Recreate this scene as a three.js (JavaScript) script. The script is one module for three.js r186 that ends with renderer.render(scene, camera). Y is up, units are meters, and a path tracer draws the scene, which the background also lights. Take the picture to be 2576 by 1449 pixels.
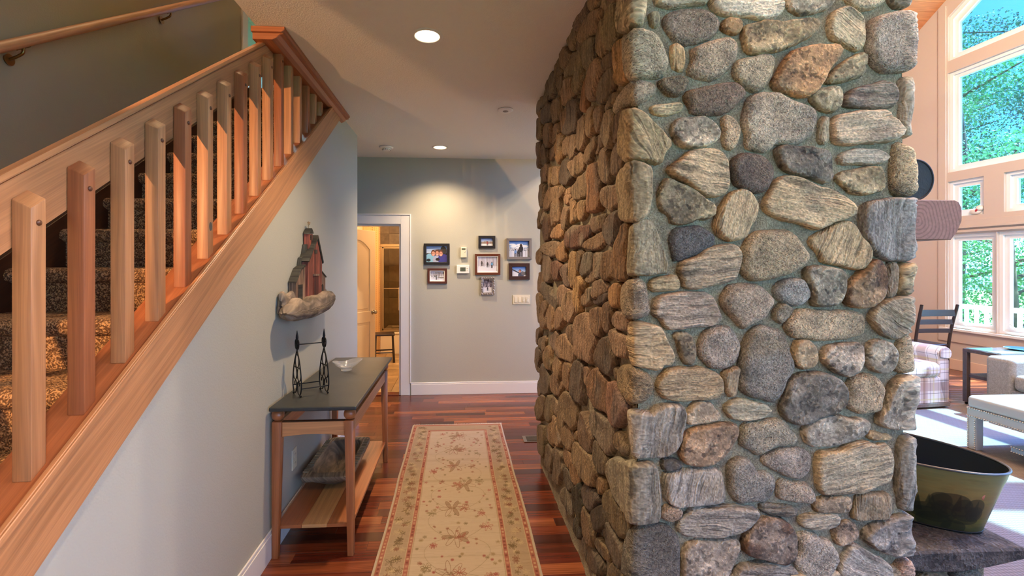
import * as THREE from 'three';
import { Sky } from 'three/addons/objects/Sky.js';
import { RoundedBoxGeometry } from 'three/addons/geometries/RoundedBoxGeometry.js';
import { RectAreaLightUniformsLib } from 'three/addons/lights/RectAreaLightUniformsLib.js';
import { mergeGeometries, mergeVertices, toCreasedNormals } from 'three/addons/utils/BufferGeometryUtils.js';

// ---------------------------------------------------------------- camera, sky, sun, exposure
const scene = new THREE.Scene();
const FOCAL = 1145, VX = 1226, VY = 665, EYE = 1.53;          // focal length and principal point in pixels of the 2576 x 1449 frame
const camera = new THREE.PerspectiveCamera(2 * Math.atan(724.5 / FOCAL) * 180 / Math.PI, 2576 / 1449, 0.05, 200);
camera.position.set(0, EYE, 0);
camera.rotation.y = -Math.atan((VX - 1154) / FOCAL);
camera.setViewOffset(2576, 1449, 1288 - VX, 724.5 - VY, 2576, 1449);
const renderer = new THREE.WebGLRenderer({ antialias: true });
renderer.toneMapping = THREE.LinearToneMapping;
renderer.toneMappingExposure = 1.8;
renderer.shadowMap.enabled = true;
RectAreaLightUniformsLib.init();
const SUN_DIR = new THREE.Vector3(1, 1.75, 0.1).normalize();
const sky = new Sky();
sky.scale.setScalar(1000);
sky.material.uniforms.turbidity.value = 10;
sky.material.uniforms.rayleigh.value = 0.22;
sky.material.uniforms.sunPosition.value.copy(SUN_DIR);
scene.add(sky);
scene.environmentIntensity = 3.4;
const sun = new THREE.DirectionalLight(0xffeed2, 30);
sun.position.copy(SUN_DIR).multiplyScalar(30).add(new THREE.Vector3(5, 0, -3));
sun.target.position.set(5, 0, -3);
sun.castShadow = true;
Object.assign(sun.shadow.camera, { left: -16, right: 16, top: 16, bottom: -16, near: 1, far: 80 });
sun.shadow.mapSize.set(2048, 2048);
scene.add(sun, sun.target);

// ---------------------------------------------------------------- helpers
let seedState = 1;
function seed(n) { seedState = (n * 2654435761) >>> 0 || 1; }
function rnd() { seedState = (seedState + 0x6D2B79F5) >>> 0; let t = seedState; t = Math.imul(t ^ (t >>> 15), t | 1); t ^= t + Math.imul(t ^ (t >>> 7), t | 61); return ((t ^ (t >>> 14)) >>> 0) / 4294967296; }
const rr = (a, b) => a + (b - a) * rnd();
const pick = (a) => a[Math.floor(rnd() * a.length)];
const clamp = (x, a = 0, b = 1) => Math.min(b, Math.max(a, x));
const mix = (a, b, t) => a + (b - a) * t;
const smooth = (a, b, x) => { const t = clamp((x - a) / (b - a)); return t * t * (3 - 2 * t); };
function hash(x, y, z) { let h = Math.imul(x, 374761393) + Math.imul(y, 668265263) + Math.imul(z, 2147483647 - 1274126177); h = Math.imul(h ^ (h >>> 13), 1274126177); return ((h ^ (h >>> 16)) >>> 0) / 4294967296; }
function vnoise(x, y, px, py, s) {                              // periodic value noise, 0..1
  const xi = Math.floor(x), yi = Math.floor(y), fx = x - xi, fy = y - yi, u = fx * fx * (3 - 2 * fx), v = fy * fy * (3 - 2 * fy);
  const a = ((xi % px) + px) % px, b = (a + 1) % px, c = ((yi % py) + py) % py, d = (c + 1) % py;
  return mix(mix(hash(a, c, s), hash(b, c, s), u), mix(hash(a, d, s), hash(b, d, s), u), v);
}
function fbm(u, v, fx, fy, oct, s) { let t = 0, a = 0.5, n = 0; for (let i = 0; i < oct; i++) { t += a * vnoise(u * fx, v * fy, fx, fy, s + i); n += a; a *= 0.5; fx *= 2; fy *= 2; } return t / n; }
function noise3(x, y, z, s = 0) {
  const xi = Math.floor(x), yi = Math.floor(y), zi = Math.floor(z), f = (t) => t * t * (3 - 2 * t), u = f(x - xi), v = f(y - yi), w = f(z - zi);
  const h = (i, j, k) => hash(xi + i, (yi + j) * 31 + (zi + k) * 1009, s);
  return mix(mix(mix(h(0, 0, 0), h(1, 0, 0), u), mix(h(0, 1, 0), h(1, 1, 0), u), v), mix(mix(h(0, 0, 1), h(1, 0, 1), u), mix(h(0, 1, 1), h(1, 1, 1), u), v), w) * 2 - 1;
}
function dtex(w, h, fn, srgb = true) {
  const d = new Uint8Array(w * h * 4);
  for (let j = 0; j < h; j++) for (let i = 0; i < w; i++) { const c = fn(i / w, j / h), k = (j * w + i) * 4; d[k] = clamp(c[0]) * 255; d[k + 1] = clamp(c[1]) * 255; d[k + 2] = clamp(c[2]) * 255; d[k + 3] = 255; }
  const t = new THREE.DataTexture(d, w, h); t.wrapS = t.wrapT = THREE.RepeatWrapping; t.magFilter = THREE.LinearFilter; t.minFilter = THREE.LinearMipmapLinearFilter; t.generateMipmaps = true;
  if (srgb) t.colorSpace = THREE.SRGBColorSpace;
  t.needsUpdate = true; return t;
}
const gray = (v) => [v, v, v];
function ctex(w, h, draw) {
  const c = document.createElement('canvas'); c.width = w; c.height = h; draw(c.getContext('2d'), w, h);
  const t = new THREE.CanvasTexture(c); t.colorSpace = THREE.SRGBColorSpace; t.wrapS = t.wrapT = THREE.RepeatWrapping; return t;
}
function rep(t, x, y) { const c = t.clone(); c.repeat.set(x, y); c.needsUpdate = true; return c; }
const std = (o) => new THREE.MeshStandardMaterial({ roughness: 0.7, ...o });
const phys = (o) => new THREE.MeshPhysicalMaterial({ roughness: 0.5, ...o });
const taken = {};
function numbered(n) { const k = taken[n] = (taken[n] ?? -1) + 1; return k ? n + '_' + String(k).padStart(3, '0') : n; }
function show(m) { m.castShadow = m.receiveShadow = true; return m; }
function tag(o, label, category, group) { o.userData.label = label; o.userData.category = category; if (group) o.userData.group = group; return o; }
function thing(name, label, category, pos = [0, 0, 0], turn = 0, group) { const g = new THREE.Group(); g.name = numbered(name); g.position.set(...pos); g.rotation.y = turn; tag(g, label, category, group); scene.add(g); return g; }
function part(parent, name, geo, mat) { const m = show(new THREE.Mesh(Array.isArray(geo) ? join(geo) : geo, mat)); m.name = name; parent.add(m); return m; }
function one(name, label, category, geo, mat, group) { const m = part(scene, numbered(name), geo, mat); return tag(m, label, category, group); }
function struct(name, geo, mat) { const m = part(scene, name, geo, mat); m.userData.kind = 'structure'; return m; }
function structGroup(name) { const g = new THREE.Group(); g.name = name; g.userData.kind = 'structure'; scene.add(g); return g; }
function join(list) {
  list = list.map((g) => { g = g.index ? g.toNonIndexed() : g; for (const k of Object.keys(g.attributes)) if (!['position', 'normal', 'uv', 'color'].includes(k)) g.deleteAttribute(k); if (!g.attributes.uv) g.setAttribute('uv', new THREE.BufferAttribute(new Float32Array(g.attributes.position.count * 2), 2)); return g; });
  return list.length === 1 ? list[0] : mergeGeometries(list);
}
// uv in metres by the face's main direction; grain = axis the u direction follows
function uvm(geo, grain = 'x', off = [0, 0]) {
  const g = geo.index ? geo.toNonIndexed() : geo, p = g.attributes.position, uv = new Float32Array(p.count * 2), gi = 'xyz'.indexOf(grain);
  const a = new THREE.Vector3(), b = new THREE.Vector3(), c = new THREE.Vector3();
  for (let i = 0; i < p.count; i += 3) {
    a.fromBufferAttribute(p, i); b.fromBufferAttribute(p, i + 1); c.fromBufferAttribute(p, i + 2);
    b.sub(a); c.sub(a); b.cross(c); const n = [Math.abs(b.x), Math.abs(b.y), Math.abs(b.z)]; let k = 0; if (n[1] > n[k]) k = 1; if (n[2] > n[k]) k = 2;
    let ui = gi, vi; if (k === gi) { ui = (k + 1) % 3; vi = (k + 2) % 3; } else vi = 3 - k - gi;
    for (let j = 0; j < 3; j++) { const q = [p.getX(i + j), p.getY(i + j), p.getZ(i + j)]; uv[(i + j) * 2] = q[ui] + off[0]; uv[(i + j) * 2 + 1] = q[vi] + off[1]; }
  }
  g.setAttribute('uv', new THREE.BufferAttribute(uv, 2)); return g;
}
// box by bounds with softened edges
function bx(x0, x1, y0, y1, z0, z1, r = 0.003, grain = 'x') {
  const w = x1 - x0, h = y1 - y0, d = z1 - z0, rad = Math.min(r, w / 2.2, h / 2.2, d / 2.2);
  const g = r > 0 ? new RoundedBoxGeometry(w, h, d, 1, rad) : new THREE.BoxGeometry(w, h, d);
  g.translate((x0 + x1) / 2, (y0 + y1) / 2, (z0 + z1) / 2); return uvm(g, grain, [rnd() * 3, rnd() * 3]);
}
const V = (x, y, z) => new THREE.Vector3(x, y, z);
function tube(pts, r, seg = 24, rs = 8, closed = false) { return new THREE.TubeGeometry(new THREE.CatmullRomCurve3(pts, closed, 'centripetal'), seg, r, rs, closed); }
function rod(a, b, r0, r1 = r0, n = 10) { const d = b.clone().sub(a), g = new THREE.CylinderGeometry(r1, r0, d.length(), n); g.applyQuaternion(new THREE.Quaternion().setFromUnitVectors(V(0, 1, 0), d.clone().normalize())); g.translate((a.x + b.x) / 2, (a.y + b.y) / 2, (a.z + b.z) / 2); return g; }
function ball(x, y, z, r, n = 14) { return new THREE.SphereGeometry(r, n, Math.round(n * 0.7)).translate(x, y, z); }
function lathe(pts, n = 32) { return new THREE.LatheGeometry(pts.map(([x, y]) => new THREE.Vector2(x, y)), n); }
function shape(pts) { const s = new THREE.Shape(); pts.forEach(([x, y], i) => i ? s.lineTo(x, y) : s.moveTo(x, y)); s.closePath(); return s; }
// outline given in (z, y), thickness along x from x0 to x1
function slabZY(pts, x0, x1, bev = 0.002, holes = []) {
  const s = shape(pts.map(([z, y]) => [-z, y])); for (const h of holes) s.holes.push(new THREE.Path(h.map(([z, y]) => new THREE.Vector2(-z, y))));
  const g = new THREE.ExtrudeGeometry(s, { depth: x1 - x0 - 2 * bev, bevelEnabled: bev > 0, bevelThickness: bev, bevelSize: bev, bevelOffset: -bev, bevelSegments: 1 });
  g.rotateY(Math.PI / 2); g.translate(x0 + bev, 0, 0); return g;
}
// outline given in (x, y), thickness along z from z0 to z1
function slabXY(pts, z0, z1, bev = 0.002, holes = []) {
  const s = shape(pts); for (const h of holes) s.holes.push(new THREE.Path(h.map(([x, y]) => new THREE.Vector2(x, y))));
  const g = new THREE.ExtrudeGeometry(s, { depth: z1 - z0 - 2 * bev, bevelEnabled: bev > 0, bevelThickness: bev, bevelSize: bev, bevelOffset: -bev, bevelSegments: 1 });
  g.translate(0, 0, z0 + bev); return g;
}
const rect = (a, b, c, d) => [[a, c], [b, c], [b, d], [a, d]];
const hex = (h) => new THREE.Color('#' + h);
// ---------------------------------------------------------------- textures (what surfaces are made of)
const T = {};
T.granite = dtex(512, 512, (u, v) => { const a = fbm(u, v, 64, 64, 3, 1), b = fbm(u, v, 8, 8, 4, 9), s = vnoise(u * 170, v * 170, 170, 170, 5); return gray(0.72 + (a - 0.5) * 0.5 + (b - 0.5) * 0.35 + (s > 0.8 ? 0.16 : s < 0.16 ? -0.26 : 0)); });
T.gneiss = dtex(512, 512, (u, v) => { const w = fbm(u, v, 3, 5, 3, 20) * 0.09, a = fbm(u, v + w, 4, 44, 4, 22), b = fbm(u, v + w, 8, 120, 2, 27), c = fbm(u, v, 48, 64, 2, 31), k = smooth(0.66, 0.74, fbm(u, v + w, 2, 30, 2, 35)); return gray(0.76 + (a - 0.5) * 0.36 + (b - 0.5) * 0.16 + (c - 0.5) * 0.34 - k * 0.16); });
T.mottle = dtex(512, 512, (u, v) => { const a = fbm(u, v, 6, 6, 5, 41), b = fbm(u, v, 40, 40, 3, 47), c = fbm(u, v, 12, 14, 3, 53); return gray(0.72 + (a - 0.5) * 0.6 + (b - 0.5) * 0.45 - smooth(0.62, 0.7, c) * 0.2 + smooth(0.7, 0.8, b) * 0.1); });
T.mortar = dtex(512, 512, (u, v) => { const a = fbm(u, v, 120, 120, 2, 61), b = fbm(u, v, 7, 7, 4, 66); return [0.80 + (a - 0.5) * 0.4 + (b - 0.5) * 0.3, 0.79 + (a - 0.5) * 0.4 + (b - 0.5) * 0.3, 0.76 + (a - 0.5) * 0.4 + (b - 0.5) * 0.28]; });
// straight grain, 1 m by 0.25 m
const grain = (r, s, amt = 1) => dtex(1024, 256, (u, v) => { const w = fbm(u, v, 2, 3, 3, s) * 0.12, a = fbm(u, v + w, 2, 34, 3, s + 4), b = fbm(u, v + w * 0.4, 10, 128, 2, s + 9), c = fbm(u, v, 3, 4, 3, s + 13); const k = 1 + amt * ((a - 0.5) * 0.34 + (b - 0.5) * 0.22 + (c - 0.5) * 0.22); return [r[0] * k, r[1] * (k * 0.9 + 0.1 * k * k), r[2] * (k * 0.8 + 0.2 * k * k)]; });
T.fir = grain([0.9, 0.88, 0.86], 70, 0.65);
T.floor = grain([0.86, 0.84, 0.82], 90, 1.25);
T.barn = dtex(256, 512, (u, v) => { const a = fbm(u, v, 42, 3, 3, 110), b = fbm(u, v, 6, 5, 3, 114), k = 0.78 + (a - 0.5) * 0.7 + (b - 0.5) * 0.3; const seam = Math.abs((u * 6) % 1 - 0.5) > 0.47 ? 0.55 : 1; return gray(k * seam); });
T.drift = dtex(512, 256, (u, v) => { const w = fbm(u, v, 2, 2, 2, 120) * 0.2, a = fbm(u, v + w, 4, 26, 4, 122), b = fbm(u, v, 9, 9, 3, 126); return gray(0.75 + (a - 0.5) * 0.7 + (b - 0.5) * 0.35); });
T.plaster = dtex(256, 256, (u, v) => gray(0.5 + (fbm(u, v, 48, 48, 2, 130) - 0.5)), false);
T.carpet = dtex(512, 512, (u, v) => { const a = vnoise(u * 110, v * 110, 110, 110, 140), b = vnoise(u * 70, v * 70, 70, 70, 141), k = smooth(0.3, 0.75, a * 0.6 + b * 0.4); return [mix(0.4, 0.86, k), mix(0.32, 0.77, k), mix(0.25, 0.65, k)]; });
T.slate = dtex(512, 512, (u, v) => { const a = fbm(u, v, 6, 6, 5, 150), b = fbm(u, v, 60, 60, 2, 156); return [0.80 + (a - 0.5) * 0.35 + (b - 0.5) * 0.1, 0.82 + (a - 0.5) * 0.33 + (b - 0.5) * 0.1, 0.84 + (a - 0.5) * 0.3 + (b - 0.5) * 0.1]; });
T.weave = dtex(128, 128, (u, v) => { const x = u * 8, y = v * 8, i = Math.floor(x) + Math.floor(y), fx = x % 1 - 0.5, fy = y % 1 - 0.5; const k = i % 2 ? 1 - 1.6 * fy * fy : 1 - 1.6 * fx * fx; const n = (i % 2 ? Math.abs(fx) : Math.abs(fy)) > 0.4 ? 0.7 : 1; return gray(0.55 + 0.42 * k * n); });
T.linen = dtex(256, 256, (u, v) => gray(0.84 + (vnoise(u * 128, v * 16, 128, 16, 160) - 0.5) * 0.18 + (vnoise(u * 16, v * 128, 16, 128, 161) - 0.5) * 0.18));
T.tileStone = dtex(256, 256, (u, v) => { const a = fbm(u, v, 5, 5, 4, 170), b = fbm(u, v, 24, 24, 2, 175); return [0.82 + (a - 0.5) * 0.35 + (b - 0.5) * 0.12, 0.8 + (a - 0.5) * 0.38 + (b - 0.5) * 0.12, 0.76 + (a - 0.5) * 0.42 + (b - 0.5) * 0.12]; });
T.hammered = dtex(256, 256, (u, v) => gray(0.5 + (fbm(u, v, 30, 30, 2, 180) - 0.5) * 0.8), false);
T.leafy = dtex(128, 128, (u, v) => { const a = fbm(u, v, 6, 6, 3, 190); return gray(0.75 + (a - 0.5) * 0.6); });
T.rings = dtex(512, 512, (u, v) => { const x = u - 0.5, y = v - 0.5, a = Math.atan2(y, x), r = Math.hypot(x, y) * (1 + 0.05 * Math.sin(a * 3 + 1) + 0.03 * Math.sin(a * 5)) + (fbm(u, v, 6, 6, 3, 200) - 0.5) * 0.012; const k = Math.pow(0.5 + 0.5 * Math.sin(r * 150), 3); const crack = Math.abs(x + 0.05 + y * 0.12) < 0.006 && y < -0.28 ? 0.35 : 1; const n = fbm(u, v, 50, 50, 2, 205); return gray((0.86 - 0.14 * k + (n - 0.5) * 0.12) * crack); });
for (const t of [T.fir, T.floor]) t.repeat.set(1, 4);
for (const t of [T.granite, T.gneiss, T.mottle]) t.repeat.set(3, 3);
T.mortar.repeat.set(2.2, 2.2); T.carpet.repeat.set(2.8, 2.8); T.slate.repeat.set(1.6, 1.6); T.plaster.repeat.set(4, 4); T.linen.repeat.set(6, 6);
// ---------------------------------------------------------------- materials
const stoneMat = (t) => std({ map: t, bumpMap: t, bumpScale: 0.006, roughness: 0.86, vertexColors: true });
const M = {
  granite: stoneMat(T.granite), gneiss: stoneMat(T.gneiss), mottle: stoneMat(T.mottle),
  mortar: std({ map: T.mortar, bumpMap: T.mortar, bumpScale: 0.004, color: 0xb9ad92, roughness: 0.95 }),
  wall: std({ color: 0xaeab9d, roughness: 0.72, bumpMap: T.plaster, bumpScale: 0.0004 }),
  ceiling: std({ color: 0xe0dad0, roughness: 0.85, bumpMap: T.plaster, bumpScale: 0.0012 }),
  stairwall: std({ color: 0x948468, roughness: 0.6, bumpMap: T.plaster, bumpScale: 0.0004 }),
  salmon: std({ color: 0xcbbdb2, roughness: 0.75, bumpMap: T.plaster, bumpScale: 0.0004 }),
  trim: std({ color: 0xdedad6, roughness: 0.38 }),
  winframe: std({ color: 0xeaecec, roughness: 0.35 }),
  fir: phys({ map: T.fir, color: 0xc48a5c, roughness: 0.48, clearcoat: 0.12, clearcoatRoughness: 0.4 }),
  firRed: phys({ map: T.fir, color: 0xab663e, roughness: 0.48, clearcoat: 0.12, clearcoatRoughness: 0.4 }),
  table: phys({ map: T.fir, color: 0xa9683e, roughness: 0.38, clearcoat: 0.25, clearcoatRoughness: 0.3 }),
  tableLight: phys({ map: T.fir, color: 0xc98f5e, roughness: 0.42, clearcoat: 0.2, clearcoatRoughness: 0.3 }),
  darkwood: std({ map: T.fir, color: 0x4a2c1a, roughness: 0.45 }),
  slate: std({ map: T.slate, color: 0x3d3e3b, roughness: 0.42, bumpMap: T.slate, bumpScale: 0.0006 }),
  iron: std({ color: 0x1d1b19, roughness: 0.5, metalness: 0.6 }),
  brass: std({ color: 0x8a6a3c, roughness: 0.3, metalness: 0.95 }),
  nickel: std({ color: 0xa9a195, roughness: 0.25, metalness: 0.95 }),
  carpet: std({ map: T.carpet, bumpMap: T.carpet, bumpScale: 0.004, color: 0xd8c2a8, roughness: 1 }),
  white: std({ color: 0xe6e2da, roughness: 0.5 }),
  almond: std({ color: 0xd9d0b6, roughness: 0.45 }),
  pane: phys({ color: 0xd2eaf2, roughness: 0.02, transmission: 1, thickness: 0, ior: 1.5 }),
  paneBlue: phys({ color: 0xb6dcf2, roughness: 0.02, transmission: 1, thickness: 0, ior: 1.5 }),
  cleaned: phys({ color: 0xffffff, roughness: 0.2, transmission: 0.9, thickness: 0, ior: 1.6 }),
  barnRed: std({ map: T.barn, bumpMap: T.barn, bumpScale: 0.002, color: 0xa65a48, roughness: 0.85 }),
  barnGrey: std({ map: T.barn, bumpMap: T.barn, bumpScale: 0.002, color: 0xa8846c, roughness: 0.88 }),
  barnDark: std({ map: T.barn, bumpMap: T.barn, bumpScale: 0.002, color: 0x4f4a40, roughness: 0.9 }),
  drift: std({ map: T.drift, bumpMap: T.drift, bumpScale: 0.005, color: 0xa8937e, roughness: 0.9 }),
  bowlwood: std({ map: T.drift, bumpMap: T.drift, bumpScale: 0.002, color: 0xa8967e, roughness: 0.8 }),
  cedar: phys({ map: T.fir, color: 0xd98f62, roughness: 0.4, clearcoat: 0.3, clearcoatRoughness: 0.3 }),
  bathWall: std({ color: 0xcbb79a, roughness: 0.7 }),
  bathTile: std({ map: T.tileStone, color: 0xb79f80, roughness: 0.4 }),
  tub: std({ color: 0xe4d3b8, roughness: 0.2 }),
  doorPaint: std({ color: 0xe2cda8, roughness: 0.42 }),
  sofa: std({ map: T.linen, color: 0xb4aba4, roughness: 0.95 }),
  leather: phys({ color: 0xb9bec0, roughness: 0.38, clearcoat: 0.2, clearcoatRoughness: 0.4 }),
  nail: std({ color: 0xd8d8d4, roughness: 0.2, metalness: 1 }),
  wicker: std({ map: rep(T.weave, 10, 10), bumpMap: rep(T.weave, 10, 10), bumpScale: 0.004, color: 0x5a4a48, roughness: 0.6 }),
  espresso: std({ map: T.fir, color: 0x3a2c28, roughness: 0.35 }),
  darkPeg: std({ color: 0x6a3f26, roughness: 0.35 }), knot: std({ color: 0x54504c, roughness: 0.6 }),
  shelfSap: phys({ map: T.fir, color: 0xc89a66, roughness: 0.4, clearcoat: 0.2, clearcoatRoughness: 0.3 }), bowlRib: std({ map: T.drift, color: 0xbba888, roughness: 0.8 }), barnRed2: std({ map: T.barn, color: 0x7a3428, roughness: 0.85 }),
  lcd: std({ color: 0x59604f, roughness: 0.25 }), greyPlastic: std({ color: 0x8a8682, roughness: 0.5 }), cleanPane: phys({ color: 0xffffff, roughness: 0.03, transmission: 1, thickness: 0, ior: 1.3 }),
  canTrim: std({ color: 0xd8d2c8, roughness: 0.5 }), canWhite: std({ color: 0xece6d6, roughness: 0.35 }), bulb: std({ color: 0xffffff, emissive: 0xffe8c4, emissiveIntensity: 5, roughness: 0.5 }),
  champagne: std({ color: 0xb8a27c, roughness: 0.3, metalness: 0.8 }), showerGlass: phys({ color: 0xe8e4d8, roughness: 0.12, transmission: 1, thickness: 0, ior: 1.45 }), globe: std({ color: 0xfff2dc, emissive: 0xffcf8a, emissiveIntensity: 3, roughness: 0.6 }),
  castIron: std({ color: 0x2b2b2b, roughness: 0.55, metalness: 0.4, bumpMap: T.hammered, bumpScale: 0.001 }), blueLeather: phys({ color: 0x8ea6bf, roughness: 0.35 }), tealGlass: phys({ color: 0x9fc4c0, roughness: 0.06, metalness: 0.1 }), blueGlass: phys({ color: 0x5f93b8, roughness: 0.1 }), honey: phys({ map: T.fir, color: 0xd8854a, roughness: 0.35 }),
  candle: std({ color: 0xfff0d8, emissive: 0xffcf94, emissiveIntensity: 4, roughness: 0.5 }),
  hallFloors: [0x6e3320, 0x7d3c24, 0x5c2919, 0x8e4b2d, 0x6a2d1e, 0xa25c38, 0x4f2418].map((c) => phys({ map: T.floor, color: c, roughness: 0.27, clearcoat: 0.35, clearcoatRoughness: 0.18 })),
};
const LAMP = 10;
const BATH = 7;
const CANDLE = 7;
const FOYER = 26;
const STAIR = 3;
// ---------------------------------------------------------------- the setting
const CEIL = 2.78, UP = 3.134, XW = -0.985, ZB = -5.38, XS = -1.85, SL = 0.705;      // hall ceiling, upper floor, left wall, back wall, stair wall, stair slope
const CX = 0.628, CZ = -1.562, CWD = 0.987, CBACK = -3.47;                           // chimney mortar corner, width, rear
const WX = 7.2;                                                                     // window wall
const roofY = (z) => 5.165 + SLR * (Math.min(z, -4.8 - z) + 6.738);
const SLR = 0.632;
// subfloor under everything, then boards
struct('floor', bx(-4.2, WX + 0.2, -0.2, -0.0185, -9.2, 3.4, 0), std({ color: 0x3a1a10, roughness: 0.8 }));
{
  seed(11);
  const W = 0.0826, LEN = [0.32, 0.41, 0.5, 0.58, 0.67, 0.76, 0.86, 0.95];
  const cut = (l, w, off) => { const b = 0.0009, h = 0.018, g = new THREE.BufferGeometry(), a = [-l / 2, l / 2, -w / 2, w / 2], i = [a[0] + b, a[1] - b, a[2] + b, a[3] - b]; const P = [], U = []; const q = (A, B, C, D) => { for (const p of [A, B, C, A, C, D]) { P.push(...p); U.push(p[0] + off, p[2] + off * 1.7); } };
    const t = (x, z) => [x, 0, z], m = (x, z) => [x, -b, z], lo = (x, z) => [x, -h, z];
    q(t(i[0], i[3]), t(i[1], i[3]), t(i[1], i[2]), t(i[0], i[2]));
    const o = [[a[0], a[3]], [a[1], a[3]], [a[1], a[2]], [a[0], a[2]]], n = [[i[0], i[3]], [i[1], i[3]], [i[1], i[2]], [i[0], i[2]]];
    for (let k = 0; k < 4; k++) { const e = (k + 1) % 4; q(m(...o[k]), m(...o[e]), t(...n[e]), t(...n[k])); q(lo(...o[k]), lo(...o[e]), m(...o[e]), m(...o[k])); }
    g.setAttribute('position', new THREE.Float32BufferAttribute(P, 3)); g.setAttribute('uv', new THREE.Float32BufferAttribute(U, 2)); g.computeVertexNormals(); return g; };
  const stock = LEN.flatMap((l, i) => [0, 1].map((k) => ({ l, g: cut(l - 0.0004, W - 0.0004, i * 0.37 + k * 0.61) })));
  const boards = [], hall = scene.getObjectByName('floor');
  for (let k = 0; k < 150; k++) {
    const z = ZB + 0.02 + W * (k + 0.5); if (z > 3.1) break;
    const visible = z < -1.75, x1 = z < CBACK - 0.06 ? 2.3 : 0.66;
    for (let x = XW - rr(0.0, 0.8), end = visible ? x1 : 0.66; x < end;) { const s = pick(stock); boards.push({ s, x: x + s.l / 2, z, visible }); x += s.l; }
  }
  const near = boards.filter((b) => b.visible && b.x + b.s.l / 2 > XW - 0.02 && b.x - b.s.l / 2 < 1.35 && (b.z < CBACK || b.x - b.s.l / 2 < 0.63)).slice(-296), set = new Set(near);
  let n = 0;
  for (const b of near) { const m = part(hall, n ? 'plank_' + String(n).padStart(3, '0') : 'plank', b.s.g, pick(M.hallFloors)); m.position.set(b.x, 0, b.z); n++; }
  const rest = M.hallFloors.map(() => []);
  for (const b of boards) if (!set.has(b)) rest[Math.floor(rnd() * rest.length)].push(b.s.g.clone().translate(b.x, 0, b.z));
  for (let k = 0; k < 165; k++) { const z = -7.75 + W * (k + 0.5); if (z > 3.1) break; for (let x = (z < ZB ? 2.3 : z < CBACK - 0.06 ? 3.2 : 1.7) - rr(0, 0.6); x < WX;) { const s = pick(stock); if (!(z > -4.65 && x > 1.9 && x + s.l < 6.9) && !(z > ZB && z < CBACK - 0.06 && x < 2.4)) rest[Math.floor(rnd() * rest.length)].push(s.g.clone().translate(x + s.l / 2, 0, z)); x += s.l; } }
  rest.forEach((r, i) => { if (!r.length) return; const m = part(hall, 'planks', mergeGeometries(r), M.hallFloors[i]); m.userData.kind = 'stuff'; });
}
// left wall below the stairs (end at z = -4.54)
struct('wall_left', uvm(slabZY([[0.0, -0.018], [-4.5, -0.018], [-4.5, CEIL + 0.02], [-3.9, CEIL + 0.02], [0.0, 0.05]], XW - 0.12, XW, 0), 'z'), M.wall);
// wall behind the photographs, with the bathroom door opening
const DX0 = -1.45, DX1 = -0.676, DH = 2.0;
struct('wall_back', uvm(slabXY([[-4.2, -0.018], [DX0, -0.018], [DX0, DH], [DX1, DH], [DX1, -0.018], [2.32, -0.018], [2.32, CEIL + 0.02], [-4.2, CEIL + 0.02]], ZB - 0.12, ZB, 0), 'x'), M.wall);
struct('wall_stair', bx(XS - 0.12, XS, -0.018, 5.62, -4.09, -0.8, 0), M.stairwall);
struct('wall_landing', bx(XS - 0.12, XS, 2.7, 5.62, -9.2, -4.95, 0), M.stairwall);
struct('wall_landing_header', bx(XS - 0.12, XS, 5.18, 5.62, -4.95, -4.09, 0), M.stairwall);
struct('wall_under_stair', bx(XS - 0.12, XS, -0.018, 2.78, -5.5, -4.09, 0), M.wall);
function pane(g, name, x0, x1, y0, y1, z0, z1) { return part(g, name, new THREE.BoxGeometry(x1 - x0, y1 - y0, z1 - z0).translate((x0 + x1) / 2, (y0 + y1) / 2, (z0 + z1) / 2), M.pane); }
// hall ceiling is the underside of the upper floor
const HOLES = [[-0.172, -2.507], [-0.199, -4.884], [-0.17, -0.13], [-3.0, 1.6]];           // where the recessed lights sit
function ceilingPlate(x0, x1, z0, z1) {
  const s = shape([[x0, -z0], [x1, -z0], [x1, -z1], [x0, -z1]]);
  for (const [x, z] of HOLES) if (x > x0 && x < x1 && z > z0 && z < z1) { const h = new THREE.Path(); h.absarc(x, -z, 0.069, 0, 6.28319, true); s.holes.push(h); }
  return uvm(new THREE.ExtrudeGeometry(s, { depth: 0.09, bevelEnabled: false, curveSegments: 32 }).rotateX(-Math.PI / 2).translate(0, CEIL, 0), 'x');
}
struct('ceiling', [ceilingPlate(-1.06, 0.66, ZB - 0.12, 3.2), ceilingPlate(-4.2, -1.06, 0.9, 3.2), ...[bx(-1.06, 0.66, CEIL + 0.09, UP, ZB - 0.12, 3.2, 0), bx(0.66, 1.3, CEIL, UP, ZB - 0.12, CBACK - 0.02, 0), bx(XS, -1.06, CEIL, UP - 0.03, -9.2, -4.27, 0), bx(-4.2, -1.06, CEIL + 0.09, UP, 0.9, 3.2, 0)]], M.ceiling);
struct('floor_landing', bx(XS, -1.06, UP - 0.03, UP, -9.2, -4.255, 0.005), M.carpet);
struct('ceiling_upper', [bx(XS - 0.12, 0.66, 5.6, 5.72, -9.2, 3.2, 0), bx(-4.2, XS - 0.12, 5.6, 5.72, -0.92, 3.2, 0), bx(-3.6, XS - 0.12, 5.6, 5.72, -9.2, -6.6, 0), bx(-3.6, XS - 0.12, 5.6, 5.72, -3.4, -0.92, 0), bx(-3.6, -3.3, 5.6, 5.72, -6.6, -3.4, 0), bx(-2.3, XS - 0.12, 5.6, 5.72, -6.6, -3.4, 0)], M.ceiling);
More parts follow.
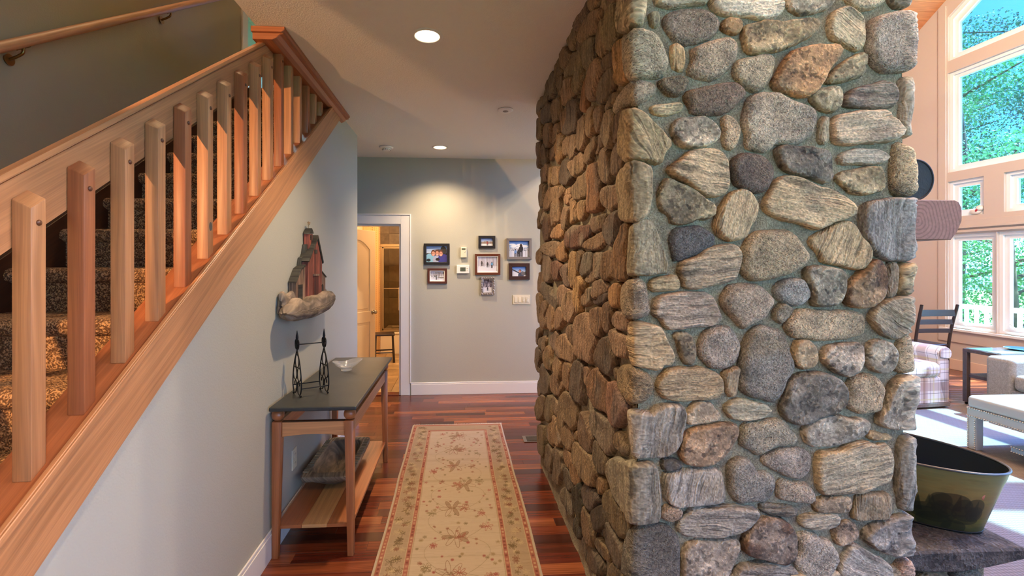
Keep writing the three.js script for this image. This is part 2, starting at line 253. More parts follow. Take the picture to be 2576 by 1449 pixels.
{ const g = structGroup('window_41'); part(g, 'window_frame', [bx(-3.3, -3.24, 5.6, 5.76, -6.6, -3.4, 0.004), bx(-2.36, -2.3, 5.6, 5.76, -6.6, -3.4, 0.004), bx(-3.24, -2.36, 5.6, 5.76, -6.6, -6.54, 0.004), bx(-3.24, -2.36, 5.6, 5.76, -3.46, -3.4, 0.004)], M.winframe); pane(g, 'pane', -3.24, -2.36, 5.68, 5.684, -6.54, -3.46); }
struct('wall_loft', bx(0.56, 0.66, UP, 8.2, ZB - 0.12, 3.2, 0), M.salmon);
struct('wall_loft_return', bx(0.66, 2.32, CEIL + 0.02, 8.2, ZB - 0.12, ZB, 0), M.salmon);
struct('wall_upper_hall', bx(-1.06, -0.96, UP, 5.62, -9.2, -4.6, 0), M.wall);
struct('wall_foyer', bx(-4.32, -4.2, -0.018, 5.62, -5.5, 3.2, 0), M.wall);
struct('wall_stair_foot', bx(-4.2, XS - 0.12, -0.018, 5.62, -0.92, -0.8, 0), M.wall);
struct('wall_foyer_side', bx(XS - 0.12, XS, -0.018, CEIL, 0.0, 3.2, 0), M.wall);
// room beyond the landing door: its pale wall is what shows beside the casing
struct('wall_bedroom', bx(-3.6, -3.5, 2.7, 5.62, -9.2, -0.2, 0), std({ color: 0xd5ded8, roughness: 0.8 }));
struct('floor_bedroom', bx(-3.6, XS - 0.12, 3.05, UP, -9.2, -0.2, 0), M.carpet);
// upstairs end wall with a low window
struct('wall_upper_end', uvm(slabXY(rect(-3.6, 0.66, 2.7, 5.62), -9.2, -9.08, 0, [rect(-1.8, -1.15, UP + 0.02, UP + 0.95), rect(-3.4, -2.4, 4.0, 5.2)]), 'x'), M.wall);
{
  let n = 20;
  for (const [a, b, c, d] of [[-1.8, -1.15, UP + 0.02, UP + 0.95], [-3.4, -2.4, 4.0, 5.2]]) {
    const g = structGroup('window_' + n++);
    part(g, 'window_frame', [bx(a, a + 0.06, c, d, -9.19, -9.05, 0.004, 'y'), bx(b - 0.06, b, c, d, -9.19, -9.05, 0.004, 'y'), bx(a + 0.06, b - 0.06, c, c + 0.06, -9.19, -9.05), bx(a + 0.06, b - 0.06, d - 0.06, d, -9.19, -9.05)], M.winframe);
    pane(g, 'pane', a + 0.06, b - 0.06, c + 0.06, d - 0.06, -9.13, -9.126);
  }
}
// landing door casing in the stair wall
struct('trim_1', [bx(XS - 0.0, XS + 0.018, 2.95, 5.18, -4.09, -4.0, 0.004, 'y'), bx(XS - 0.13, XS + 0.012, 2.95, 5.18, -4.105, -4.088, 0.004, 'y')], M.trim);
// great room
struct('wall_far', bx(2.2, WX + 0.16, -0.018, 5.0, -7.86, -7.74, 0), M.salmon);
struct('wall_passage', bx(2.2, 2.32, -0.018, 8.2, -7.74, ZB - 0.12, 0), M.salmon);
{
  // near wall, behind the camera: entry door glass and two tall great-room windows
  const holes = [rect(0.9, 3.5, 0.3, 4.3), rect(3.8, 6.7, 0.3, 4.3)];
  struct('wall_near', uvm(slabXY(rect(-4.3, WX + 0.16, -0.018, 5.6), 3.2, 3.36, 0, holes), 'x'), M.salmon);
  holes.forEach((h, i) => {
    const [[a, c], , [b, d]] = h, g = structGroup('window_' + (30 + i)), m = (a + b) / 2;
    part(g, 'window_frame', [bx(a, a + 0.07, c, d, 3.2, 3.34, 0.004, 'y'), bx(b - 0.07, b, c, d, 3.2, 3.34, 0.004, 'y'), bx(a + 0.07, b - 0.07, c, c + 0.07, 3.2, 3.34), bx(a + 0.07, b - 0.07, d - 0.07, d, 3.2, 3.34), bx(m - 0.04, m + 0.04, c + 0.07, d - 0.07, 3.2, 3.34, 0.004, 'y')], M.winframe);
    pane(g, 'pane', a + 0.07, m - 0.04, c + 0.07, d - 0.07, 3.26, 3.264); pane(g, 'pane', m + 0.04, b - 0.07, c + 0.07, d - 0.07, 3.26, 3.264);
  });
}
const WINS = [];
{
  // gable wall with its four rows of windows
  const G = [[-7.86, -0.018], [3.36, -0.018], [3.36, roofY(3.3) + 0.1], [-2.4, roofY(-2.4) + 0.1], [-7.86, roofY(-7.86) + 0.1]], holes = [];
  const add = (z0, z1, y0, y1, y2 = y1) => { holes.push([[z0, y0], [z1, y0], [z1, y2], [z0, y1]]); WINS.push([z0, z1, y0, y1, y2]); };
  for (let k = 0; k < 13; k++) add(-6.276 + k * 0.614, -6.276 + k * 0.614 + 0.604 - (k === 12 ? 0.03 : 0), 0.6, 1.965);
  for (let k = 0; k < 11; k++) add(-6.276 + k * 0.692, -6.276 + k * 0.692 + 0.463, 2.222, 2.745);
  for (let k = 0; k < 4; k++) add(-6.276 + k * 1.93, -6.276 + k * 1.93 + 1.8, 2.879, 4.345);
  add(-6.276, -4.476, 4.521, roofY(-6.276) - 0.28, roofY(-4.476) - 0.28); add(-4.346, -2.5, 4.521, roofY(-4.346) - 0.28, roofY(-2.5) - 0.28);
  add(-2.3, -0.45, 4.521, roofY(-2.3) - 0.28, roofY(-0.45) - 0.28);
  struct('wall_right', uvm(slabZY(G, WX, WX + 0.16, 0, holes), 'z'), M.salmon);
  WINS.forEach(([z0, z1, y0, y1, y2], i) => {
    const g = structGroup('window_' + (i + 1)), t = 0.055, x0 = WX + 0.035, x1 = WX + 0.15, in1 = 0.052;
    const ring = (o, a0, a1, b) => { const p = [[z0 + o, y0 + o], [z1 - o, y0 + o], [z1 - o, y2 - o], [z0 + o, y1 - o]], k = o + b, q = [[z0 + k, y0 + k], [z1 - k, y0 + k], [z1 - k, y2 - k * (y2 === y1 ? 1 : 1.25)], [z0 + k, y1 - k * (y2 === y1 ? 1 : 1.25)]]; return slabZY(p, a0, a1, 0.002, [q]); };
    part(g, 'window_frame', ring(0, x0, x1, t * 0.75), M.winframe);
    part(g, 'sash', ring(t * 0.75, x0 + 0.03, x1 - 0.03, in1), M.winframe);
    const k = t * 0.75 + in1, pg = slabZY([[z0 + k, y0 + k], [z1 - k, y0 + k], [z1 - k, y2 - k], [z0 + k, y1 - k]], WX + 0.09, WX + 0.094, 0);
    part(g, 'pane', pg, y0 > 2 ? M.paneBlue : M.pane);
    if (i === 0 || i === 1) part(g, 'crank', [rod(V(WX + 0.02, y0 + 0.07, z0 + 0.2), V(WX + 0.02, y0 + 0.14, z0 + 0.14), 0.008), rod(V(WX + 0.05, y0 + 0.06, z0 + 0.2), V(WX + 0.02, y0 + 0.07, z0 + 0.2), 0.01), ball(WX + 0.02, y0 + 0.145, z0 + 0.138, 0.012, 8)], M.winframe);
  });
  // casing boards
  struct('trim_2', [bx(WX - 0.02, WX, 0.56, 5.35, -6.395, -6.29, 0.003, 'y'), bx(WX - 0.02, WX, 2.06, 2.16, -6.29, 2.0, 0.004, 'z'), bx(WX - 0.035, WX - 0.02, 2.045, 2.075, -6.29, 2.0, 0.004, 'z'), bx(WX - 0.03, WX - 0.02, 1.985, 2.02, -6.29, 2.0, 0.004, 'z')], M.salmon);
  struct('window_sill', bx(WX - 0.05, WX + 0.04, 0.565, 0.6, -6.36, 2.0, 0.006, 'z'), M.winframe);
  struct('trim_3', bx(WX - 0.018, WX, 0.4, 0.565, -6.395, 2.0, 0.004, 'z'), M.salmon);
}
struct('baseboard_right', bx(WX - 0.018, WX, 0, 0.15, -7.74, 3.2, 0.004, 'z'), std({ color: 0xe6cbb6, roughness: 0.45 }));
{
  // cathedral ceiling: cedar boards running across the slope
  const g = structGroup('ceiling_great_room'), L = WX - 0.6, run = Math.hypot(1, SLR), tilt = Math.atan(SLR), mats = [0xd98f62, 0xe09a6a, 0xcf8456, 0xdc9466].map((c) => { const m = M.cedar.clone(); m.color.set(c); return m; });
  seed(21);
  const bw = 0.136, bg = [0, 1, 2, 3].map((k) => bx(-L / 2, L / 2, -0.02, 0, -bw / 2 + 0.001, bw / 2 - 0.001, 0.003));
  for (const side of [1, -1]) for (let i = 0; i < 50; i++) { const t = (i + 0.5) * bw / run, z = side > 0 ? -7.95 + t : 3.15 - t; if (side > 0 ? z > -2.36 : z < -2.44) break; const m = part(g, 'board', pick(bg), pick(mats)); m.position.set(0.6 + L / 2, roofY(z) + 0.02, z); m.rotation.x = -side * tilt; }
  part(g, 'roof_deck', [uvm(slabZY([[-8.3, roofY(-8.3) + 0.03], [-2.4, roofY(-2.4) + 0.03], [3.5, roofY(3.5) + 0.03], [3.5, roofY(3.5) + 0.2], [-2.4, roofY(-2.4) + 0.2], [-8.3, roofY(-8.3) + 0.2]], 0.5, WX + 0.17, 0), 'x')], std({ color: 0x6b5a4a, roughness: 0.9 }));
}
// baseboards
const boardZ = (z0, z1, x) => [bx(x, x + 0.014, 0, 0.125, z0, z1, 0.002, 'z'), bx(x, x + 0.010, 0.125, 0.145, z0, z1, 0.004, 'z')];
struct('baseboard_left', boardZ(-4.5, -0.1, XW), M.trim);
struct('baseboard_back', [bx(DX1 + 0.118, 2.2, 0, 0.125, ZB, ZB + 0.016, 0.002), bx(DX1 + 0.118, 2.2, 0.125, 0.145, ZB, ZB + 0.011, 0.004)], M.trim);
struct('baseboard_end', bx(XW - 0.12, XW + 0.014, 0, 0.14, -4.515, -4.5, 0.003), M.trim);
// door casing
struct('trim_4', [bx(DX1, DX1 + 0.105, 0, DH + 0.105, ZB, ZB + 0.018, 0.003, 'y'), bx(DX1 + 0.105, DX1 + 0.118, 0.14, DH + 0.118, ZB, ZB + 0.026, 0.003, 'y'), bx(DX0 - 0.105, DX0, 0, DH + 0.105, ZB, ZB + 0.018, 0.003, 'y'), bx(DX0, DX1, DH, DH + 0.105, ZB, ZB + 0.018, 0.003), bx(DX0 - 0.118, DX1 + 0.105, DH + 0.105, DH + 0.118, ZB, ZB + 0.026, 0.003), bx(DX1 - 0.02, DX1, 0, DH, ZB - 0.12, ZB, 0.002, 'y'), bx(DX0, DX0 + 0.02, 0, DH, ZB - 0.12, ZB, 0.002, 'y'), bx(DX0 + 0.02, DX1 - 0.02, DH - 0.02, DH, ZB - 0.12, ZB, 0.002)], M.trim);
struct('trim_5', bx(DX0 + 0.02, DX1 - 0.02, -0.01, 0.012, ZB - 0.1, ZB + 0.02, 0.004), M.hallFloors[0]);
// ---------------------------------------------------------------- staircase, railing, wall rail
const uvSlope = (g, off = 0) => { const a = -Math.atan(SL); g = g.clone(); g.rotateX(a); g = uvm(g, 'z', [off, off * 0.7]); g.rotateX(-a); return g; };
const band = (c0, c1, d0, d1, x0, x1, bev = 0.003) => uvSlope(slabZY([[-d0, c0 + SL * d0], [-d1, c0 + SL * d1], [-d1, c1 + SL * d1], [-d0, c1 + SL * d0]], x0, x1, bev), x0 * 7 + c0);
{
  const t = thing('staircase', 'carpeted staircase climbing between dark wood skirting and the slanted railing', 'staircase');
  const X0 = -1.82, X1 = -1.125;
  for (let i = -5; i <= 11; i++) {
    const y = i >= 0 ? 1.154 + i * 0.18 : 1.154 + i * 0.1923, py = i > 0 ? y - 0.18 : y - 0.1923, d = 1.437 + i * 0.2553, e = d + 0.2553 + 0.03;
    const p = [[-d - 0.028, py - 0.02], [-d - 0.028, y - 0.062], [-d - 0.016, y - 0.058], [-d + 0.004, y - 0.046], [-d + 0.008, y - 0.028], [-d + 0.001, y - 0.01], [-d - 0.016, y], [-e, y + 0.002], [-e, py - 0.02]];
    part(t, 'step', uvm(toCreasedNormals(slabZY(i === 11 ? [...p.slice(0, 7), [-4.256, y], [-4.256, py - 0.02]] : p, X0, X1, 0), 0.9), 'x', [i * 0.31, i * 0.17]), M.carpet);
  }
  part(t, 'stringer', band(-0.3, 0.19, 0.15, 4.25, XS + 0.001, X0, 0.002), M.darkwood);
  const s = part(t, 'stringer', band(-0.16, 0.2, 0.12, 3.6, X1, X1 + 0.0185, 0.002), M.firRed); s.name = 'inner_stringer';
}
{
  const t = thing('stair_railing', 'reddish fir stair railing with square balusters pegged to a wide rail board', 'railing');
  const D1 = (CEIL - 0.235) / SL, D0 = (CEIL - 0.04) / SL;
  part(t, 'skirt_board', uvSlope(slabZY([[-0.05, 0.04 + SL * 0.05], [-3.86, 0.04 + SL * 3.86], [-D1, CEIL], [-0.05, 0.232 + SL * 0.05]], XW + 0.0005, XW + 0.017, 0.003)), M.fir);
  part(t, 'skirt_lip', band(0.212, 0.233, 0.05, D1 - 0.05, XW + 0.0175, XW + 0.023, 0.002), M.fir);
  part(t, 'base_plate', band(0.17, 0.222, 0.05, 3.58, -1.105, XW + 0.0004, 0.002), M.firRed);
  const soffit = CEIL - 0.02;
  for (let i = -6; i < 16; i++) {
    const d = 1.131 + i * 0.1508, tall = i >= 10, w = 0.043, dp = 0.04, g = new RoundedBoxGeometry(w, 1, dp, 1, 0.0025), p = g.attributes.position; if (d < 0.15) continue;
    const b = part(t, 'baluster', (() => {
      for (let k = 0; k < p.count; k++) { const x = p.getX(k), y = p.getY(k), z = p.getZ(k), dd = d + dp / 2 - z, lo = 0.222 + SL * dd, hi = tall ? soffit : 0.868 + SL * dd + (0.5 - (x / w + 0.0)) * 0.022 - 0.004; p.setXYZ(k, -1.0215 + x, y > 0 ? hi - (0.5 - y) : lo + (0.5 + y), -dd); }
      g.computeVertexNormals(); return uvm(toCreasedNormals(g, 0.5), 'y', [i * 0.73, i * 0.29]);
    })(), i % 3 === 1 ? M.firRed : M.fir);
    for (const c of tall ? (i === 10 ? [0.885, 0.81] : i === 11 ? [0.785] : []) : [0.818]) part(b, 'peg', new THREE.SphereGeometry(0.0072, 10, 8).scale(0.6, 1, 1).translate(-0.999, c + SL * (d + 0.02), -d - 0.02), M.darkPeg);
    if (i === 5) part(b, 'knot', new THREE.SphereGeometry(0.012, 10, 8).scale(0.05, 1.5, 1).translate(-1.0, 0.34 + SL * (d + 0.02), -d - 0.02), M.knot);
  }
  const rail = uvSlope(slabZY([[-0.1, 0.768 + SL * 0.1], [-(soffit - 0.768) / SL, soffit], [-(soffit - 0.93) / SL, soffit], [-0.1, 0.93 + SL * 0.1]], -1.078, -1.0445, 0.003));
  part(t, 'rail_board', rail, M.fir);
  part(t, 'rail_cap', uvSlope(slabZY([[-0.1, 0.931 + SL * 0.1], [-(soffit - 0.931) / SL, soffit], [-(soffit - 0.95) / SL, soffit], [-0.1, 0.95 + SL * 0.1]], -1.082, -1.0405, 0.008)), M.fir);
  // moulded trim round the edge of the ceiling opening
  const prof = [[-1.085, CEIL - 0.002], [-0.915, CEIL - 0.002], [-0.915, CEIL - 0.016], [-0.925, CEIL - 0.02], [-0.925, CEIL - 0.03], [-0.945, CEIL - 0.034], [-0.962, CEIL - 0.052], [-0.985, CEIL - 0.062], [-1.085, CEIL - 0.062]];
  part(t, 'ceiling_trim', uvm(slabXY(prof, -3.9, -2.47, 0.002), 'z'), M.firRed);
  part(t, 'trim_face', [uvm(slabXY([[-1.085, CEIL - 0.002], [-0.912, CEIL - 0.002], [-0.912, CEIL - 0.018], [-0.93, CEIL - 0.03], [-1.085, CEIL - 0.03]], -2.47, -2.45, 0.002), 'x'), bx(-1.085, -1.045, CEIL - 0.2, CEIL - 0.062, -3.6, -2.62, 0.003, 'z')], M.firRed);
}
{
  const t = thing('wall_handrail', 'round wooden handrail on brass brackets along the dark stair wall', 'handrail');
  const x = -1.79, at = (d) => V(x, 1.043 + SL * d, -d);
  const g = rod(at(0.3), at(4.05), 0.021, 0.021, 18); part(t, 'rail', uvSlope(g), M.fir);
  for (const d of [0.9, 1.99, 2.95]) {
    const p = at(d), b = part(t, 'bracket', [tube([V(x, p.y - 0.018, p.z), V(x, p.y - 0.045, p.z), V(x - 0.02, p.y - 0.06, p.z), V(XS + 0.005, p.y - 0.075, p.z)], 0.006, 16, 8), new THREE.CylinderGeometry(0.02, 0.023, 0.008, 16).rotateZ(Math.PI / 2).translate(XS + 0.005, p.y - 0.075, p.z)], M.brass);
    part(b, 'saddle', rod(at(d - 0.028).add(V(0, -0.024, 0)), at(d + 0.028).add(V(0, -0.024, 0)), 0.005), M.brass);
  }
}
// outlines of the field stones in millimetres: across the face from the chimney's corner (negative = round the corner, along the hall side), then height
const STONES = [
  ['f', 'a8a08a', 's', 3, [53, 2479, 241, 2486, 253, 2458, 216, 2450, 117, 2434, 65, 2440]],
  ['f', 'cfc4ae', 's', 8, [258, 2487, 517, 2496, 530, 2463, 525, 2433, 492, 2410, 461, 2400, 391, 2414, 345, 2410, 315, 2414, 290, 2418, 263, 2439]],
  ['f', 'a89a86', 'm', 0, [542, 2493, 722, 2504, 709, 2467, 696, 2454, 639, 2430, 588, 2421, 568, 2433, 542, 2444]],
  ['f', 'b3a88c', 'g', 0, [753, 2505, 914, 2511, 904, 2481, 872, 2461, 831, 2448, 799, 2453, 774, 2472]],
  ['r', '7d7868', 'm', 0, [925, 2512, 996, 2514, 988, 2475, 967, 2464, 940, 2468, 925, 2487]],
  ['f', '8a8260', 's', 90, [38, 2404, 46, 2412, 68, 2413, 73, 2398, 68, 2374, 57, 2361, 43, 2371]],
  ['f', '8d7f6e', 'g', 0, [83, 2380, 97, 2402, 137, 2420, 191, 2429, 245, 2421, 280, 2403, 290, 2377, 280, 2348, 255, 2325, 196, 2309, 161, 2302, 132, 2309, 107, 2337]],
  ['f', 'b5884a', 'm', 0, [305, 2380, 318, 2397, 360, 2394, 370, 2375, 363, 2353, 340, 2345, 303, 2361]],
  ['f', 'c4a874', 'm', 8, [375, 2358, 388, 2375, 461, 2392, 517, 2387, 599, 2404, 639, 2406, 660, 2394, 655, 2374, 619, 2344, 563, 2313, 497, 2289, 441, 2280, 401, 2277, 386, 2293, 375, 2327]],
  ['f', 'b5a684', 's', -35, [696, 2400, 711, 2433, 753, 2451, 784, 2445, 815, 2414, 821, 2375, 820, 2311, 810, 2300, 763, 2312, 711, 2342, 693, 2366]],
  ['r', '9b938a', 'g', 0, [841, 2381, 867, 2416, 909, 2432, 988, 2447, 1012, 2433, 1027, 2372, 1022, 2307, 1006, 2247, 961, 2226, 904, 2225, 867, 2243, 844, 2297, 841, 2341]],
  ['f', 'c9a566', 's', 90, [115, 2295, 122, 2302, 151, 2293, 160, 2277, 159, 2210, 137, 2207, 117, 2218]],
  ['f', 'a8977c', 'g', 0, [186, 2282, 206, 2293, 245, 2308, 310, 2327, 335, 2325, 353, 2302, 348, 2263, 330, 2229, 295, 2199, 255, 2174, 216, 2185, 171, 2200, 183, 2225, 191, 2249]],
  ['f', 'aa9f82', 'g', 0, [340, 2214, 360, 2249, 401, 2265, 476, 2279, 497, 2267, 492, 2233, 476, 2184, 451, 2154, 421, 2144, 391, 2153, 360, 2176, 343, 2195]],
  ['f', 'bd8a4b', 'm', 5, [489, 2180, 522, 2249, 563, 2289, 624, 2310, 722, 2318, 748, 2304, 737, 2279, 701, 2239, 675, 2194, 650, 2154, 624, 2134, 593, 2129, 547, 2147, 507, 2151, 487, 2163]],
  ['f', 'a59a74', 'm', 0, [681, 2184, 722, 2230, 768, 2268, 805, 2288, 833, 2289, 831, 2252, 820, 2208, 753, 2189, 696, 2182]],
  ['f', '7c7156', 'g', 0, [70, 2164, 82, 2179, 146, 2190, 176, 2176, 179, 2165, 161, 2143, 141, 2123, 107, 2127, 87, 2141]],
  ['f', '7f6c5a', 'g', 0, [164, 2119, 176, 2138, 236, 2154, 320, 2171, 350, 2169, 375, 2143, 383, 2129, 360, 2104, 335, 2079, 295, 2061, 245, 2058, 206, 2059, 186, 2064, 181, 2085, 169, 2104]],
  ['f', 'a79c78', 'm', 0, [624, 2124, 645, 2144, 665, 2160, 722, 2168, 740, 2156, 740, 2132, 735, 2093, 711, 2075, 665, 2086, 634, 2110]],
  ['f', '7a7068', 's', 0, [753, 2122, 774, 2152, 831, 2171, 904, 2190, 935, 2181, 954, 2157, 951, 2127, 940, 2102, 857, 2093, 784, 2099, 755, 2108]],
  ['r', '9a9486', 's', 90, [969, 2192, 983, 2207, 1009, 2203, 1017, 2168, 1017, 2009, 1004, 1992, 977, 1996, 972, 2038, 975, 2127]],
  ['f', 'bda878', 's', 3, [43, 2082, 97, 2088, 146, 2097, 159, 2082, 156, 2070, 102, 2057, 58, 2056, 43, 2068]],
  ['f', 'cbbfa2', 'm', 0, [119, 2019, 137, 2036, 181, 2045, 236, 2046, 270, 2030, 288, 1996, 280, 1972, 241, 1947, 176, 1941, 141, 1955, 124, 1988]],
  ['f', 'bfa57c', 'g', 0, [298, 2045, 318, 2055, 335, 2048, 363, 2017, 360, 1978, 348, 1951, 328, 1934, 310, 1948, 303, 1977, 310, 2001]],
  ['f', 'b3a68e', 'g', 0, [378, 2061, 386, 2095, 406, 2124, 436, 2135, 497, 2139, 527, 2122, 573, 2106, 619, 2093, 639, 2081, 646, 2056, 637, 2022, 627, 1988, 593, 1963, 542, 1955, 492, 1963, 476, 1941, 456, 1929, 416, 1935, 388, 1950, 391, 1988, 378, 2027]],
  ['f', 'a2957a', 's', 90, [660, 2032, 675, 2057, 685, 2065, 693, 2033, 696, 1974, 675, 1962, 660, 1974]],
  ['f', 'b8a68a', 's', 5, [711, 2048, 727, 2063, 799, 2077, 909, 2084, 919, 2062, 956, 2038, 966, 2018, 961, 1994, 940, 1978, 857, 1970, 763, 1961, 722, 1965, 709, 1989]],
  ['r', 'ab9a72', 'g', 0, [946, 1959, 961, 1974, 993, 1959, 1009, 1935, 1018, 1890, 1014, 1821, 998, 1791, 967, 1778, 940, 1790, 935, 1840, 938, 1914]],
  ['f', 'b09a70', 's', -10, [102, 1868, 132, 1888, 176, 1922, 221, 1935, 275, 1933, 300, 1914, 320, 1881, 323, 1842, 315, 1789, 280, 1772, 236, 1769, 191, 1797, 161, 1821, 132, 1835, 107, 1849]],
  ['f', '6f6258', 'g', 0, [335, 1867, 340, 1900, 370, 1920, 426, 1921, 466, 1902, 487, 1873, 481, 1830, 466, 1795, 426, 1783, 381, 1795, 340, 1818]],
  ['f', '7a7568', 'm', -15, [497, 1946, 547, 1952, 599, 1948, 650, 1942, 696, 1930, 699, 1896, 709, 1857, 701, 1832, 683, 1822, 639, 1841, 578, 1853, 522, 1869, 502, 1913]],
  ['f', 'a29c8c', 's', 0, [737, 1901, 748, 1931, 799, 1944, 867, 1945, 909, 1933, 925, 1916, 909, 1899, 846, 1893, 742, 1894]],
  ['f', 'b5a67c', 'm', 0, [722, 1842, 753, 1865, 820, 1878, 883, 1884, 899, 1854, 906, 1810, 888, 1790, 820, 1782, 784, 1789, 753, 1818]],
  ['f', 'b09c70', 'm', 0, [72, 1772, 90, 1829, 122, 1823, 176, 1797, 206, 1780, 236, 1752, 265, 1740, 270, 1721, 265, 1701, 245, 1692, 216, 1694, 176, 1679, 156, 1670, 114, 1679, 112, 1700, 77, 1719, 70, 1743]],
  ['f', 'b0996b', 's', 75, [275, 1644, 270, 1673, 290, 1726, 315, 1769, 340, 1789, 375, 1797, 401, 1782, 423, 1751, 426, 1722, 416, 1693, 396, 1664, 388, 1630, 360, 1622, 328, 1613, 295, 1629]],
  ['f', 'b8a274', 's', -12, [454, 1732, 456, 1751, 471, 1781, 492, 1820, 512, 1839, 542, 1845, 599, 1831, 650, 1807, 701, 1793, 753, 1769, 784, 1739, 789, 1717, 779, 1705, 727, 1687, 681, 1670, 650, 1655, 619, 1660, 588, 1674, 512, 1693, 466, 1713]],
  ['f', '5d6166', 'g', 0, [112, 1629, 132, 1655, 176, 1663, 216, 1663, 245, 1648, 270, 1620, 268, 1600, 245, 1586, 196, 1564, 129, 1538, 124, 1571]],
  ['f', 'a5926f', 's', 5, [146, 1528, 161, 1542, 206, 1557, 221, 1567, 236, 1581, 290, 1596, 335, 1602, 358, 1586, 366, 1562, 360, 1518, 348, 1480, 320, 1468, 255, 1456, 196, 1444, 161, 1447, 156, 1480, 144, 1504]],
  ['f', 'a0916c', 'g', 0, [368, 1547, 375, 1586, 396, 1620, 426, 1644, 476, 1649, 537, 1649, 568, 1630, 593, 1591, 614, 1567, 609, 1543, 583, 1518, 522, 1494, 461, 1475, 416, 1470, 381, 1489, 360, 1514]],
  ['f', 'b39a68', 's', 70, [619, 1621, 650, 1638, 681, 1650, 706, 1665, 732, 1678, 763, 1683, 784, 1671, 810, 1631, 836, 1597, 846, 1572, 841, 1543, 815, 1513, 774, 1516, 727, 1528, 696, 1535, 665, 1543, 650, 1577, 629, 1596]],
  ['r', '7d7f80', 's', 85, [818, 1695, 825, 1740, 857, 1757, 909, 1765, 998, 1771, 1014, 1751, 1019, 1697, 1017, 1607, 1009, 1558, 988, 1544, 935, 1545, 888, 1553, 857, 1577, 825, 1627, 818, 1661]],
  ['f', 'a89568', 's', 3, [43, 1471, 63, 1480, 132, 1492, 141, 1471, 149, 1447, 112, 1440, 48, 1438, 38, 1452]],
  ['f', '8f8c78', 'm', 0, [604, 1504, 614, 1518, 650, 1524, 701, 1518, 732, 1511, 748, 1489, 751, 1454, 742, 1415, 722, 1386, 681, 1382, 634, 1384, 632, 1421, 619, 1460]],
  ['f', 'a8875a', 'u', 60, [763, 1449, 789, 1479, 820, 1508, 852, 1543, 872, 1548, 893, 1523, 906, 1479, 901, 1439, 883, 1405, 852, 1378, 815, 1371, 779, 1381, 758, 1395]],
  ['f', '96866c', 's', 85, [925, 1535, 940, 1538, 955, 1523, 956, 1479, 946, 1434, 933, 1414, 914, 1412, 919, 1459]],
  ['r', 'b09a68', 'm', 0, [960, 1518, 977, 1535, 1004, 1535, 1018, 1523, 1017, 1478, 1012, 1434, 988, 1418, 967, 1422, 956, 1449]],
  ['f', '9c8d7c', 's', 1, [53, 1380, 60, 1409, 107, 1425, 176, 1433, 236, 1432, 260, 1413, 273, 1379, 288, 1345, 283, 1326, 245, 1314, 176, 1310, 112, 1303, 92, 1313, 73, 1342, 48, 1347]],
  ['f', 'a0917a', 'g', 0, [295, 1412, 315, 1441, 325, 1456, 386, 1460, 431, 1455, 466, 1431, 492, 1402, 471, 1373, 451, 1339, 411, 1322, 375, 1306, 360, 1320, 335, 1345, 305, 1379]],
  ['f', '8d9290', 'g', 0, [489, 1441, 512, 1465, 553, 1477, 593, 1479, 609, 1450, 622, 1421, 609, 1399, 583, 1383, 547, 1387, 512, 1402, 492, 1421]],
  ['f', '91886f', 'g', 0, [497, 1363, 517, 1389, 558, 1375, 547, 1348, 522, 1319, 504, 1329, 492, 1339]],
  ['f', 'b09c74', 'g', 0, [532, 1314, 558, 1353, 583, 1368, 650, 1364, 711, 1359, 784, 1361, 825, 1348, 835, 1326, 831, 1282, 799, 1270, 727, 1261, 650, 1259, 619, 1269, 568, 1267, 542, 1289]],
  ['r', '8f8468', 's', -40, [846, 1341, 872, 1375, 909, 1400, 967, 1414, 998, 1412, 1010, 1384, 1009, 1340, 1009, 1305, 983, 1280, 946, 1259, 899, 1276, 872, 1301, 852, 1326]],
  ['f', 'a4916a', 'm', 0, [124, 1289, 176, 1293, 191, 1278, 198, 1245, 198, 1201, 183, 1175, 161, 1183, 149, 1212, 141, 1255]],
  ['f', '958b7f', 'g', 0, [216, 1249, 231, 1283, 255, 1302, 295, 1311, 330, 1306, 350, 1277, 363, 1243, 355, 1204, 335, 1175, 295, 1162, 255, 1169, 226, 1196, 213, 1225]],
  ['f', '7c7b72', 'g', 70, [370, 1185, 375, 1238, 391, 1276, 416, 1300, 446, 1316, 476, 1305, 512, 1299, 532, 1270, 542, 1231, 558, 1197, 567, 1163, 547, 1138, 530, 1114, 528, 1100, 512, 1062, 484, 1041, 446, 1053, 396, 1066, 365, 1086, 363, 1146]],
  ['f', 'ab9163', 'm', 0, [568, 1250, 593, 1262, 614, 1260, 639, 1235, 652, 1205, 647, 1171, 624, 1157, 599, 1155, 578, 1172, 565, 1211]],
  ['f', 'b0a48f', 'm', 0, [670, 1210, 691, 1234, 742, 1246, 820, 1243, 818, 1218, 810, 1174, 794, 1140, 768, 1128, 727, 1141, 696, 1161, 673, 1185]],
  ['f', 'a09a85', 'm', 0, [841, 1218, 852, 1247, 888, 1259, 925, 1246, 940, 1226, 944, 1202, 933, 1157, 909, 1138, 883, 1141, 852, 1158, 831, 1188]],
  ['r', 'ac9c74', 'g', 0, [954, 1231, 967, 1266, 988, 1283, 1009, 1270, 1018, 1245, 1017, 1186, 1004, 1151, 983, 1137, 956, 1147, 947, 1172, 948, 1202]],
  ['f', '9a845a', 's', 2, [63, 1098, 70, 1131, 97, 1160, 146, 1169, 216, 1165, 265, 1152, 290, 1133, 301, 1104, 298, 1070, 270, 1058, 191, 1057, 122, 1054, 92, 1062, 70, 1084]],
  ['f', '9a845f', 's', 80, [303, 1147, 358, 1168, 359, 1141, 354, 1103, 348, 1064, 335, 1056, 320, 1074, 310, 1103]],
  ['f', '77756a', 'm', 30, [542, 1090, 553, 1119, 588, 1140, 639, 1144, 696, 1136, 732, 1116, 749, 1086, 748, 1047, 732, 1013, 691, 999, 650, 985, 614, 967, 563, 963, 527, 988, 514, 1017, 530, 1051]],
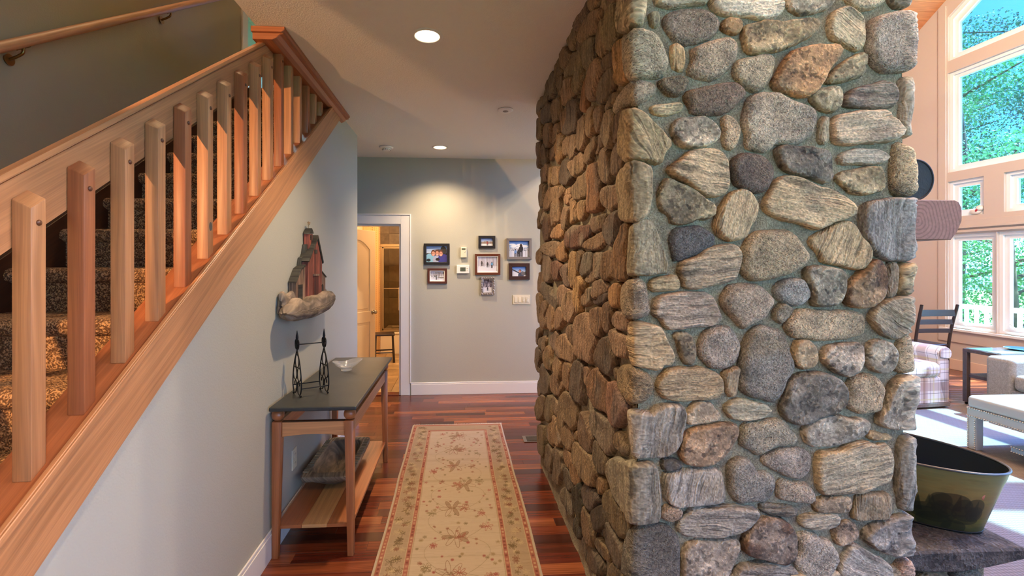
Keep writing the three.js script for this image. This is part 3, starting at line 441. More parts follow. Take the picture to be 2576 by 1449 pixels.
  ['f', 'b3a17a', 'g', 0, [771, 1106, 794, 1125, 831, 1135, 867, 1129, 893, 1104, 900, 1074, 891, 1039, 891, 1010, 867, 996, 831, 994, 789, 1007, 755, 1027, 763, 1066]],
  ['r', 'a49c86', 'm', 60, [914, 1064, 935, 1103, 967, 1125, 988, 1132, 1009, 1102, 1017, 1077, 1017, 1002, 1012, 963, 993, 936, 940, 935, 904, 945, 872, 961, 883, 985, 904, 1019]],
  ['f', 'b09a78', 'm', 0, [169, 991, 186, 1032, 216, 1045, 253, 1047, 268, 1023, 295, 993, 290, 984, 245, 975, 176, 972]],
  ['f', '9a9478', 's', 0, [310, 1027, 335, 1043, 360, 1052, 426, 1039, 461, 1034, 481, 1016, 461, 995, 421, 981, 375, 977, 330, 988]],
  ['f', 'a3835c', 'u', 5, [151, 910, 176, 943, 216, 957, 245, 961, 295, 967, 345, 966, 358, 953, 350, 915, 325, 877, 290, 844, 255, 826, 206, 822, 161, 833, 146, 867]],
  ['f', '9d967c', 'g', 0, [378, 963, 421, 971, 507, 979, 532, 969, 553, 939, 578, 914, 576, 895, 542, 888, 492, 885, 461, 868, 433, 847, 406, 870, 370, 893]],
  ['f', 'aba48f', 'm', 0, [596, 933, 614, 957, 655, 981, 701, 990, 748, 984, 779, 973, 831, 975, 846, 957, 836, 928, 805, 909, 763, 890, 701, 882, 639, 878, 614, 894]],
  ['f', 'b79c62', 'm', 0, [841, 923, 867, 927, 904, 911, 935, 911, 938, 895, 883, 895, 852, 903]],
  ['f', '6f6c64', 'm', 0, [80, 840, 95, 849, 137, 843, 149, 833, 144, 819, 117, 810, 87, 810]],
  ['f', '96938a', 's', 75, [90, 792, 107, 803, 196, 808, 280, 808, 295, 786, 308, 733, 303, 694, 275, 688, 206, 688, 127, 685, 102, 705, 95, 744]],
  ['f', '868478', 'g', 0, [323, 795, 325, 829, 355, 847, 391, 844, 416, 812, 426, 787, 461, 791, 489, 775, 493, 746, 481, 708, 461, 691, 406, 688, 355, 688, 330, 722]],
  ['f', '9a9284', 'g', 0, [446, 840, 471, 854, 522, 867, 573, 878, 609, 867, 627, 840, 624, 806, 609, 777, 578, 767, 537, 776, 492, 800, 456, 820]],
  ['f', 'a89a74', 's', 12, [650, 825, 655, 859, 701, 860, 753, 871, 779, 890, 831, 891, 878, 877, 914, 884, 925, 847, 934, 812, 927, 768, 919, 743, 872, 730, 815, 712, 742, 709, 670, 709, 655, 731, 650, 776]],
  ['r', '7a786a', 's', 90, [954, 806, 959, 866, 977, 910, 1009, 909, 1025, 889, 1026, 633, 977, 642, 967, 657, 956, 727]],
  ['f', 'a99c84', 'g', 0, [504, 722, 512, 763, 563, 749, 609, 750, 629, 727, 642, 693, 629, 678, 588, 685, 547, 688, 509, 699]],
  ['f', 'a08b66', 'm', 0, [637, 661, 650, 683, 681, 694, 768, 701, 778, 683, 776, 654, 763, 639, 701, 644, 655, 644]],
  ['f', '8f8160', 's', 88, [781, 624, 799, 658, 799, 697, 846, 703, 925, 701, 925, 664, 914, 617, 872, 614, 799, 611]],
  ['f', 'a88c70', 'g', 0, [77, 658, 97, 679, 137, 680, 151, 665, 141, 642, 112, 631, 87, 641]],
  ['f', '8c897e', 's', -3, [137, 618, 146, 642, 176, 655, 196, 676, 236, 672, 285, 675, 370, 675, 426, 663, 428, 646, 401, 618, 360, 586, 305, 578, 245, 571, 166, 574, 141, 594]],
  ['f', '6b685a', 's', 0, [438, 665, 451, 680, 487, 673, 547, 664, 578, 656, 576, 641, 542, 633, 476, 642, 443, 653]],
  ['f', 'a09a82', 's', 5, [581, 619, 609, 635, 670, 636, 727, 636, 735, 616, 727, 597, 691, 586, 634, 583, 599, 594]],
  ['f', 'a08c70', 'm', 0, [709, 573, 727, 594, 763, 608, 794, 599, 805, 574, 799, 550, 763, 537, 724, 526, 717, 548]],
  ['r', '8f8f88', 'm', 0, [825, 554, 852, 582, 899, 601, 961, 618, 1009, 626, 1019, 596, 1022, 551, 1026, 487, 988, 481, 940, 480, 888, 497, 846, 524]],
  ['f', 'a19684', 'm', 0, [156, 512, 176, 549, 216, 560, 275, 555, 360, 562, 363, 533, 345, 490, 315, 443, 295, 410, 196, 405, 151, 426, 156, 464]],
  ['f', '94826e', 'u', 0, [373, 537, 391, 594, 421, 622, 471, 630, 517, 624, 553, 598, 568, 559, 568, 510, 553, 476, 522, 470, 471, 485, 411, 502, 378, 517]],
  ['f', 'a5a193', 'g', 0, [563, 481, 588, 514, 583, 558, 583, 568, 639, 573, 660, 545, 696, 544, 722, 494, 727, 474, 701, 431, 681, 393, 599, 396]],
  ['f', '9b9a92', 's', -30, [730, 440, 753, 483, 768, 522, 794, 523, 836, 499, 899, 462, 925, 437, 927, 392, 904, 373, 732, 391]],
  ['r', 'b09078', 'g', 0, [954, 430, 967, 455, 1004, 458, 1027, 432, 1026, 378, 951, 381]],
  ['f', '8c867a', 's', -8, [340, 442, 365, 465, 421, 472, 497, 471, 553, 459, 581, 427, 596, 387, 335, 398]],
  ['c', 'a09670', 'm', 60, [-132, 2550, 21, 2478, 21, 2421, 16, 2377, 6, 2360, -20, 2362, -25, 2375, -65, 2378, -114, 2400, -132, 2425]],
  ['c', 'a39d80', 'g', 0, [-45, 2368, -25, 2340, 6, 2349, 48, 2336, 75, 2313, 92, 2270, 105, 2246, 97, 2213, 82, 2188, 53, 2182, -1, 2177, -25, 2180, -45, 2204, -65, 2230, -72, 2298, -69, 2357]],
  ['c', 'a0957c', 'g', 0, [-6, 2181, -15, 2167, -1, 2172, 28, 2168, 58, 2159, 65, 2145, 48, 2125, 19, 2101, -6, 2088, -20, 2090, -25, 2110, -114, 2119, -166, 2113, -205, 2131, -205, 2158, -151, 2179, -79, 2183]],
  ['c', '9c8858', 's', 110, [-45, 2095, -23, 2071, 6, 2067, 43, 2020, 97, 1973, 117, 1950, 82, 1911, 73, 1882, 38, 1889, -1, 1891, -23, 1887, -32, 1895, -72, 1913, -93, 1959, -89, 2014, -79, 2056]],
  ['c', '96855f', 's', 90, [-93, 1882, -35, 1881, -1, 1886, 26, 1877, 36, 1844, 36, 1734, 29, 1691, 4, 1682, -30, 1680, -32, 1684, -107, 1695, -122, 1722, -125, 1782, -125, 1834, -122, 1862]],
  ['c', '8b8468', 's', 88, [0, 1668, -11, 1676, 6, 1682, 43, 1679, 58, 1652, 77, 1595, 102, 1519, 97, 1499, 68, 1499, 24, 1494, -11, 1497, -32, 1486, -45, 1511, -45, 1573, -35, 1656]],
  ['c', '9a8666', 'g', 0, [-45, 1474, -18, 1476, 9, 1478, 24, 1461, 29, 1414, 33, 1375, 24, 1352, -1, 1342, -20, 1340, -32, 1336, -79, 1348, -107, 1376, -111, 1435, -93, 1457]],
  ['c', 'b39b6e', 's', 2, [-13, 1331, -18, 1330, 14, 1330, 43, 1316, 73, 1308, 87, 1275, 107, 1236, 124, 1212, 122, 1193, 117, 1179, 82, 1181, 70, 1160, 24, 1173, -15, 1178, -19, 1172, -38, 1193, -42, 1254, -32, 1304]],
  ['c', '86714c', 'g', 0, [-129, 1148, -45, 1169, -20, 1171, 9, 1161, 33, 1146, 46, 1117, 43, 1094, 33, 1070, 14, 1049, -20, 1043, -19, 1031, -72, 1040, -129, 1057, -151, 1077, -159, 1115]],
  ['c', '8a857a', 's', 85, [-22, 1015, -18, 1024, 43, 1011, 53, 1032, 141, 1044, 159, 1025, 151, 953, 132, 887, 92, 859, -1, 856, -18, 864, -16, 859, -22, 893, -19, 967]],
  ['c', '787464', 's', 90, [-222, 749, -151, 790, -58, 809, -23, 833, 28, 839, 58, 836, 69, 754, 70, 659, 63, 634, -15, 634, 0, 629, -86, 623, -174, 629, -246, 654, -259, 683]],
  ['c', '5f605c', 'g', 0, [-32, 584, -11, 609, 14, 625, 63, 623, 107, 605, 137, 570, 144, 546, 141, 465, 137, 407, -15, 414, -79, 382, -79, 458, -65, 522]],
  ['l', '6b5a4a', 's', 90, [-773, 2749, -787, 2781, -706, 2804, -642, 2820, -582, 2795, -537, 2769, -554, 2746, -618, 2736, -667, 2715, -719, 2711]],
  ['l', '84704e', 's', 90, [-548, 2749, -537, 2782, -400, 2702, -410, 2677, -461, 2682, -514, 2703]],
  ['l', '7d6d4c', 's', 90, [-362, 2679, -293, 2639, -289, 2603, -307, 2595, -343, 2630]],
  ['l', '83694a', 's', 90, [-285, 2634, -205, 2588, -217, 2567, -246, 2566, -285, 2597]],
  ['l', '80684a', 's', 90, [-693, 2680, -667, 2708, -582, 2707, -504, 2693, -400, 2655, -367, 2626, -386, 2604, -430, 2585, -461, 2570, -548, 2591, -642, 2614, -699, 2656]],
  ['l', '86714f', 's', 90, [-430, 2524, -430, 2570, -400, 2593, -362, 2582, -316, 2557, -320, 2534, -334, 2512, -325, 2466, -307, 2435, -325, 2414, -362, 2411, -400, 2455, -430, 2493]],
  ['l', '7d7048', 's', 90, [-316, 2485, -316, 2520, -272, 2522, -263, 2554, -197, 2556, -129, 2515, -136, 2484, -144, 2449, -136, 2411, -159, 2402, -182, 2378, -246, 2398, -298, 2445]],
  ['l', '7a6a4a', 's', 90, [-927, 2752, -935, 2786, -859, 2800, -801, 2778, -766, 2742, -773, 2706, -801, 2673, -859, 2678]],
  ['l', '6f6050', 's', 90, [-780, 2666, -759, 2688, -693, 2673, -655, 2620, -706, 2628, -759, 2635]],
  ['l', '75694a', 's', 90, [-630, 2531, -642, 2594, -606, 2607, -514, 2578, -440, 2547, -430, 2493, -430, 2448, -482, 2433, -559, 2451, -606, 2490]],
  ['l', '776a48', 's', 90, [-746, 2403, -794, 2450, -759, 2525, -746, 2608, -706, 2631, -655, 2610, -649, 2563, -661, 2501, -655, 2447, -693, 2411]],
  ['l', '77674a', 's', 90, [-1121, 2756, -1112, 2801, -1034, 2791, -904, 2696, -874, 2667, -951, 2652, -1034, 2653, -1103, 2699]],
  ['l', '746645', 's', 90, [-1034, 2609, -1051, 2644, -951, 2652, -859, 2671, -759, 2628, -773, 2567, -787, 2533, -889, 2557]],
  ['l', '6c5f44', 's', 90, [-1275, 2743, -1285, 2786, -1215, 2798, -1140, 2768, -1103, 2695, -1068, 2659, -1158, 2660, -1215, 2669]],
  ['l', '6a5f4c', 's', 90, [-1436, 2660, -1436, 2774, -1359, 2787, -1255, 2721, -1225, 2667, -1255, 2614, -1337, 2614, -1380, 2608]],
  ['l', '746347', 's', 90, [-1206, 2616, -1215, 2663, -1140, 2661, -1051, 2636, -1034, 2601, -1086, 2582, -1121, 2551, -1158, 2540]],
  ['l', '8a6c4a', 's', 90, [-1112, 2511, -1103, 2548, -1017, 2583, -889, 2556, -844, 2524, -815, 2458, -794, 2425, -874, 2425, -967, 2428, -1103, 2469]],
  ['l', '8a5a2a', 's', 90, [-674, 2353, -649, 2411, -582, 2431, -571, 2364, -565, 2264, -582, 2257, -642, 2277, -680, 2300, -686, 2333]],
  ['l', '8f714f', 's', 90, [-571, 2397, -559, 2431, -482, 2440, -400, 2437, -362, 2402, -352, 2362, -391, 2331, -440, 2305, -451, 2281, -504, 2283, -537, 2300, -571, 2338]],
  ['l', '6f5f48', 's', 90, [-430, 2265, -435, 2297, -381, 2327, -316, 2335, -246, 2328, -197, 2302, -182, 2268, -190, 2245, -230, 2225, -289, 2214, -352, 2213, -400, 2235]],
  ['l', '5f5244', 's', 90, [-352, 2368, -352, 2401, -289, 2395, -197, 2375, -193, 2341, -197, 2315, -272, 2337, -325, 2345]],
  ['l', 'b08440', 's', 90, [-190, 2368, -159, 2388, -100, 2378, -79, 2347, -79, 2301, -69, 2247, -69, 2206, -100, 2209, -136, 2212, -159, 2232, -174, 2270, -193, 2300]],
  ['l', '746348', 's', 90, [-263, 2204, -230, 2211, -159, 2198, -174, 2180, -230, 2167, -307, 2165, -316, 2180]],
  ['l', '655a48', 's', 90, [-1578, 2775, -1493, 2798, -1447, 2788, -1458, 2705, -1447, 2632, -1565, 2675]],
  ['l', '6a5c48', 's', 90, [-1747, 2766, -1615, 2770, -1590, 2684, -1615, 2669, -1747, 2705]],
  ['l', '7a6448', 's', 90, [-1967, 2723, -1967, 2782, -1832, 2770, -1803, 2709, -1803, 2678, -1921, 2676]],
  ['l', '6e5f48', 's', 90, [-1789, 2724, -1775, 2770, -1493, 2676, -1447, 2641, -1517, 2643, -1667, 2672, -1775, 2684]],
  ['l', '86683e', 's', 90, [-1876, 2661, -1775, 2674, -1680, 2661, -1693, 2616, -1803, 2622]],
  ['l', '635a52', 's', 90, [-1693, 2562, -1680, 2627, -1493, 2634, -1402, 2570, -1380, 2500, -1447, 2489, -1615, 2513]],
  ['l', '80694a', 's', 90, [-1348, 2436, -1359, 2515, -1316, 2575, -1158, 2540, -1121, 2497, -1131, 2435, -1140, 2409, -1215, 2425, -1316, 2435]],
  ['l', '7f623f', 's', 90, [-1121, 2387, -1103, 2430, -920, 2403, -912, 2370, -984, 2343, -1034, 2320, -1086, 2303, -1112, 2343]],
  ['l', '5f5148', 's', 90, [-984, 2262, -1034, 2300, -935, 2328, -889, 2377, -874, 2413, -773, 2391, -693, 2345, -706, 2298, -732, 2254, -759, 2220, -844, 2230]],
  ['l', '76624a', 's', 90, [-1921, 2612, -1921, 2660, -1720, 2615, -1680, 2548, -1641, 2502, -1667, 2450, -1832, 2461, -1921, 2506]],
  ['l', '806446', 's', 90, [-1628, 2454, -1615, 2494, -1541, 2500, -1359, 2448, -1337, 2411, -1359, 2359, -1424, 2314, -1565, 2331, -1628, 2386]],
  ['l', '86694a', 's', 90, [-1359, 2386, -1348, 2409, -1275, 2414, -1140, 2384, -1131, 2349, -1158, 2303, -1275, 2297, -1359, 2306]],
  ['l', '7d6244', 's', 90, [-746, 2159, -732, 2212, -706, 2263, -618, 2255, -594, 2234, -594, 2194, -582, 2155, -594, 2112, -655, 2087, -719, 2121]],
  ['l', '87683c', 's', 90, [-582, 2198, -582, 2247, -537, 2264, -461, 2247, -451, 2219, -446, 2180, -410, 2139, -420, 2118, -471, 2111, -525, 2119, -571, 2165]],
  ['l', '7b6248', 's', 90, [-446, 2196, -430, 2221, -343, 2209, -316, 2188, -325, 2148, -352, 2127, -362, 2089, -400, 2109, -420, 2157]],
  ['l', '8a7656', 's', 90, [-352, 2112, -325, 2148, -289, 2165, -230, 2153, -197, 2120, -190, 2080, -205, 2047, -230, 2004, -255, 1998, -298, 2025, -343, 2075]],
  ['l', '6a4f34', 's', 90, [-190, 2042, -193, 2079, -182, 2110, -122, 2108, -52, 2100, -45, 2070, -86, 2048, -93, 2015, -159, 2007, -190, 1994]],
  ['l', '94692f', 's', 90, [-1295, 2241, -1275, 2284, -1158, 2316, -1086, 2299, -1059, 2255, -1103, 2223, -1051, 2161, -1086, 2137, -1158, 2137, -1215, 2171]],
  ['l', '8a6a4a', 's', 90, [-1051, 2201, -1034, 2244, -920, 2248, -889, 2228, -920, 2183, -912, 2147, -967, 2140, -1034, 2169]],
  ['l', '775d44', 's', 90, [-904, 2130, -896, 2200, -844, 2226, -759, 2202, -746, 2152, -706, 2107, -773, 2088, -859, 2090]],
  ['l', '7a5f40', 's', 90, [-642, 2051, -582, 2089, -440, 2105, -415, 2083, -430, 2050, -482, 2032, -504, 2009, -594, 2010, -642, 2034]],
  ['l', '6f563c', 's', 90, [-410, 2081, -400, 2100, -352, 2080, -316, 2032, -362, 2027, -430, 2011, -440, 2022, -410, 2045]],
  ['l', '6f5c4a', 's', 90, [-1905, 2280, -1905, 2460, -1775, 2440, -1761, 2391, -1775, 2273, -1832, 2244]],
  ['l', '67543f', 's', 90, [-1733, 2264, -1747, 2388, -1615, 2383, -1493, 2309, -1481, 2255, -1565, 2231, -1667, 2234]],
  ['l', '84664a', 's', 90, [-1470, 2243, -1470, 2303, -1295, 2289, -1295, 2233, -1359, 2221, -1447, 2219]],
  ['l', '8f7050', 's', 90, [-904, 2066, -874, 2086, -706, 2097, -649, 2069, -642, 2024, -667, 1998, -773, 1992, -815, 1989, -859, 2027]],
  ['l', '7f6648', 's', 90, [-395, 1954, -386, 1997, -362, 2021, -298, 2016, -263, 1979, -255, 1933, -213, 1891, -238, 1868, -289, 1863, -352, 1889, -381, 1921]],
  ['l', '6f5841', 's', 90, [-213, 1940, -213, 1976, -166, 1996, -100, 2009, -100, 1968, -93, 1928, -65, 1902, -93, 1882, -122, 1868, -190, 1878, -213, 1907]],
  ['l', '84694f', 's', 90, [-1846, 2195, -1803, 2233, -1565, 2231, -1470, 2196, -1493, 2141, -1565, 2108, -1720, 2131]],
  ['l', '9a7744', 's', 90, [-1481, 2074, -1470, 2173, -1359, 2168, -1348, 2112, -1369, 2054, -1447, 2049]],
  ['l', '947452', 's', 90, [-1348, 2050, -1337, 2124, -1295, 2150, -1187, 2127, -1177, 2066, -1187, 2022, -1295, 2028]],
  ['l', '574638', 's', 90, [-1158, 2021, -1158, 2075, -1121, 2129, -984, 2130, -859, 2086, -889, 2040, -830, 1992, -889, 1969, -1017, 1984]],
  ['l', '7c6342', 's', 90, [-844, 1903, -830, 1944, -693, 1973, -559, 1976, -548, 1938, -559, 1882, -582, 1859, -667, 1859, -746, 1859, -815, 1876]],
  ['l', '8f5e2c', 's', 90, [-542, 1857, -537, 1936, -514, 1995, -461, 1987, -395, 1966, -381, 1906, -343, 1870, -352, 1828, -352, 1772, -420, 1765, -537, 1769, -542, 1808]],
  ['l', '84674a', 's', 90, [-334, 1825, -325, 1852, -263, 1848, -197, 1839, -159, 1843, -136, 1829, -129, 1765, -213, 1741, -263, 1755, -325, 1786]],
  ['l', '96714a', 's', 90, [-1042, 1937, -1017, 1960, -889, 1954, -844, 1921, -889, 1917, -920, 1918, -967, 1923, -1051, 1936]],
  ['l', '8a6946', 's', 90, [-1306, 1973, -1306, 2017, -1215, 2014, -1086, 1984, -1068, 1949, -1140, 1927, -1158, 1785, -1295, 1797, -1306, 1907]],
  ['l', '84623e', 's', 90, [-1541, 2009, -1447, 2045, -1337, 2026, -1337, 1991, -1359, 1941, -1493, 1904, -1615, 1909, -1590, 1963]],
  ['l', '7a644c', 's', 90, [-1890, 2063, -1876, 2128, -1747, 2126, -1615, 2088, -1615, 2035, -1641, 1946, -1803, 1951, -1890, 2004]],
  ['l', '6f5540', 's', 90, [-1921, 1875, -1890, 1930, -1720, 1936, -1667, 1895, -1775, 1861, -1832, 1815, -1905, 1800]],
  ['l', '8f7e68', 's', 90, [-1846, 1868, -1720, 1901, -1590, 1901, -1578, 1870, -1693, 1843, -1775, 1826]],
  ['l', '5f402c', 's', 90, [-1667, 1821, -1590, 1867, -1470, 1873, -1436, 1828, -1447, 1774, -1436, 1727, -1470, 1693, -1590, 1687, -1680, 1714]],
  ['l', '86674a', 's', 90, [-1424, 1790, -1413, 1880, -1380, 1930, -1327, 1927, -1320, 1847, -1320, 1781, -1380, 1773]],
  ['l', '84664a', 's', 90, [-1103, 1738, -1103, 1795, -1068, 1844, -984, 1855, -912, 1841, -920, 1800, -935, 1752, -1017, 1720]],
  ['l', '8f6b40', 's', 90, [-912, 1765, -904, 1840, -889, 1883, -844, 1884, -801, 1845, -773, 1795, -752, 1757, -830, 1757, -889, 1752]],
  ['l', '96703f', 's', 90, [-739, 1774, -739, 1837, -693, 1848, -594, 1838, -571, 1805, -582, 1774, -618, 1754, -706, 1749]],
  ['l', '8f6a46', 's', 90, [-1059, 1899, -1042, 1932, -904, 1915, -889, 1890, -935, 1866, -1000, 1869]],
  ['l', '6f5641', 's', 90, [-514, 1731, -493, 1745, -362, 1743, -302, 1737, -302, 1708, -325, 1687, -420, 1674, -471, 1674, -504, 1702]],
  ['l', '6a5747', 's', 90, [-316, 1666, -307, 1694, -230, 1729, -136, 1734, -122, 1717, -129, 1692, -159, 1666, -166, 1629, -197, 1596, -263, 1620, -307, 1643]],
  ['l', '5f3a2a', 's', 90, [-984, 1675, -967, 1705, -830, 1735, -667, 1718, -525, 1713, -504, 1689, -493, 1666, -571, 1652, -618, 1624, -773, 1613, -920, 1626, -967, 1647]],
  ['l', '846546', 's', 90, [-606, 1617, -571, 1639, -461, 1658, -343, 1668, -320, 1649, -316, 1620, -362, 1602, -461, 1593, -537, 1601]],
  ['l', 'a06f38', 's', 90, [-1424, 1704, -1380, 1746, -1215, 1777, -1121, 1764, -1103, 1722, -1103, 1698, -1215, 1688, -1295, 1697]],
  ['l', '7d5a30', 's', 90, [-209, 1536, -174, 1595, -136, 1648, -107, 1682, -52, 1677, -48, 1622, -52, 1573, -55, 1511, -62, 1476, -144, 1468, -197, 1482]],
  ['l', '846a50', 's', 90, [-1761, 1642, -1720, 1671, -1447, 1682, -1215, 1671, -1177, 1635, -1235, 1595, -1380, 1576, -1541, 1597, -1693, 1620]],
  ['l', '956b3a', 's', 90, [-1206, 1590, -1196, 1619, -1051, 1666, -992, 1667, -967, 1635, -1017, 1606, -1000, 1558, -1103, 1547, -1187, 1560]],
  ['l', '7d5f40', 's', 90, [-1921, 1590, -1905, 1631, -1803, 1654, -1720, 1616, -1720, 1591, -1775, 1536, -1861, 1526]],
  ['l', '756050', 's', 90, [-1641, 1517, -1615, 1604, -1493, 1615, -1424, 1572, -1413, 1495, -1424, 1413, -1517, 1405, -1615, 1439]],
  ['l', '6a4636', 's', 90, [-1391, 1459, -1391, 1549, -1196, 1552, -1086, 1519, -1103, 1478, -1140, 1440, -1275, 1427]],
  ['l', '765f52', 's', 90, [-1103, 1478, -1086, 1511, -920, 1535, -896, 1501, -912, 1463, -889, 1415, -951, 1400, -1051, 1427]],
  ['l', '94713f', 's', 90, [-889, 1482, -889, 1557, -844, 1601, -773, 1595, -773, 1556, -752, 1503, -759, 1467, -815, 1411, -859, 1401, -896, 1433]],
  ['l', '6f573c', 's', 90, [-752, 1556, -759, 1598, -667, 1599, -655, 1575, -667, 1534, -693, 1493, -746, 1503]],
  ['l', '55443a', 's', 90, [-667, 1493, -655, 1541, -571, 1590, -461, 1583, -456, 1552, -461, 1515, -525, 1486, -630, 1470]],
  ['l', '7a6146', 's', 90, [-618, 1464, -514, 1486, -451, 1509, -430, 1491, -440, 1460, -514, 1443, -582, 1442]],
  ['l', '735840', 's', 90, [-451, 1497, -451, 1546, -440, 1583, -362, 1581, -334, 1563, -352, 1516, -362, 1478, -400, 1468, -435, 1473]],
  ['l', '75593a', 's', 90, [-343, 1481, -338, 1537, -307, 1582, -230, 1586, -205, 1569, -217, 1528, -226, 1487, -289, 1462, -334, 1470]],
  ['l', '7a5c3f', 's', 90, [-1876, 1411, -1832, 1464, -1720, 1481, -1680, 1442, -1680, 1378, -1747, 1325, -1861, 1318, -1890, 1348]],
  ['l', '6a5c50', 's', 90, [-1693, 1343, -1680, 1403, -1541, 1408, -1447, 1380, -1424, 1336, -1295, 1318, -1255, 1282, -1316, 1220, -1380, 1249, -1517, 1273, -1641, 1292]],
  ['l', '8a6950', 's', 90, [-1235, 1356, -1196, 1401, -1086, 1410, -935, 1397, -889, 1381, -984, 1341, -1051, 1288, -1158, 1282, -1215, 1324]],
  ['l', 'a07838', 's', 90, [-780, 1395, -759, 1439, -680, 1473, -630, 1454, -606, 1421, -655, 1392, -680, 1356, -667, 1299, -719, 1276, -773, 1306]],
  ['l', '80664f', 's', 90, [-471, 1413, -461, 1447, -362, 1469, -307, 1456, -272, 1438, -280, 1418, -371, 1391, -471, 1372, -482, 1390]],
  ['l', '4f3c34', 's', 90, [-493, 1361, -440, 1380, -343, 1402, -263, 1413, -267, 1393, -325, 1366, -410, 1352, -482, 1349]],
  ['l', '7a5f40', 's', 90, [-667, 1336, -667, 1377, -594, 1415, -504, 1426, -477, 1406, -498, 1364, -548, 1337, -642, 1325]],
  ['l', '946a30', 's', 90, [-246, 1408, -230, 1434, -174, 1456, -129, 1458, -122, 1432, -122, 1393, -136, 1369, -190, 1361, -230, 1382]],
  ['l', '7a6148', 's', 90, [-1921, 1160, -1921, 1282, -1832, 1319, -1733, 1315, -1733, 1220, -1789, 1082, -1876, 1086]],
  ['l', '806449', 's', 90, [-1747, 1088, -1733, 1160, -1615, 1274, -1493, 1284, -1517, 1226, -1590, 1171, -1541, 1115, -1590, 1075, -1720, 1076]],
  ['l', '8a6a4a', 's', 90, [-1578, 1148, -1541, 1209, -1424, 1269, -1337, 1248, -1327, 1205, -1337, 1142, -1316, 1109, -1402, 1084, -1493, 1103]],
  ['l', '8a6748', 's', 90, [-1316, 1145, -1316, 1193, -1196, 1274, -1017, 1259, -1000, 1218, -1103, 1160, -1196, 1127, -1275, 1124]],
  ['l', '947255', 's', 90, [-1017, 1279, -1017, 1334, -967, 1368, -844, 1391, -801, 1375, -787, 1315, -830, 1242, -889, 1209, -967, 1214]],
  ['l', '856448', 's', 90, [-787, 1186, -773, 1231, -719, 1269, -642, 1289, -548, 1295, -504, 1258, -461, 1220, -420, 1208, -420, 1175, -471, 1132, -471, 1075, -537, 1071, -655, 1062, -719, 1070, -746, 1107, -787, 1136]],
  ['l', '7a5a3c', 's', 90, [-514, 1279, -504, 1312, -430, 1338, -352, 1345, -329, 1321, -329, 1263, -362, 1218, -430, 1219, -493, 1247]],
  ['l', '6e5236', 's', 90, [-320, 1270, -320, 1322, -307, 1364, -263, 1379, -222, 1366, -205, 1335, -222, 1289, -246, 1255, -289, 1246]],
  ['l', '846852', 's', 90, [-193, 1304, -190, 1328, -159, 1349, -79, 1346, -52, 1332, -48, 1302, -65, 1287, -129, 1281, -182, 1286]],
  ['l', '876a50', 's', 90, [-230, 1247, -222, 1270, -182, 1274, -144, 1263, -65, 1265, -45, 1258, -48, 1203, -52, 1190, -114, 1180, -174, 1183, -197, 1214]],
  ['l', '584634', 's', 90, [-410, 1101, -410, 1137, -371, 1186, -307, 1223, -238, 1240, -213, 1217, -197, 1187, -166, 1169, -190, 1129, -238, 1085, -280, 1072, -362, 1082]],
  ['l', '6a5648', 's', 90, [-1936, 956, -1905, 1035, -1803, 1070, -1775, 1043, -1832, 963, -1861, 916]],
  ['l', '7f664a', 's', 90, [-1817, 940, -1803, 978, -1615, 1028, -1590, 993, -1641, 926, -1693, 892, -1803, 906]],
  ['l', '7d6350', 's', 90, [-1458, 1034, -1424, 1058, -1255, 1114, -1187, 1103, -1215, 1048, -1255, 981, -1337, 978, -1424, 994]],
  ['l', '8f6e4c', 's', 90, [-1215, 1022, -1196, 1068, -1068, 1125, -951, 1124, -874, 1095, -815, 1087, -815, 1051, -844, 997, -984, 986, -1158, 966, -1215, 989]],
  ['l', '7d624a', 's', 90, [-984, 1154, -967, 1179, -889, 1201, -808, 1212, -801, 1162, -815, 1095, -889, 1100, -951, 1124]],
  ['l', '66574c', 's', 90, [-1951, 783, -1936, 882, -1832, 916, -1761, 884, -1775, 820, -1832, 756, -1803, 717, -1890, 722]],
  ['l', '856640', 's', 90, [-1615, 849, -1603, 919, -1493, 982, -1402, 971, -1413, 896, -1359, 876, -1402, 831, -1517, 813]],
  ['l', '8a6a44', 's', 90, [-1327, 853, -1327, 906, -1235, 963, -1158, 962, -1103, 953, -1103, 892, -1121, 831, -1177, 825, -1255, 839]],
  ['l', '84603c', 's', 90, [-1077, 866, -1077, 939, -1034, 964, -844, 994, -830, 975, -874, 909, -889, 849, -920, 829, -1034, 830]],
  ['l', '5d4f44', 's', 90, [-844, 880, -822, 958, -773, 1031, -642, 1055, -612, 1041, -612, 991, -624, 939, -612, 892, -642, 836, -759, 821, -844, 839]],
  ['l', '8a6848', 's', 90, [-606, 996, -600, 1037, -504, 1056, -498, 1041, -537, 1000, -548, 955, -600, 965]],
  ['l', '775536', 's', 90, [-514, 983, -504, 1027, -430, 1069, -371, 1065, -289, 1050, -280, 1016, -272, 962, -267, 915, -352, 902, -440, 898, -504, 923]],
  ['l', '84583f', 's', 90, [-267, 1033, -263, 1048, -190, 1070, -122, 1059, -58, 1031, -52, 1004, -93, 942, -136, 909, -182, 903, -246, 922, -267, 977]],
  ['l', '66584a', 's', 90, [-1775, 633, -1775, 744, -1615, 839, -1517, 818, -1470, 769, -1447, 720, -1470, 663, -1641, 600, -1775, 576]],
  ['l', '856544', 's', 90, [-1424, 748, -1402, 804, -1295, 842, -1177, 825, -1086, 836, -1086, 795, -1177, 729, -1316, 693, -1424, 712]],
  ['l', '6a5542', 's', 90, [-1890, 544, -1905, 624, -1832, 689, -1780, 682, -1780, 565, -1861, 526]],
  ['l', '6f5a40', 's', 90, [-197, 1084, -197, 1117, -166, 1132, -155, 1108, -162, 1080]],
  ['l', '6f5a42', 's', 90, [-1921, 413, -1890, 506, -1720, 581, -1603, 600, -1615, 534, -1641, 463, -1720, 397, -1861, 349]],
  ['l', '6d5836', 's', 90, [-1603, 456, -1590, 542, -1481, 649, -1413, 655, -1391, 581, -1380, 513, -1517, 447]],
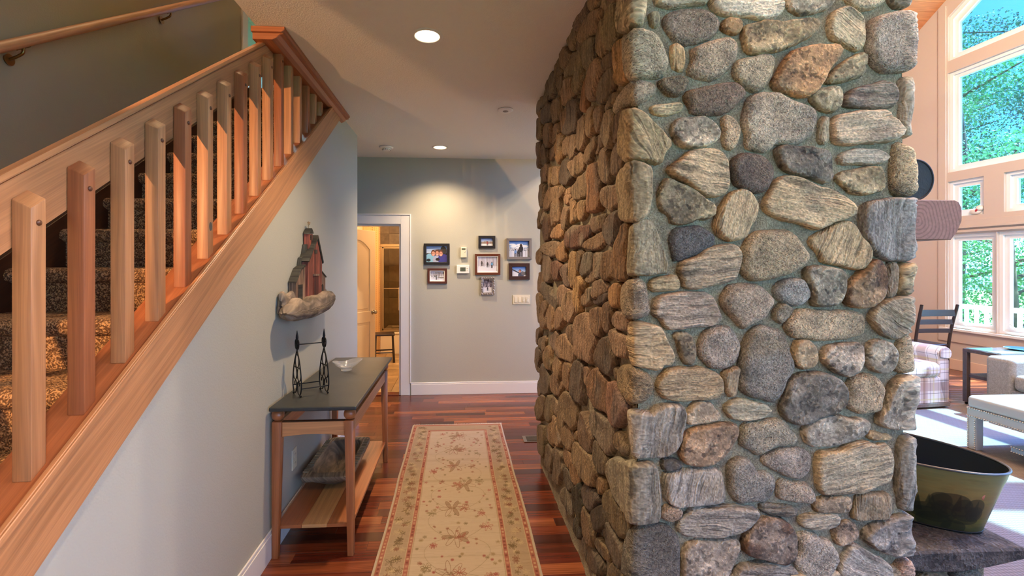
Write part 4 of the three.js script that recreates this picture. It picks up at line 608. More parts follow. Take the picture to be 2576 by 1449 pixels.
  ['l', '7a664c', 's', 90, [-1380, 611, -1380, 660, -1316, 688, -1215, 675, -1177, 649, -1215, 594, -1275, 579, -1337, 589]],
  ['l', '94703f', 's', 90, [-1295, 720, -1295, 759, -1235, 780, -1196, 735, -1255, 706, -1306, 704]],
  ['l', '77603f', 's', 90, [-1095, 703, -1068, 756, -967, 818, -859, 824, -773, 820, -746, 800, -732, 755, -759, 696, -830, 644, -920, 647, -1017, 652, -1068, 675]],
  ['l', '75603f', 's', 90, [-1206, 572, -1196, 630, -1121, 695, -1068, 671, -1017, 637, -1034, 575, -1086, 496, -1140, 520]],
  ['l', '8a6a42', 's', 90, [-1541, 354, -1541, 410, -1380, 499, -1359, 551, -1295, 568, -1215, 543, -1158, 493, -1121, 470, -1158, 422, -1275, 401, -1337, 355, -1470, 339]],
  ['l', '7d6342', 's', 90, [-1051, 533, -1051, 569, -967, 634, -889, 643, -830, 635, -830, 595, -874, 522, -920, 499, -1017, 503]],
  ['l', '7d623c', 's', 90, [-815, 615, -808, 643, -719, 684, -706, 660, -732, 625, -787, 611]],
  ['l', '6f573f', 's', 90, [-706, 660, -699, 717, -667, 780, -606, 820, -571, 808, -537, 788, -493, 762, -440, 760, -461, 721, -493, 664, -548, 645, -618, 639, -693, 633]],
  ['l', '6f6252', 's', 90, [-504, 812, -504, 843, -471, 874, -400, 886, -307, 879, -205, 892, -159, 892, -190, 854, -197, 803, -263, 752, -325, 751, -381, 764, -471, 760]],
  ['l', '7f6844', 's', 90, [-190, 854, -159, 885, -107, 901, -93, 870, -65, 851, -79, 825, -122, 818, -174, 823]],
  ['l', '7f6742', 's', 90, [-822, 539, -815, 575, -773, 609, -667, 630, -571, 642, -461, 659, -410, 632, -391, 617, -420, 585, -461, 523, -559, 497, -693, 482, -773, 491, -815, 502]],
  ['l', '5f523c', 's', 90, [-461, 674, -456, 723, -420, 755, -362, 754, -307, 747, -272, 747, -263, 715, -272, 677, -307, 647, -381, 630, -440, 643]],
  ['l', '7d5c38', 's', 90, [-1077, 415, -1034, 472, -984, 504, -889, 504, -844, 486, -830, 467, -889, 407, -984, 399]],
  ['l', '876334', 's', 90, [-881, 407, -874, 444, -787, 489, -706, 493, -667, 469, -706, 417, -773, 374, -844, 369]],
  ['l', '6d5d48', 's', 90, [-1306, 258, -1295, 350, -1235, 409, -1158, 406, -1086, 403, -1103, 355, -1068, 322, -1158, 220, -1196, 172, -1359, 124, -1359, 182]],
  ['l', '665642', 's', 90, [-1590, 115, -1590, 206, -1517, 307, -1380, 329, -1316, 328, -1337, 245, -1380, 163, -1493, 134]],
  ['l', '6f5d42', 's', 90, [-1905, 112, -1905, 291, -1803, 338, -1615, 389, -1603, 321, -1603, 225, -1641, 151, -1803, 117]],
  ['l', '5f5648', 's', 90, [-1042, 286, -1034, 338, -984, 384, -889, 396, -844, 369, -815, 353, -889, 291, -984, 271]],
  ['l', '7f6338', 's', 90, [-420, 553, -410, 582, -371, 612, -325, 631, -307, 616, -316, 586, -334, 554, -381, 533, -415, 531]],
  ['l', '5f5443', 's', 90, [-1086, 183, -1068, 220, -984, 269, -889, 278, -830, 264, -874, 203, -874, 155, -951, 143, -1051, 144]],
  ['l', '39362a', 's', 90, [-801, 253, -830, 289, -773, 368, -667, 444, -642, 419, -642, 375, -606, 364, -642, 297, -667, 215, -719, 241]],
  ['l', '574a40', 's', 90, [-655, 406, -630, 455, -594, 492, -493, 505, -400, 517, -362, 519, -430, 453, -482, 404, -548, 381, -606, 377]],
  ['l', '665838', 's', 90, [-325, 538, -307, 573, -263, 608, -197, 628, -151, 617, -86, 618, -32, 611, -19, 596, -45, 559, -93, 518, -151, 488, -205, 483, -272, 495, -325, 509]],
  ['l', '6f5638', 's', 90, [-642, 250, -630, 317, -594, 367, -525, 368, -471, 379, -461, 353, -430, 334, -430, 301, -461, 245, -525, 227, -618, 214]],
  ['l', '3f3326', 's', 90, [-461, 384, -461, 415, -410, 464, -334, 507, -298, 487, -246, 493, -272, 467, -334, 403, -400, 358, -440, 365]],
  ['l', '5a5044', 's', 90, [-343, 386, -316, 431, -263, 475, -230, 477, -166, 474, -114, 474, -93, 454, -93, 416, -129, 374, -205, 358, -280, 358]],
  ['l', '574a3d', 's', 90, [-667, 147, -655, 182, -582, 232, -504, 241, -410, 252, -343, 260, -325, 229, -362, 186, -440, 150, -548, 126, -630, 129]],
  ['l', '75603f', 's', 90, [-446, 276, -440, 307, -381, 340, -307, 347, -272, 335, -272, 304, -334, 281, -400, 268]],
  ['l', '3d3a30', 's', 90, [-808, 134, -801, 178, -766, 222, -719, 224, -655, 216, -667, 167, -719, 130, -773, 118]],
  ['l', '5f5038', 's', 90, [-263, 256, -255, 307, -205, 350, -122, 376, -86, 378, -52, 363, -190, 266]],
  ['l', '5f4f40', 's', 90, [-482, 107, -461, 133, -381, 176, -307, 195, -280, 174, -400, 117]],
];
// ---------------------------------------------------------------- field stone chimney
function smoothLoop(p, n) {
  for (let k = 0; k < 2; k++) { const q = [], c = k ? 0.2 : 0.1; for (let i = 0; i < p.length; i++) { const a = p[i], b = p[(i + 1) % p.length]; q.push([mix(a[0], b[0], c), mix(a[1], b[1], c)], [mix(b[0], a[0], c), mix(b[1], a[1], c)]); } p = q; }
  const L = [0]; for (let i = 0; i < p.length; i++) { const a = p[i], b = p[(i + 1) % p.length]; L.push(L[i] + Math.hypot(b[0] - a[0], b[1] - a[1])); }
  const tot = L[p.length], out = [];
  for (let i = 0, k = 0; i < n; i++) { const t = tot * i / n; while (L[k + 1] < t) k++; const a = p[k], b = p[(k + 1) % p.length], f = (t - L[k]) / (L[k + 1] - L[k] || 1); out.push([mix(a[0], b[0], f), mix(a[1], b[1], f)]); }
  return { loop: out, len: tot };
}
const edgeDist = (x, y, p) => { let m = 9; for (let i = 0; i < p.length; i++) { const a = p[i], b = p[(i + 1) % p.length], dx = b[0] - a[0], dy = b[1] - a[1], t = clamp(((x - a[0]) * dx + (y - a[1]) * dy) / (dx * dx + dy * dy || 1)); m = Math.min(m, (x - a[0] - dx * t) ** 2 + (y - a[1] - dy * t) ** 2); } return Math.sqrt(m); };
// unfolded face coordinates (s, y, height above the mortar) -> place round the chimney
function fold(s, y, h) {
  const R = 0.03;
  if (s > CWD - R) { const t = clamp((s - CWD + R) / (2 * R)), a = t * Math.PI / 2, m = h * (1 + 0.28 * Math.sin(Math.PI * t)); return [CX + Math.min(s, CWD) + Math.sin(a) * m, y, CZ - Math.max(0, s - CWD) + Math.cos(a) * m]; }
  if (s > R) return [CX + s, y, CZ + h];
  if (s < -R) return [CX - h, y, CZ + s];
  const t = (s + R) / (2 * R), a = t * Math.PI / 2, m = h * (1 + 0.28 * Math.sin(Math.PI * t));
  return [CX + Math.max(s, 0) - Math.cos(a) * m, y, CZ + Math.min(s, 0) + Math.sin(a) * m];
}
function stoneGeometry(pts, o, place) {
  let p0 = pts; const rough = smoothLoop(p0, 40), n = Math.round(clamp(rough.len / 0.016, 18, 60)), { loop } = smoothLoop(p0, n), sd = o.seed;
  for (const q of loop) { const a = noise3(q[0] * 38, q[1] * 38, sd, 3) * 0.0036; q[0] += a; q[1] += noise3(q[0] * 38, q[1] * 38, sd, 4) * 0.0036; }
  let A = 0, cx = 0, cy = 0, x0 = 9, x1 = -9, y0 = 9, y1 = -9;
  loop.forEach((a, i) => { const b = loop[(i + 1) % n], k = a[0] * b[1] - b[0] * a[1]; A += k; cx += (a[0] + b[0]) * k; cy += (a[1] + b[1]) * k; x0 = Math.min(x0, a[0]); x1 = Math.max(x1, a[0]); y0 = Math.min(y0, a[1]); y1 = Math.max(y1, a[1]); });
  cx /= 3 * A; cy /= 3 * A; if (A < 0) loop.reverse();
  { const src = loop.map((q) => q.slice()); loop.forEach((q, i) => { const a = src[(i + n - 1) % n], b = src[(i + 1) % n], l = Math.hypot(b[0] - a[0], b[1] - a[1]) || 1; q[0] += (b[1] - a[1]) / l * o.grow; q[1] -= (b[0] - a[0]) / l * o.grow; }); }
  const small = Math.min(x1 - x0, y1 - y0), R = clamp(small * o.round, 0.012, o.rmax), H = o.height * clamp(0.62 + small * 3.2, 0.7, 1.2), rings = o.fine ? [1, 0.992, 0.975, 0.95, 0.92, 0.885, 0.85, 0.81, 0.77, 0.73, 0.69, 0.645, 0.6, 0.55, 0.5, 0.44, 0.38, 0.31, 0.23, 0.12] : [1, 0.99, 0.965, 0.925, 0.87, 0.79, 0.68, 0.53, 0.36, 0.18], ca = Math.cos(o.angle), sa = Math.sin(o.angle), tx = o.tilt[0], ty = o.tilt[1];
  const P = [], U = [], C = [], I = [], base = o.color, alt = o.alt;
  const put = (x, y, edge) => {
    const d = edge ? 0 : edgeDist(x, y, loop), e = clamp(d / R), up = Math.sqrt(Math.max(0, 1 - (1 - e) ** 2.4));
    const gx = (x - cx) * ca + (y - cy) * sa, gy = -(x - cx) * sa + (y - cy) * ca;
    let h = edge ? -0.02 : -0.006 + (H + 0.006) * up;
    if (!edge) h += up * ((x - cx) * tx + (y - cy) * ty) + up * (noise3(x * 17, y * 17, sd, 7) * 0.006 * o.rough + noise3(gx * (o.layer ? 12 : 45), gy * (o.layer ? 90 : 45), sd, 8) * 0.0026 * o.rough + (o.layer ? Math.round(noise3(gx * 5, gy * 34, sd, 9) * 1.4) * 0.0016 : 0));
    const drop = Math.max(0, H - h) * 0.9, ol = Math.hypot(x - cx, y - cy) || 1, ox = (x - cx) / ol * drop, oy = (y - cy) / ol * drop;
    P.push(...place(x, y, h)); U.push(gx + ox * ca + oy * sa + sd * 0.137, gy - ox * sa + oy * ca + sd * 0.271);
    const k = 1 + noise3(x * 13, y * 13, sd, 11) * 0.15 + noise3(gx * (o.layer ? 8 : 30), gy * 34, sd, 12) * 0.08, m = smooth(0.05, 0.6, noise3(x * o.patch, y * o.patch, sd, 13) + o.bias);
    C.push(mix(base.r, alt.r, m) * k, mix(base.g, alt.g, m) * k, mix(base.b, alt.b, m) * k);
  };
  rings.forEach((s, r) => { for (const q of loop) put(cx + (q[0] - cx) * s, cy + (q[1] - cy) * s, r === 0); });
  put(cx, cy, false);
  for (let r = 0; r < rings.length - 1; r++) for (let i = 0; i < n; i++) { const a = r * n + i, b = r * n + (i + 1) % n, c = a + n, d = b + n; I.push(a, b, d, a, d, c); }
  const last = (rings.length - 1) * n; for (let i = 0; i < n; i++) I.push(last + i, last + (i + 1) % n, rings.length * n);
  const g = new THREE.BufferGeometry(); g.setAttribute('position', new THREE.Float32BufferAttribute(P, 3)); g.setAttribute('uv', new THREE.Float32BufferAttribute(U, 2)); g.setAttribute('color', new THREE.Float32BufferAttribute(C, 3)); g.setIndex(I); g.computeVertexNormals(); return g;
}
const ALT = ['9a8a64', '8c8c86', 'b59a66', '6d6a62', 'c2b89c', '8a6a44'].map(hex), RUST = hex('6b3d18');
function stoneOptions(col, typ, ang, k, lift) {
  const c = hex(col); if (lift > 1.5) { const g = (c.r + c.g + c.b) / 3; c.lerp(new THREE.Color(g, g * 0.97, g * 0.9), 0.4); } c.multiplyScalar(lift); c.r *= 1.08; c.g *= 0.99; c.b *= 0.84; const a = pick(ALT).clone().lerp(c, 0.55);
  return { seed: k * 1.37, color: c, alt: typ === 'u' ? RUST.clone().lerp(c, 0.25) : a, bias: typ === 'u' ? 0.1 : -0.12, patch: typ === 'u' ? 15 : 8, angle: ang * Math.PI / 180, layer: typ === 's', rough: typ === 'g' ? 0.55 : 1.0, round: typ === 'g' ? 0.2 : 0.1, rmax: typ === 'g' ? 0.026 : 0.012, grow: 0.006, height: rr(0.024, 0.033), tilt: [rr(-0.07, 0.07), rr(-0.07, 0.07)] };
}
const stoneMaterial = (typ) => typ === 'g' ? M.granite : typ === 's' ? M.gneiss : M.mottle;
{
  const t = thing('stone_chimney', 'tall field stone chimney between the hall and the great room', 'chimney');
  seed(404);
  // mortar core with an uneven face
  const g = new THREE.BoxGeometry(CWD, 8.6, CZ - CBACK, 48, 300, 90).translate(CX + CWD / 2, 4.28, (CZ + CBACK) / 2), p = g.attributes.position, nn = g.attributes.normal;
  for (let i = 0; i < p.count; i++) { const x = p.getX(i), y = p.getY(i), z = p.getZ(i), k = noise3(x * 16, y * 16, z * 16, 2) * 0.004 + noise3(x * 6, y * 6, z * 6, 5) * 0.004; p.setXYZ(i, x + nn.getX(i) * k, y, z + nn.getZ(i) * k); }
  g.computeVertexNormals(); part(t, 'mortar', uvm(mergeVertices(g), 'x'), M.mortar);
  const use = STONES.slice();
  // stones the photograph does not reach: foot of the front and of the hall side, and above
  const fill = (s0, s1, y0, y1, kind, skip) => { for (let y = y0, r = 0; y < y1 - 40; r++) { const h = Math.min(rr(95, 150), y1 - y); for (let s = s0 - (r % 2 ? 60 : 0); s < s1 - 30;) { const w = Math.min(rr(110, 230), s1 - s), a = Math.max(s, s0) + 9, b = s + w - 9, c = y + 8, d = y + h - 8; s += w; if (b - a < 40 || (skip && skip((a + b) / 2, (c + d) / 2))) continue; const j = () => rr(-12, 12); use.push([kind, pick(['a89a7c', '8c867a', '9c8d6c', '7c7b72', 'a4916a']), pick(['s', 'g', 'm']), rr(-20, 20), [a + j(), c + 20, a + 25, c + j() * 0.3, b - 25, c + j() * 0.3, b + j() * 0.5, c + 25, b, d - 25, b - 28, d + j() * 0.3, a + 28, d + j() * 0.3, a, d - 20]]); } y += h; } };
  fill(0, CWD * 1000, 15, 440, 'f'); fill(-640, -10, 15, 400, 'l', (s, y) => y > 470 + (-s) * -0.72 - 40);
  use.forEach(([kind, col, typ, ang, q], k) => {
    const pts = [], far = Math.max(...q.filter((_, i) => i % 2 === 0)) / 1000; for (let i = 0; i < q.length; i += 2) { let s = q[i] / 1000; if (kind === 'r') { if (s > far - 0.024) s = CWD + 0.06 + 0.03 * Math.sin(k * 3.1); else s = Math.min(s, CWD - 0.012); } if (kind === 'l') s = Math.min(s, -0.012); pts.push([s, q[i + 1] / 1000]); }
    const o = stoneOptions(col, typ, ang, k, kind === 'l' ? 2.3 : 2.4);
    o.fine = kind === 'r' || kind === 'c'; part(t, 'stone', stoneGeometry(pts, o, fold), stoneMaterial(typ));
  });
}
{
  // raised hearth on the great-room side
  const t = thing('stone_hearth', 'raised stone hearth with a rough dark slab beside the chimney', 'hearth'), X0 = CX + CWD + 0.02, X1 = 2.17, ZN = -1.6;
  seed(77);
  part(t, 'mortar', bx(X0 - 0.01, X1 - 0.12, 0, 0.36, CBACK, ZN - 0.05, 0.01), M.mortar);
  const slab = slabXY([[X0, 0.392], [X0 + 0.02, 0.45], [1.9, 0.452], [X1 - 0.02, 0.448], [X1, 0.44], [X1 - 0.005, 0.405], [2.02, 0.38], [1.9, 0.366], [1.76, 0.37]], CBACK, ZN, 0.008);
  part(t, 'slab', uvm(slab, 'x'), std({ map: T.mottle, bumpMap: T.mottle, bumpScale: 0.008, color: 0x6d675f, roughness: 0.85 }));
  const place = (x, y, h) => [x, y, ZN - 0.05 + h];
  for (const [col, typ, q] of [['9a8a70', 'm', [1.66, 0.27, 1.72, 0.34, 1.8, 0.355, 1.87, 0.34, 1.88, 0.29, 1.8, 0.25, 1.7, 0.24]], ['8d8c86', 'g', [1.9, 0.35, 2.0, 0.355, 2.03, 0.3, 2.0, 0.24, 1.92, 0.22, 1.89, 0.28]], ['a08c68', 's', [1.66, 0.22, 1.76, 0.235, 1.88, 0.2, 1.87, 0.12, 1.76, 0.1, 1.66, 0.13]], ['7c7b72', 'm', [1.9, 0.2, 2.03, 0.21, 2.035, 0.1, 1.9, 0.1]]]) {
    const pts = []; for (let i = 0; i < q.length; i += 2) pts.push([q[i], q[i + 1]]);
    part(t, 'stone', stoneGeometry(pts, stoneOptions(col, typ, 0, 500 + pts[0][1] * 90, 1), place), stoneMaterial(typ));
  }
}
// ---------------------------------------------------------------- hall runner rug
{
  const RX0 = -0.43, RX1 = 0.414, RZ0 = -4.35, RZ1 = -0.7, W = RX1 - RX0, L = RZ1 - RZ0;
  seed(61);
  const map = ctex(768, 2048, (c, w, h) => {
    const sx = w / W, sy = h / L, R = (x, y, a, b, col) => { c.fillStyle = col; c.fillRect(x * sx, y * sy, a * sx, b * sy); };
    R(0, 0, W, L, '#d3c6b2');
    const B = 0.012, O = 0.03, I0 = 0.155, I1 = 0.185;
    R(B + O, B + O, W - 2 * (B + O), L - 2 * (B + O), '#b8a284');
    R(I1, I1, W - 2 * I1, L - 2 * I1, '#cfbda2');
    const stripe = (o, t) => { for (const [x, y, a, b] of [[o, o, t, L - 2 * o], [W - o - t, o, t, L - 2 * o], [o, o, W - 2 * o, t], [o, L - o - t, W - 2 * o, t]]) { R(x - 0.004, y - 0.004, a + 0.008, b + 0.008, '#cdb992'); R(x, y, a, b, '#b2705a'); } };
    stripe(B + 0.004, 0.024); stripe(I0, 0.022);
    // running figure inside the stripes
    for (const o of [B + 0.016, I0 + 0.011]) for (let y = o; y < L - o; y += 0.03) for (const x of [o, W - o]) { c.fillStyle = ['#d2ab86', '#8f4f3c', '#c98f70'][Math.floor(rnd() * 3)]; c.fillRect((x - 0.006) * sx, (y + 0.004) * sy, 0.012 * sx, 0.016 * sy); }
    const flower = (x, y, r, col, alpha) => { c.globalAlpha = alpha; c.strokeStyle = col; c.lineWidth = 2.2; const n = 5 + Math.floor(rnd() * 4), a0 = rnd() * 6; for (let k = 0; k < n; k++) { const a = a0 + k * 6.283 / n; c.beginPath(); c.ellipse((x + Math.cos(a) * r * 0.6) * sx, (y + Math.sin(a) * r * 0.6) * sy, r * 0.45 * sx, r * 0.25 * sy, a, 0, 6.3); c.stroke(); if (rnd() < 0.3) { c.fillStyle = col; c.globalAlpha = alpha * 0.6; c.fill(); c.globalAlpha = alpha; } } c.globalAlpha = 1; };
    for (let y = 0.1; y < L - 0.08; y += 0.075) for (const x of [0.098, W - 0.098]) { for (let k = 0; k < 3; k++) flower(x + rr(-0.03, 0.03), y + rr(-0.03, 0.03), rr(0.012, 0.028), pick(['#7d6640', '#8a5c40', '#d1bd92', '#cdb88c', '#73603c']), 0.7); }
    for (let y = 0.3; y < L - 0.25; y += 0.3) { flower(W / 2 + rr(-0.05, 0.05), y, 0.075, '#8d6a4a', 0.75); flower(W / 2 + rr(-0.05, 0.05), y, 0.035, '#a5604a', 0.8); for (const s of [-1, 1]) { flower(W / 2 + s * rr(0.1, 0.18), y + rr(-0.1, 0.1), rr(0.02, 0.035), pick(['#a5584a', '#86764c', '#946044']), 0.75); c.strokeStyle = '#8b7a52'; c.globalAlpha = 0.6; c.lineWidth = 1.6; c.beginPath(); c.moveTo(W / 2 * sx, y * sy); c.bezierCurveTo((W / 2 + s * 0.2) * sx, (y + 0.02) * sy, (W / 2 + s * 0.24) * sx, (y + 0.16) * sy, (W / 2 + s * 0.06) * sx, (y + 0.3) * sy); c.stroke(); c.globalAlpha = 1; } }
    for (let k = 0; k < 260; k++) flower(rr(0.2, W - 0.2), rr(0.2, L - 0.2), rr(0.005, 0.013), pick(['#9a6a50', '#8a7a54', '#a08a5e', '#a5584a']), 0.55);
    // wool abrash: fine threads across
    for (let k = 0; k < 5200; k++) { c.globalAlpha = rr(0.05, 0.16); c.fillStyle = rnd() < 0.5 ? '#6d5a3a' : '#e6dcc0'; c.fillRect(rnd() * w, rnd() * h, rr(10, 90), 1.3); } c.globalAlpha = 1;
    for (let k = 0; k < 36; k++) { c.globalAlpha = rr(0.03, 0.08); c.fillStyle = rnd() < 0.5 ? '#6d5a3a' : '#efe6cc'; c.fillRect(0, rnd() * h, w, rr(4, 26)); } c.globalAlpha = 1;
  });
  const g = new THREE.PlaneGeometry(W, L, 60, 160).rotateX(-Math.PI / 2).translate((RX0 + RX1) / 2, 0.008, (RZ0 + RZ1) / 2), p = g.attributes.position;
  for (let i = 0; i < p.count; i++) { const x = p.getX(i), z = p.getZ(i), e = Math.min(x - RX0, RX1 - x); p.setXYZ(i, x + noise3(z * 3, 0, 1, 4) * 0.006 * (e < 0.02 ? 1 : 0.6), 0.0085 + noise3(x * 5, z * 3, 0, 6) * 0.0015 - (e < 0.008 ? 0.007 : 0), z + noise3(x * 6, 3, 1, 9) * 0.004); }
  g.computeVertexNormals();
  const t = thing('runner_rug', 'long beige runner rug with rust striped borders on the hall floor', 'rug');
  part(t, 'pile', g, std({ map, color: 0xe2d8d0, roughness: 1, bumpMap: rep(T.linen, 30, 120), bumpScale: 0.0015 }));
  const fr = []; for (let k = 0; k < 150; k++) { const x = RX0 + 0.006 + (W - 0.012) * k / 149; fr.push(rod(V(x, 0.006, RZ0 + 0.004), V(x + rr(-0.006, 0.006), 0.003, RZ0 - rr(0.008, 0.02)), 0.0024, 0.0014, 5)); }
  const f = part(t, 'fringe', fr, std({ color: 0xe8e2d4, roughness: 1 })); f.userData.kind = 'stuff';
}
// ---------------------------------------------------------------- console table
const TY = 0.795;
{
  const t = thing('console_table', 'slender wooden console table with a dark slate top against the left wall', 'table');
  const X0 = -0.972, X1 = -0.53, Z0 = -3.66, Z1 = -2.395;
  const top = bx(X0, X1, TY - 0.022, TY, Z0, Z1, 0.006); part(t, 'top', top, M.slate);
  const LX = [-0.945, -0.575], LZ = [-3.56, -2.45], legTop = 0.71;
  for (const lx of LX) for (const lz of LZ) {
    const g = new RoundedBoxGeometry(0.048, legTop, 0.048, 1, 0.003).translate(0, legTop / 2, 0), p = g.attributes.position;
    const dx = lx < -0.7 ? 1 : -1, dz = lz < -3 ? 1 : -1;
    for (let i = 0; i < p.count; i++) { const k = 1 - p.getY(i) / legTop, s = 1 - 0.34 * smooth(0.15, 1, k); p.setXYZ(i, (p.getX(i) - dx * -0.024) * s + dx * -0.024, p.getY(i), (p.getZ(i) - dz * -0.024) * s + dz * -0.024); }
    g.computeVertexNormals(); g.translate(lx, 0, lz);
    part(t, 'leg', uvm(toCreasedNormals(g, 0.6), 'y', [rnd(), rnd()]), M.table);
    part(t, 'ball', ball(lx, legTop + 0.0315, lz, 0.0318, 20), M.table);
  }
  const arch = (x0, x1, z0, z1) => { const n = 14, a = []; for (let i = 0; i <= n; i++) { const f = i / n; a.push([mix(x0, x1, f), 0.628 + 0.012 * Math.sin(Math.PI * f)]); } return slabXY([...a, [x1, 0.705], [x0, 0.705]], z0, z1, 0.002); };
  for (const lz of LZ) { part(t, 'apron', uvm(arch(LX[0] + 0.024, LX[1] - 0.024, lz - 0.011, lz + 0.011), 'x'), M.tableLight); part(t, 'apron_bead', bx(LX[0] + 0.024, LX[1] - 0.024, 0.7052, 0.709, lz - 0.012, lz + 0.012, 0.001), M.darkwood); }
  for (const lx of LX) part(t, 'apron', bx(lx - 0.011, lx + 0.011, 0.632, 0.705, LZ[0] + 0.024, LZ[1] - 0.024, 0.002, 'z'), M.tableLight);
  for (let k = 0; k < 3; k++) { const w = (LX[1] - LX[0] + 0.024) / 3; part(t, 'shelf_board', bx(LX[0] - 0.012 + w * k + 0.0003, LX[0] - 0.012 + w * (k + 1) - 0.0003, 0.142, 0.16, LZ[0] - 0.02, LZ[1] + 0.0, 0.002, 'z'), k === 1 ? M.shelfSap : M.table); }
}
{
  // wrought iron rack: two pointed frames joined by bars
  const A = V(-0.905, 0, -2.615), Bq = V(-0.777, 0, -2.685), dir = V(0.077, 0, 0.098).normalize();     // frame plane runs from wall corner towards the camera
  const t = thing('iron_rack', 'black wrought iron rack with two pointed frames of rings on the console', 'rack');
  const frame = (c) => {
    const P = (u, y) => V(c.x + dir.x * u, TY + y, c.z + dir.z * u), f = new THREE.Group(); f.name = 'side_frame'; t.add(f);
    const loop = [[0, 0.255], [-0.012, 0.235], [-0.04, 0.185], [-0.062, 0.11], [-0.066, 0.055], [-0.056, 0.02]];
    const g = [tube(loop.map(([u, y]) => P(u, y)), 0.0036, 40, 8), tube(loop.map(([u, y]) => P(-u, y)), 0.0036, 40, 8)];
    part(f, 'outline', g, M.iron);
    for (const [u, y, ru, ry] of [[0, 0.192, 0.027, 0.037], [-0.031, 0.122, 0.027, 0.037], [0.031, 0.122, 0.027, 0.037]]) { const q = []; for (let k = 0; k < 20; k++) { const a = k * Math.PI / 10; q.push(P(u + Math.cos(a) * ru, y + Math.sin(a) * ry)); } part(f, 'ring', tube(q, 0.003, 40, 8, true), M.iron); }
    for (const s of [-1, 1]) {
      part(f, 'scroll', tube([[0.056, 0.02], [0.04, 0.01], [0.022, 0.014], [0.008, 0.035], [0.006, 0.062], [0.02, 0.082], [0.034, 0.075], [0.036, 0.058]].map(([u, y]) => P(u * s, y)), 0.0033, 40, 8), M.iron);
      part(f, 'scroll', tube([[0.002, 0.258], [0.016, 0.262], [0.026, 0.28], [0.026, 0.302], [0.014, 0.312], [0.008, 0.298], [0.012, 0.286]].map(([u, y]) => P(u * s, y)), 0.0036, 36, 8), M.iron);
      part(f, 'foot', ball(P(s * 0.054, 0.006).x, TY + 0.006, P(s * 0.054, 0.006).z, 0.0062, 12), M.iron);
    }
    const fp = P(0, 0); part(f, 'finial', lathe([[0, 0.252], [0.005, 0.262], [0.006, 0.29], [0.0055, 0.31], [0.0078, 0.322], [0.0066, 0.335], [0.0016, 0.362], [0, 0.365]], 12).translate(fp.x, TY, fp.z), M.iron);
    return P;
  };
  const PA = frame(A), PB = frame(Bq);
  for (const [u, y] of [[0, 0.285], [-0.062, 0.048], [0.062, 0.048]]) part(t, 'crossbar', rod(PA(u, y), PB(u, y), 0.0034, 0.0034, 8), M.iron);
}
{
  // heavy clear glass dish with a pulled point
  const c = [-0.775, -3.2], t = thing('glass_bowl', 'small clear glass leaf shaped bowl on the slate top', 'bowl', [c[0], TY + 0.001, c[1]], 0.55);
  const N = 64, prof = [[0.0, 0.004], [0.034, 0.002], [0.037, 0.006], [0.034, 0.013], [0.04, 0.02], [0.062, 0.036], [0.077, 0.055], [0.079, 0.058], [0.075, 0.058], [0.058, 0.042], [0.036, 0.028], [0.0, 0.024]];
  const P = [], I = [];
  prof.forEach(([r, y], j) => { for (let i = 0; i < N; i++) { const a = i / N * 6.2832, k = smooth(0.02, 0.058, y), lobe = 1 + k * (0.42 * Math.pow(Math.max(0, Math.cos(a)), 6) + 0.22 * Math.pow(Math.max(0, -Math.cos(a)), 8) - 0.2 * Math.abs(Math.sin(a)) + 0.05 * Math.sin(a * 5)); P.push(Math.cos(a) * r * lobe, y * (1 + 0.25 * k * Math.abs(Math.cos(a)) ** 3 - 0.05 * k * Math.sin(3 * a)), Math.sin(a) * r * lobe); } });
  for (let j = 0; j < prof.length - 1; j++) for (let i = 0; i < N; i++) { const a = j * N + i, b = j * N + (i + 1) % N; I.push(a, a + N, b, b, a + N, b + N); }
  const g = new THREE.BufferGeometry(); g.setAttribute('position', new THREE.Float32BufferAttribute(P, 3)); g.setIndex(I); g.computeVertexNormals();
  part(t, 'dish', g, M.cleaned);
}
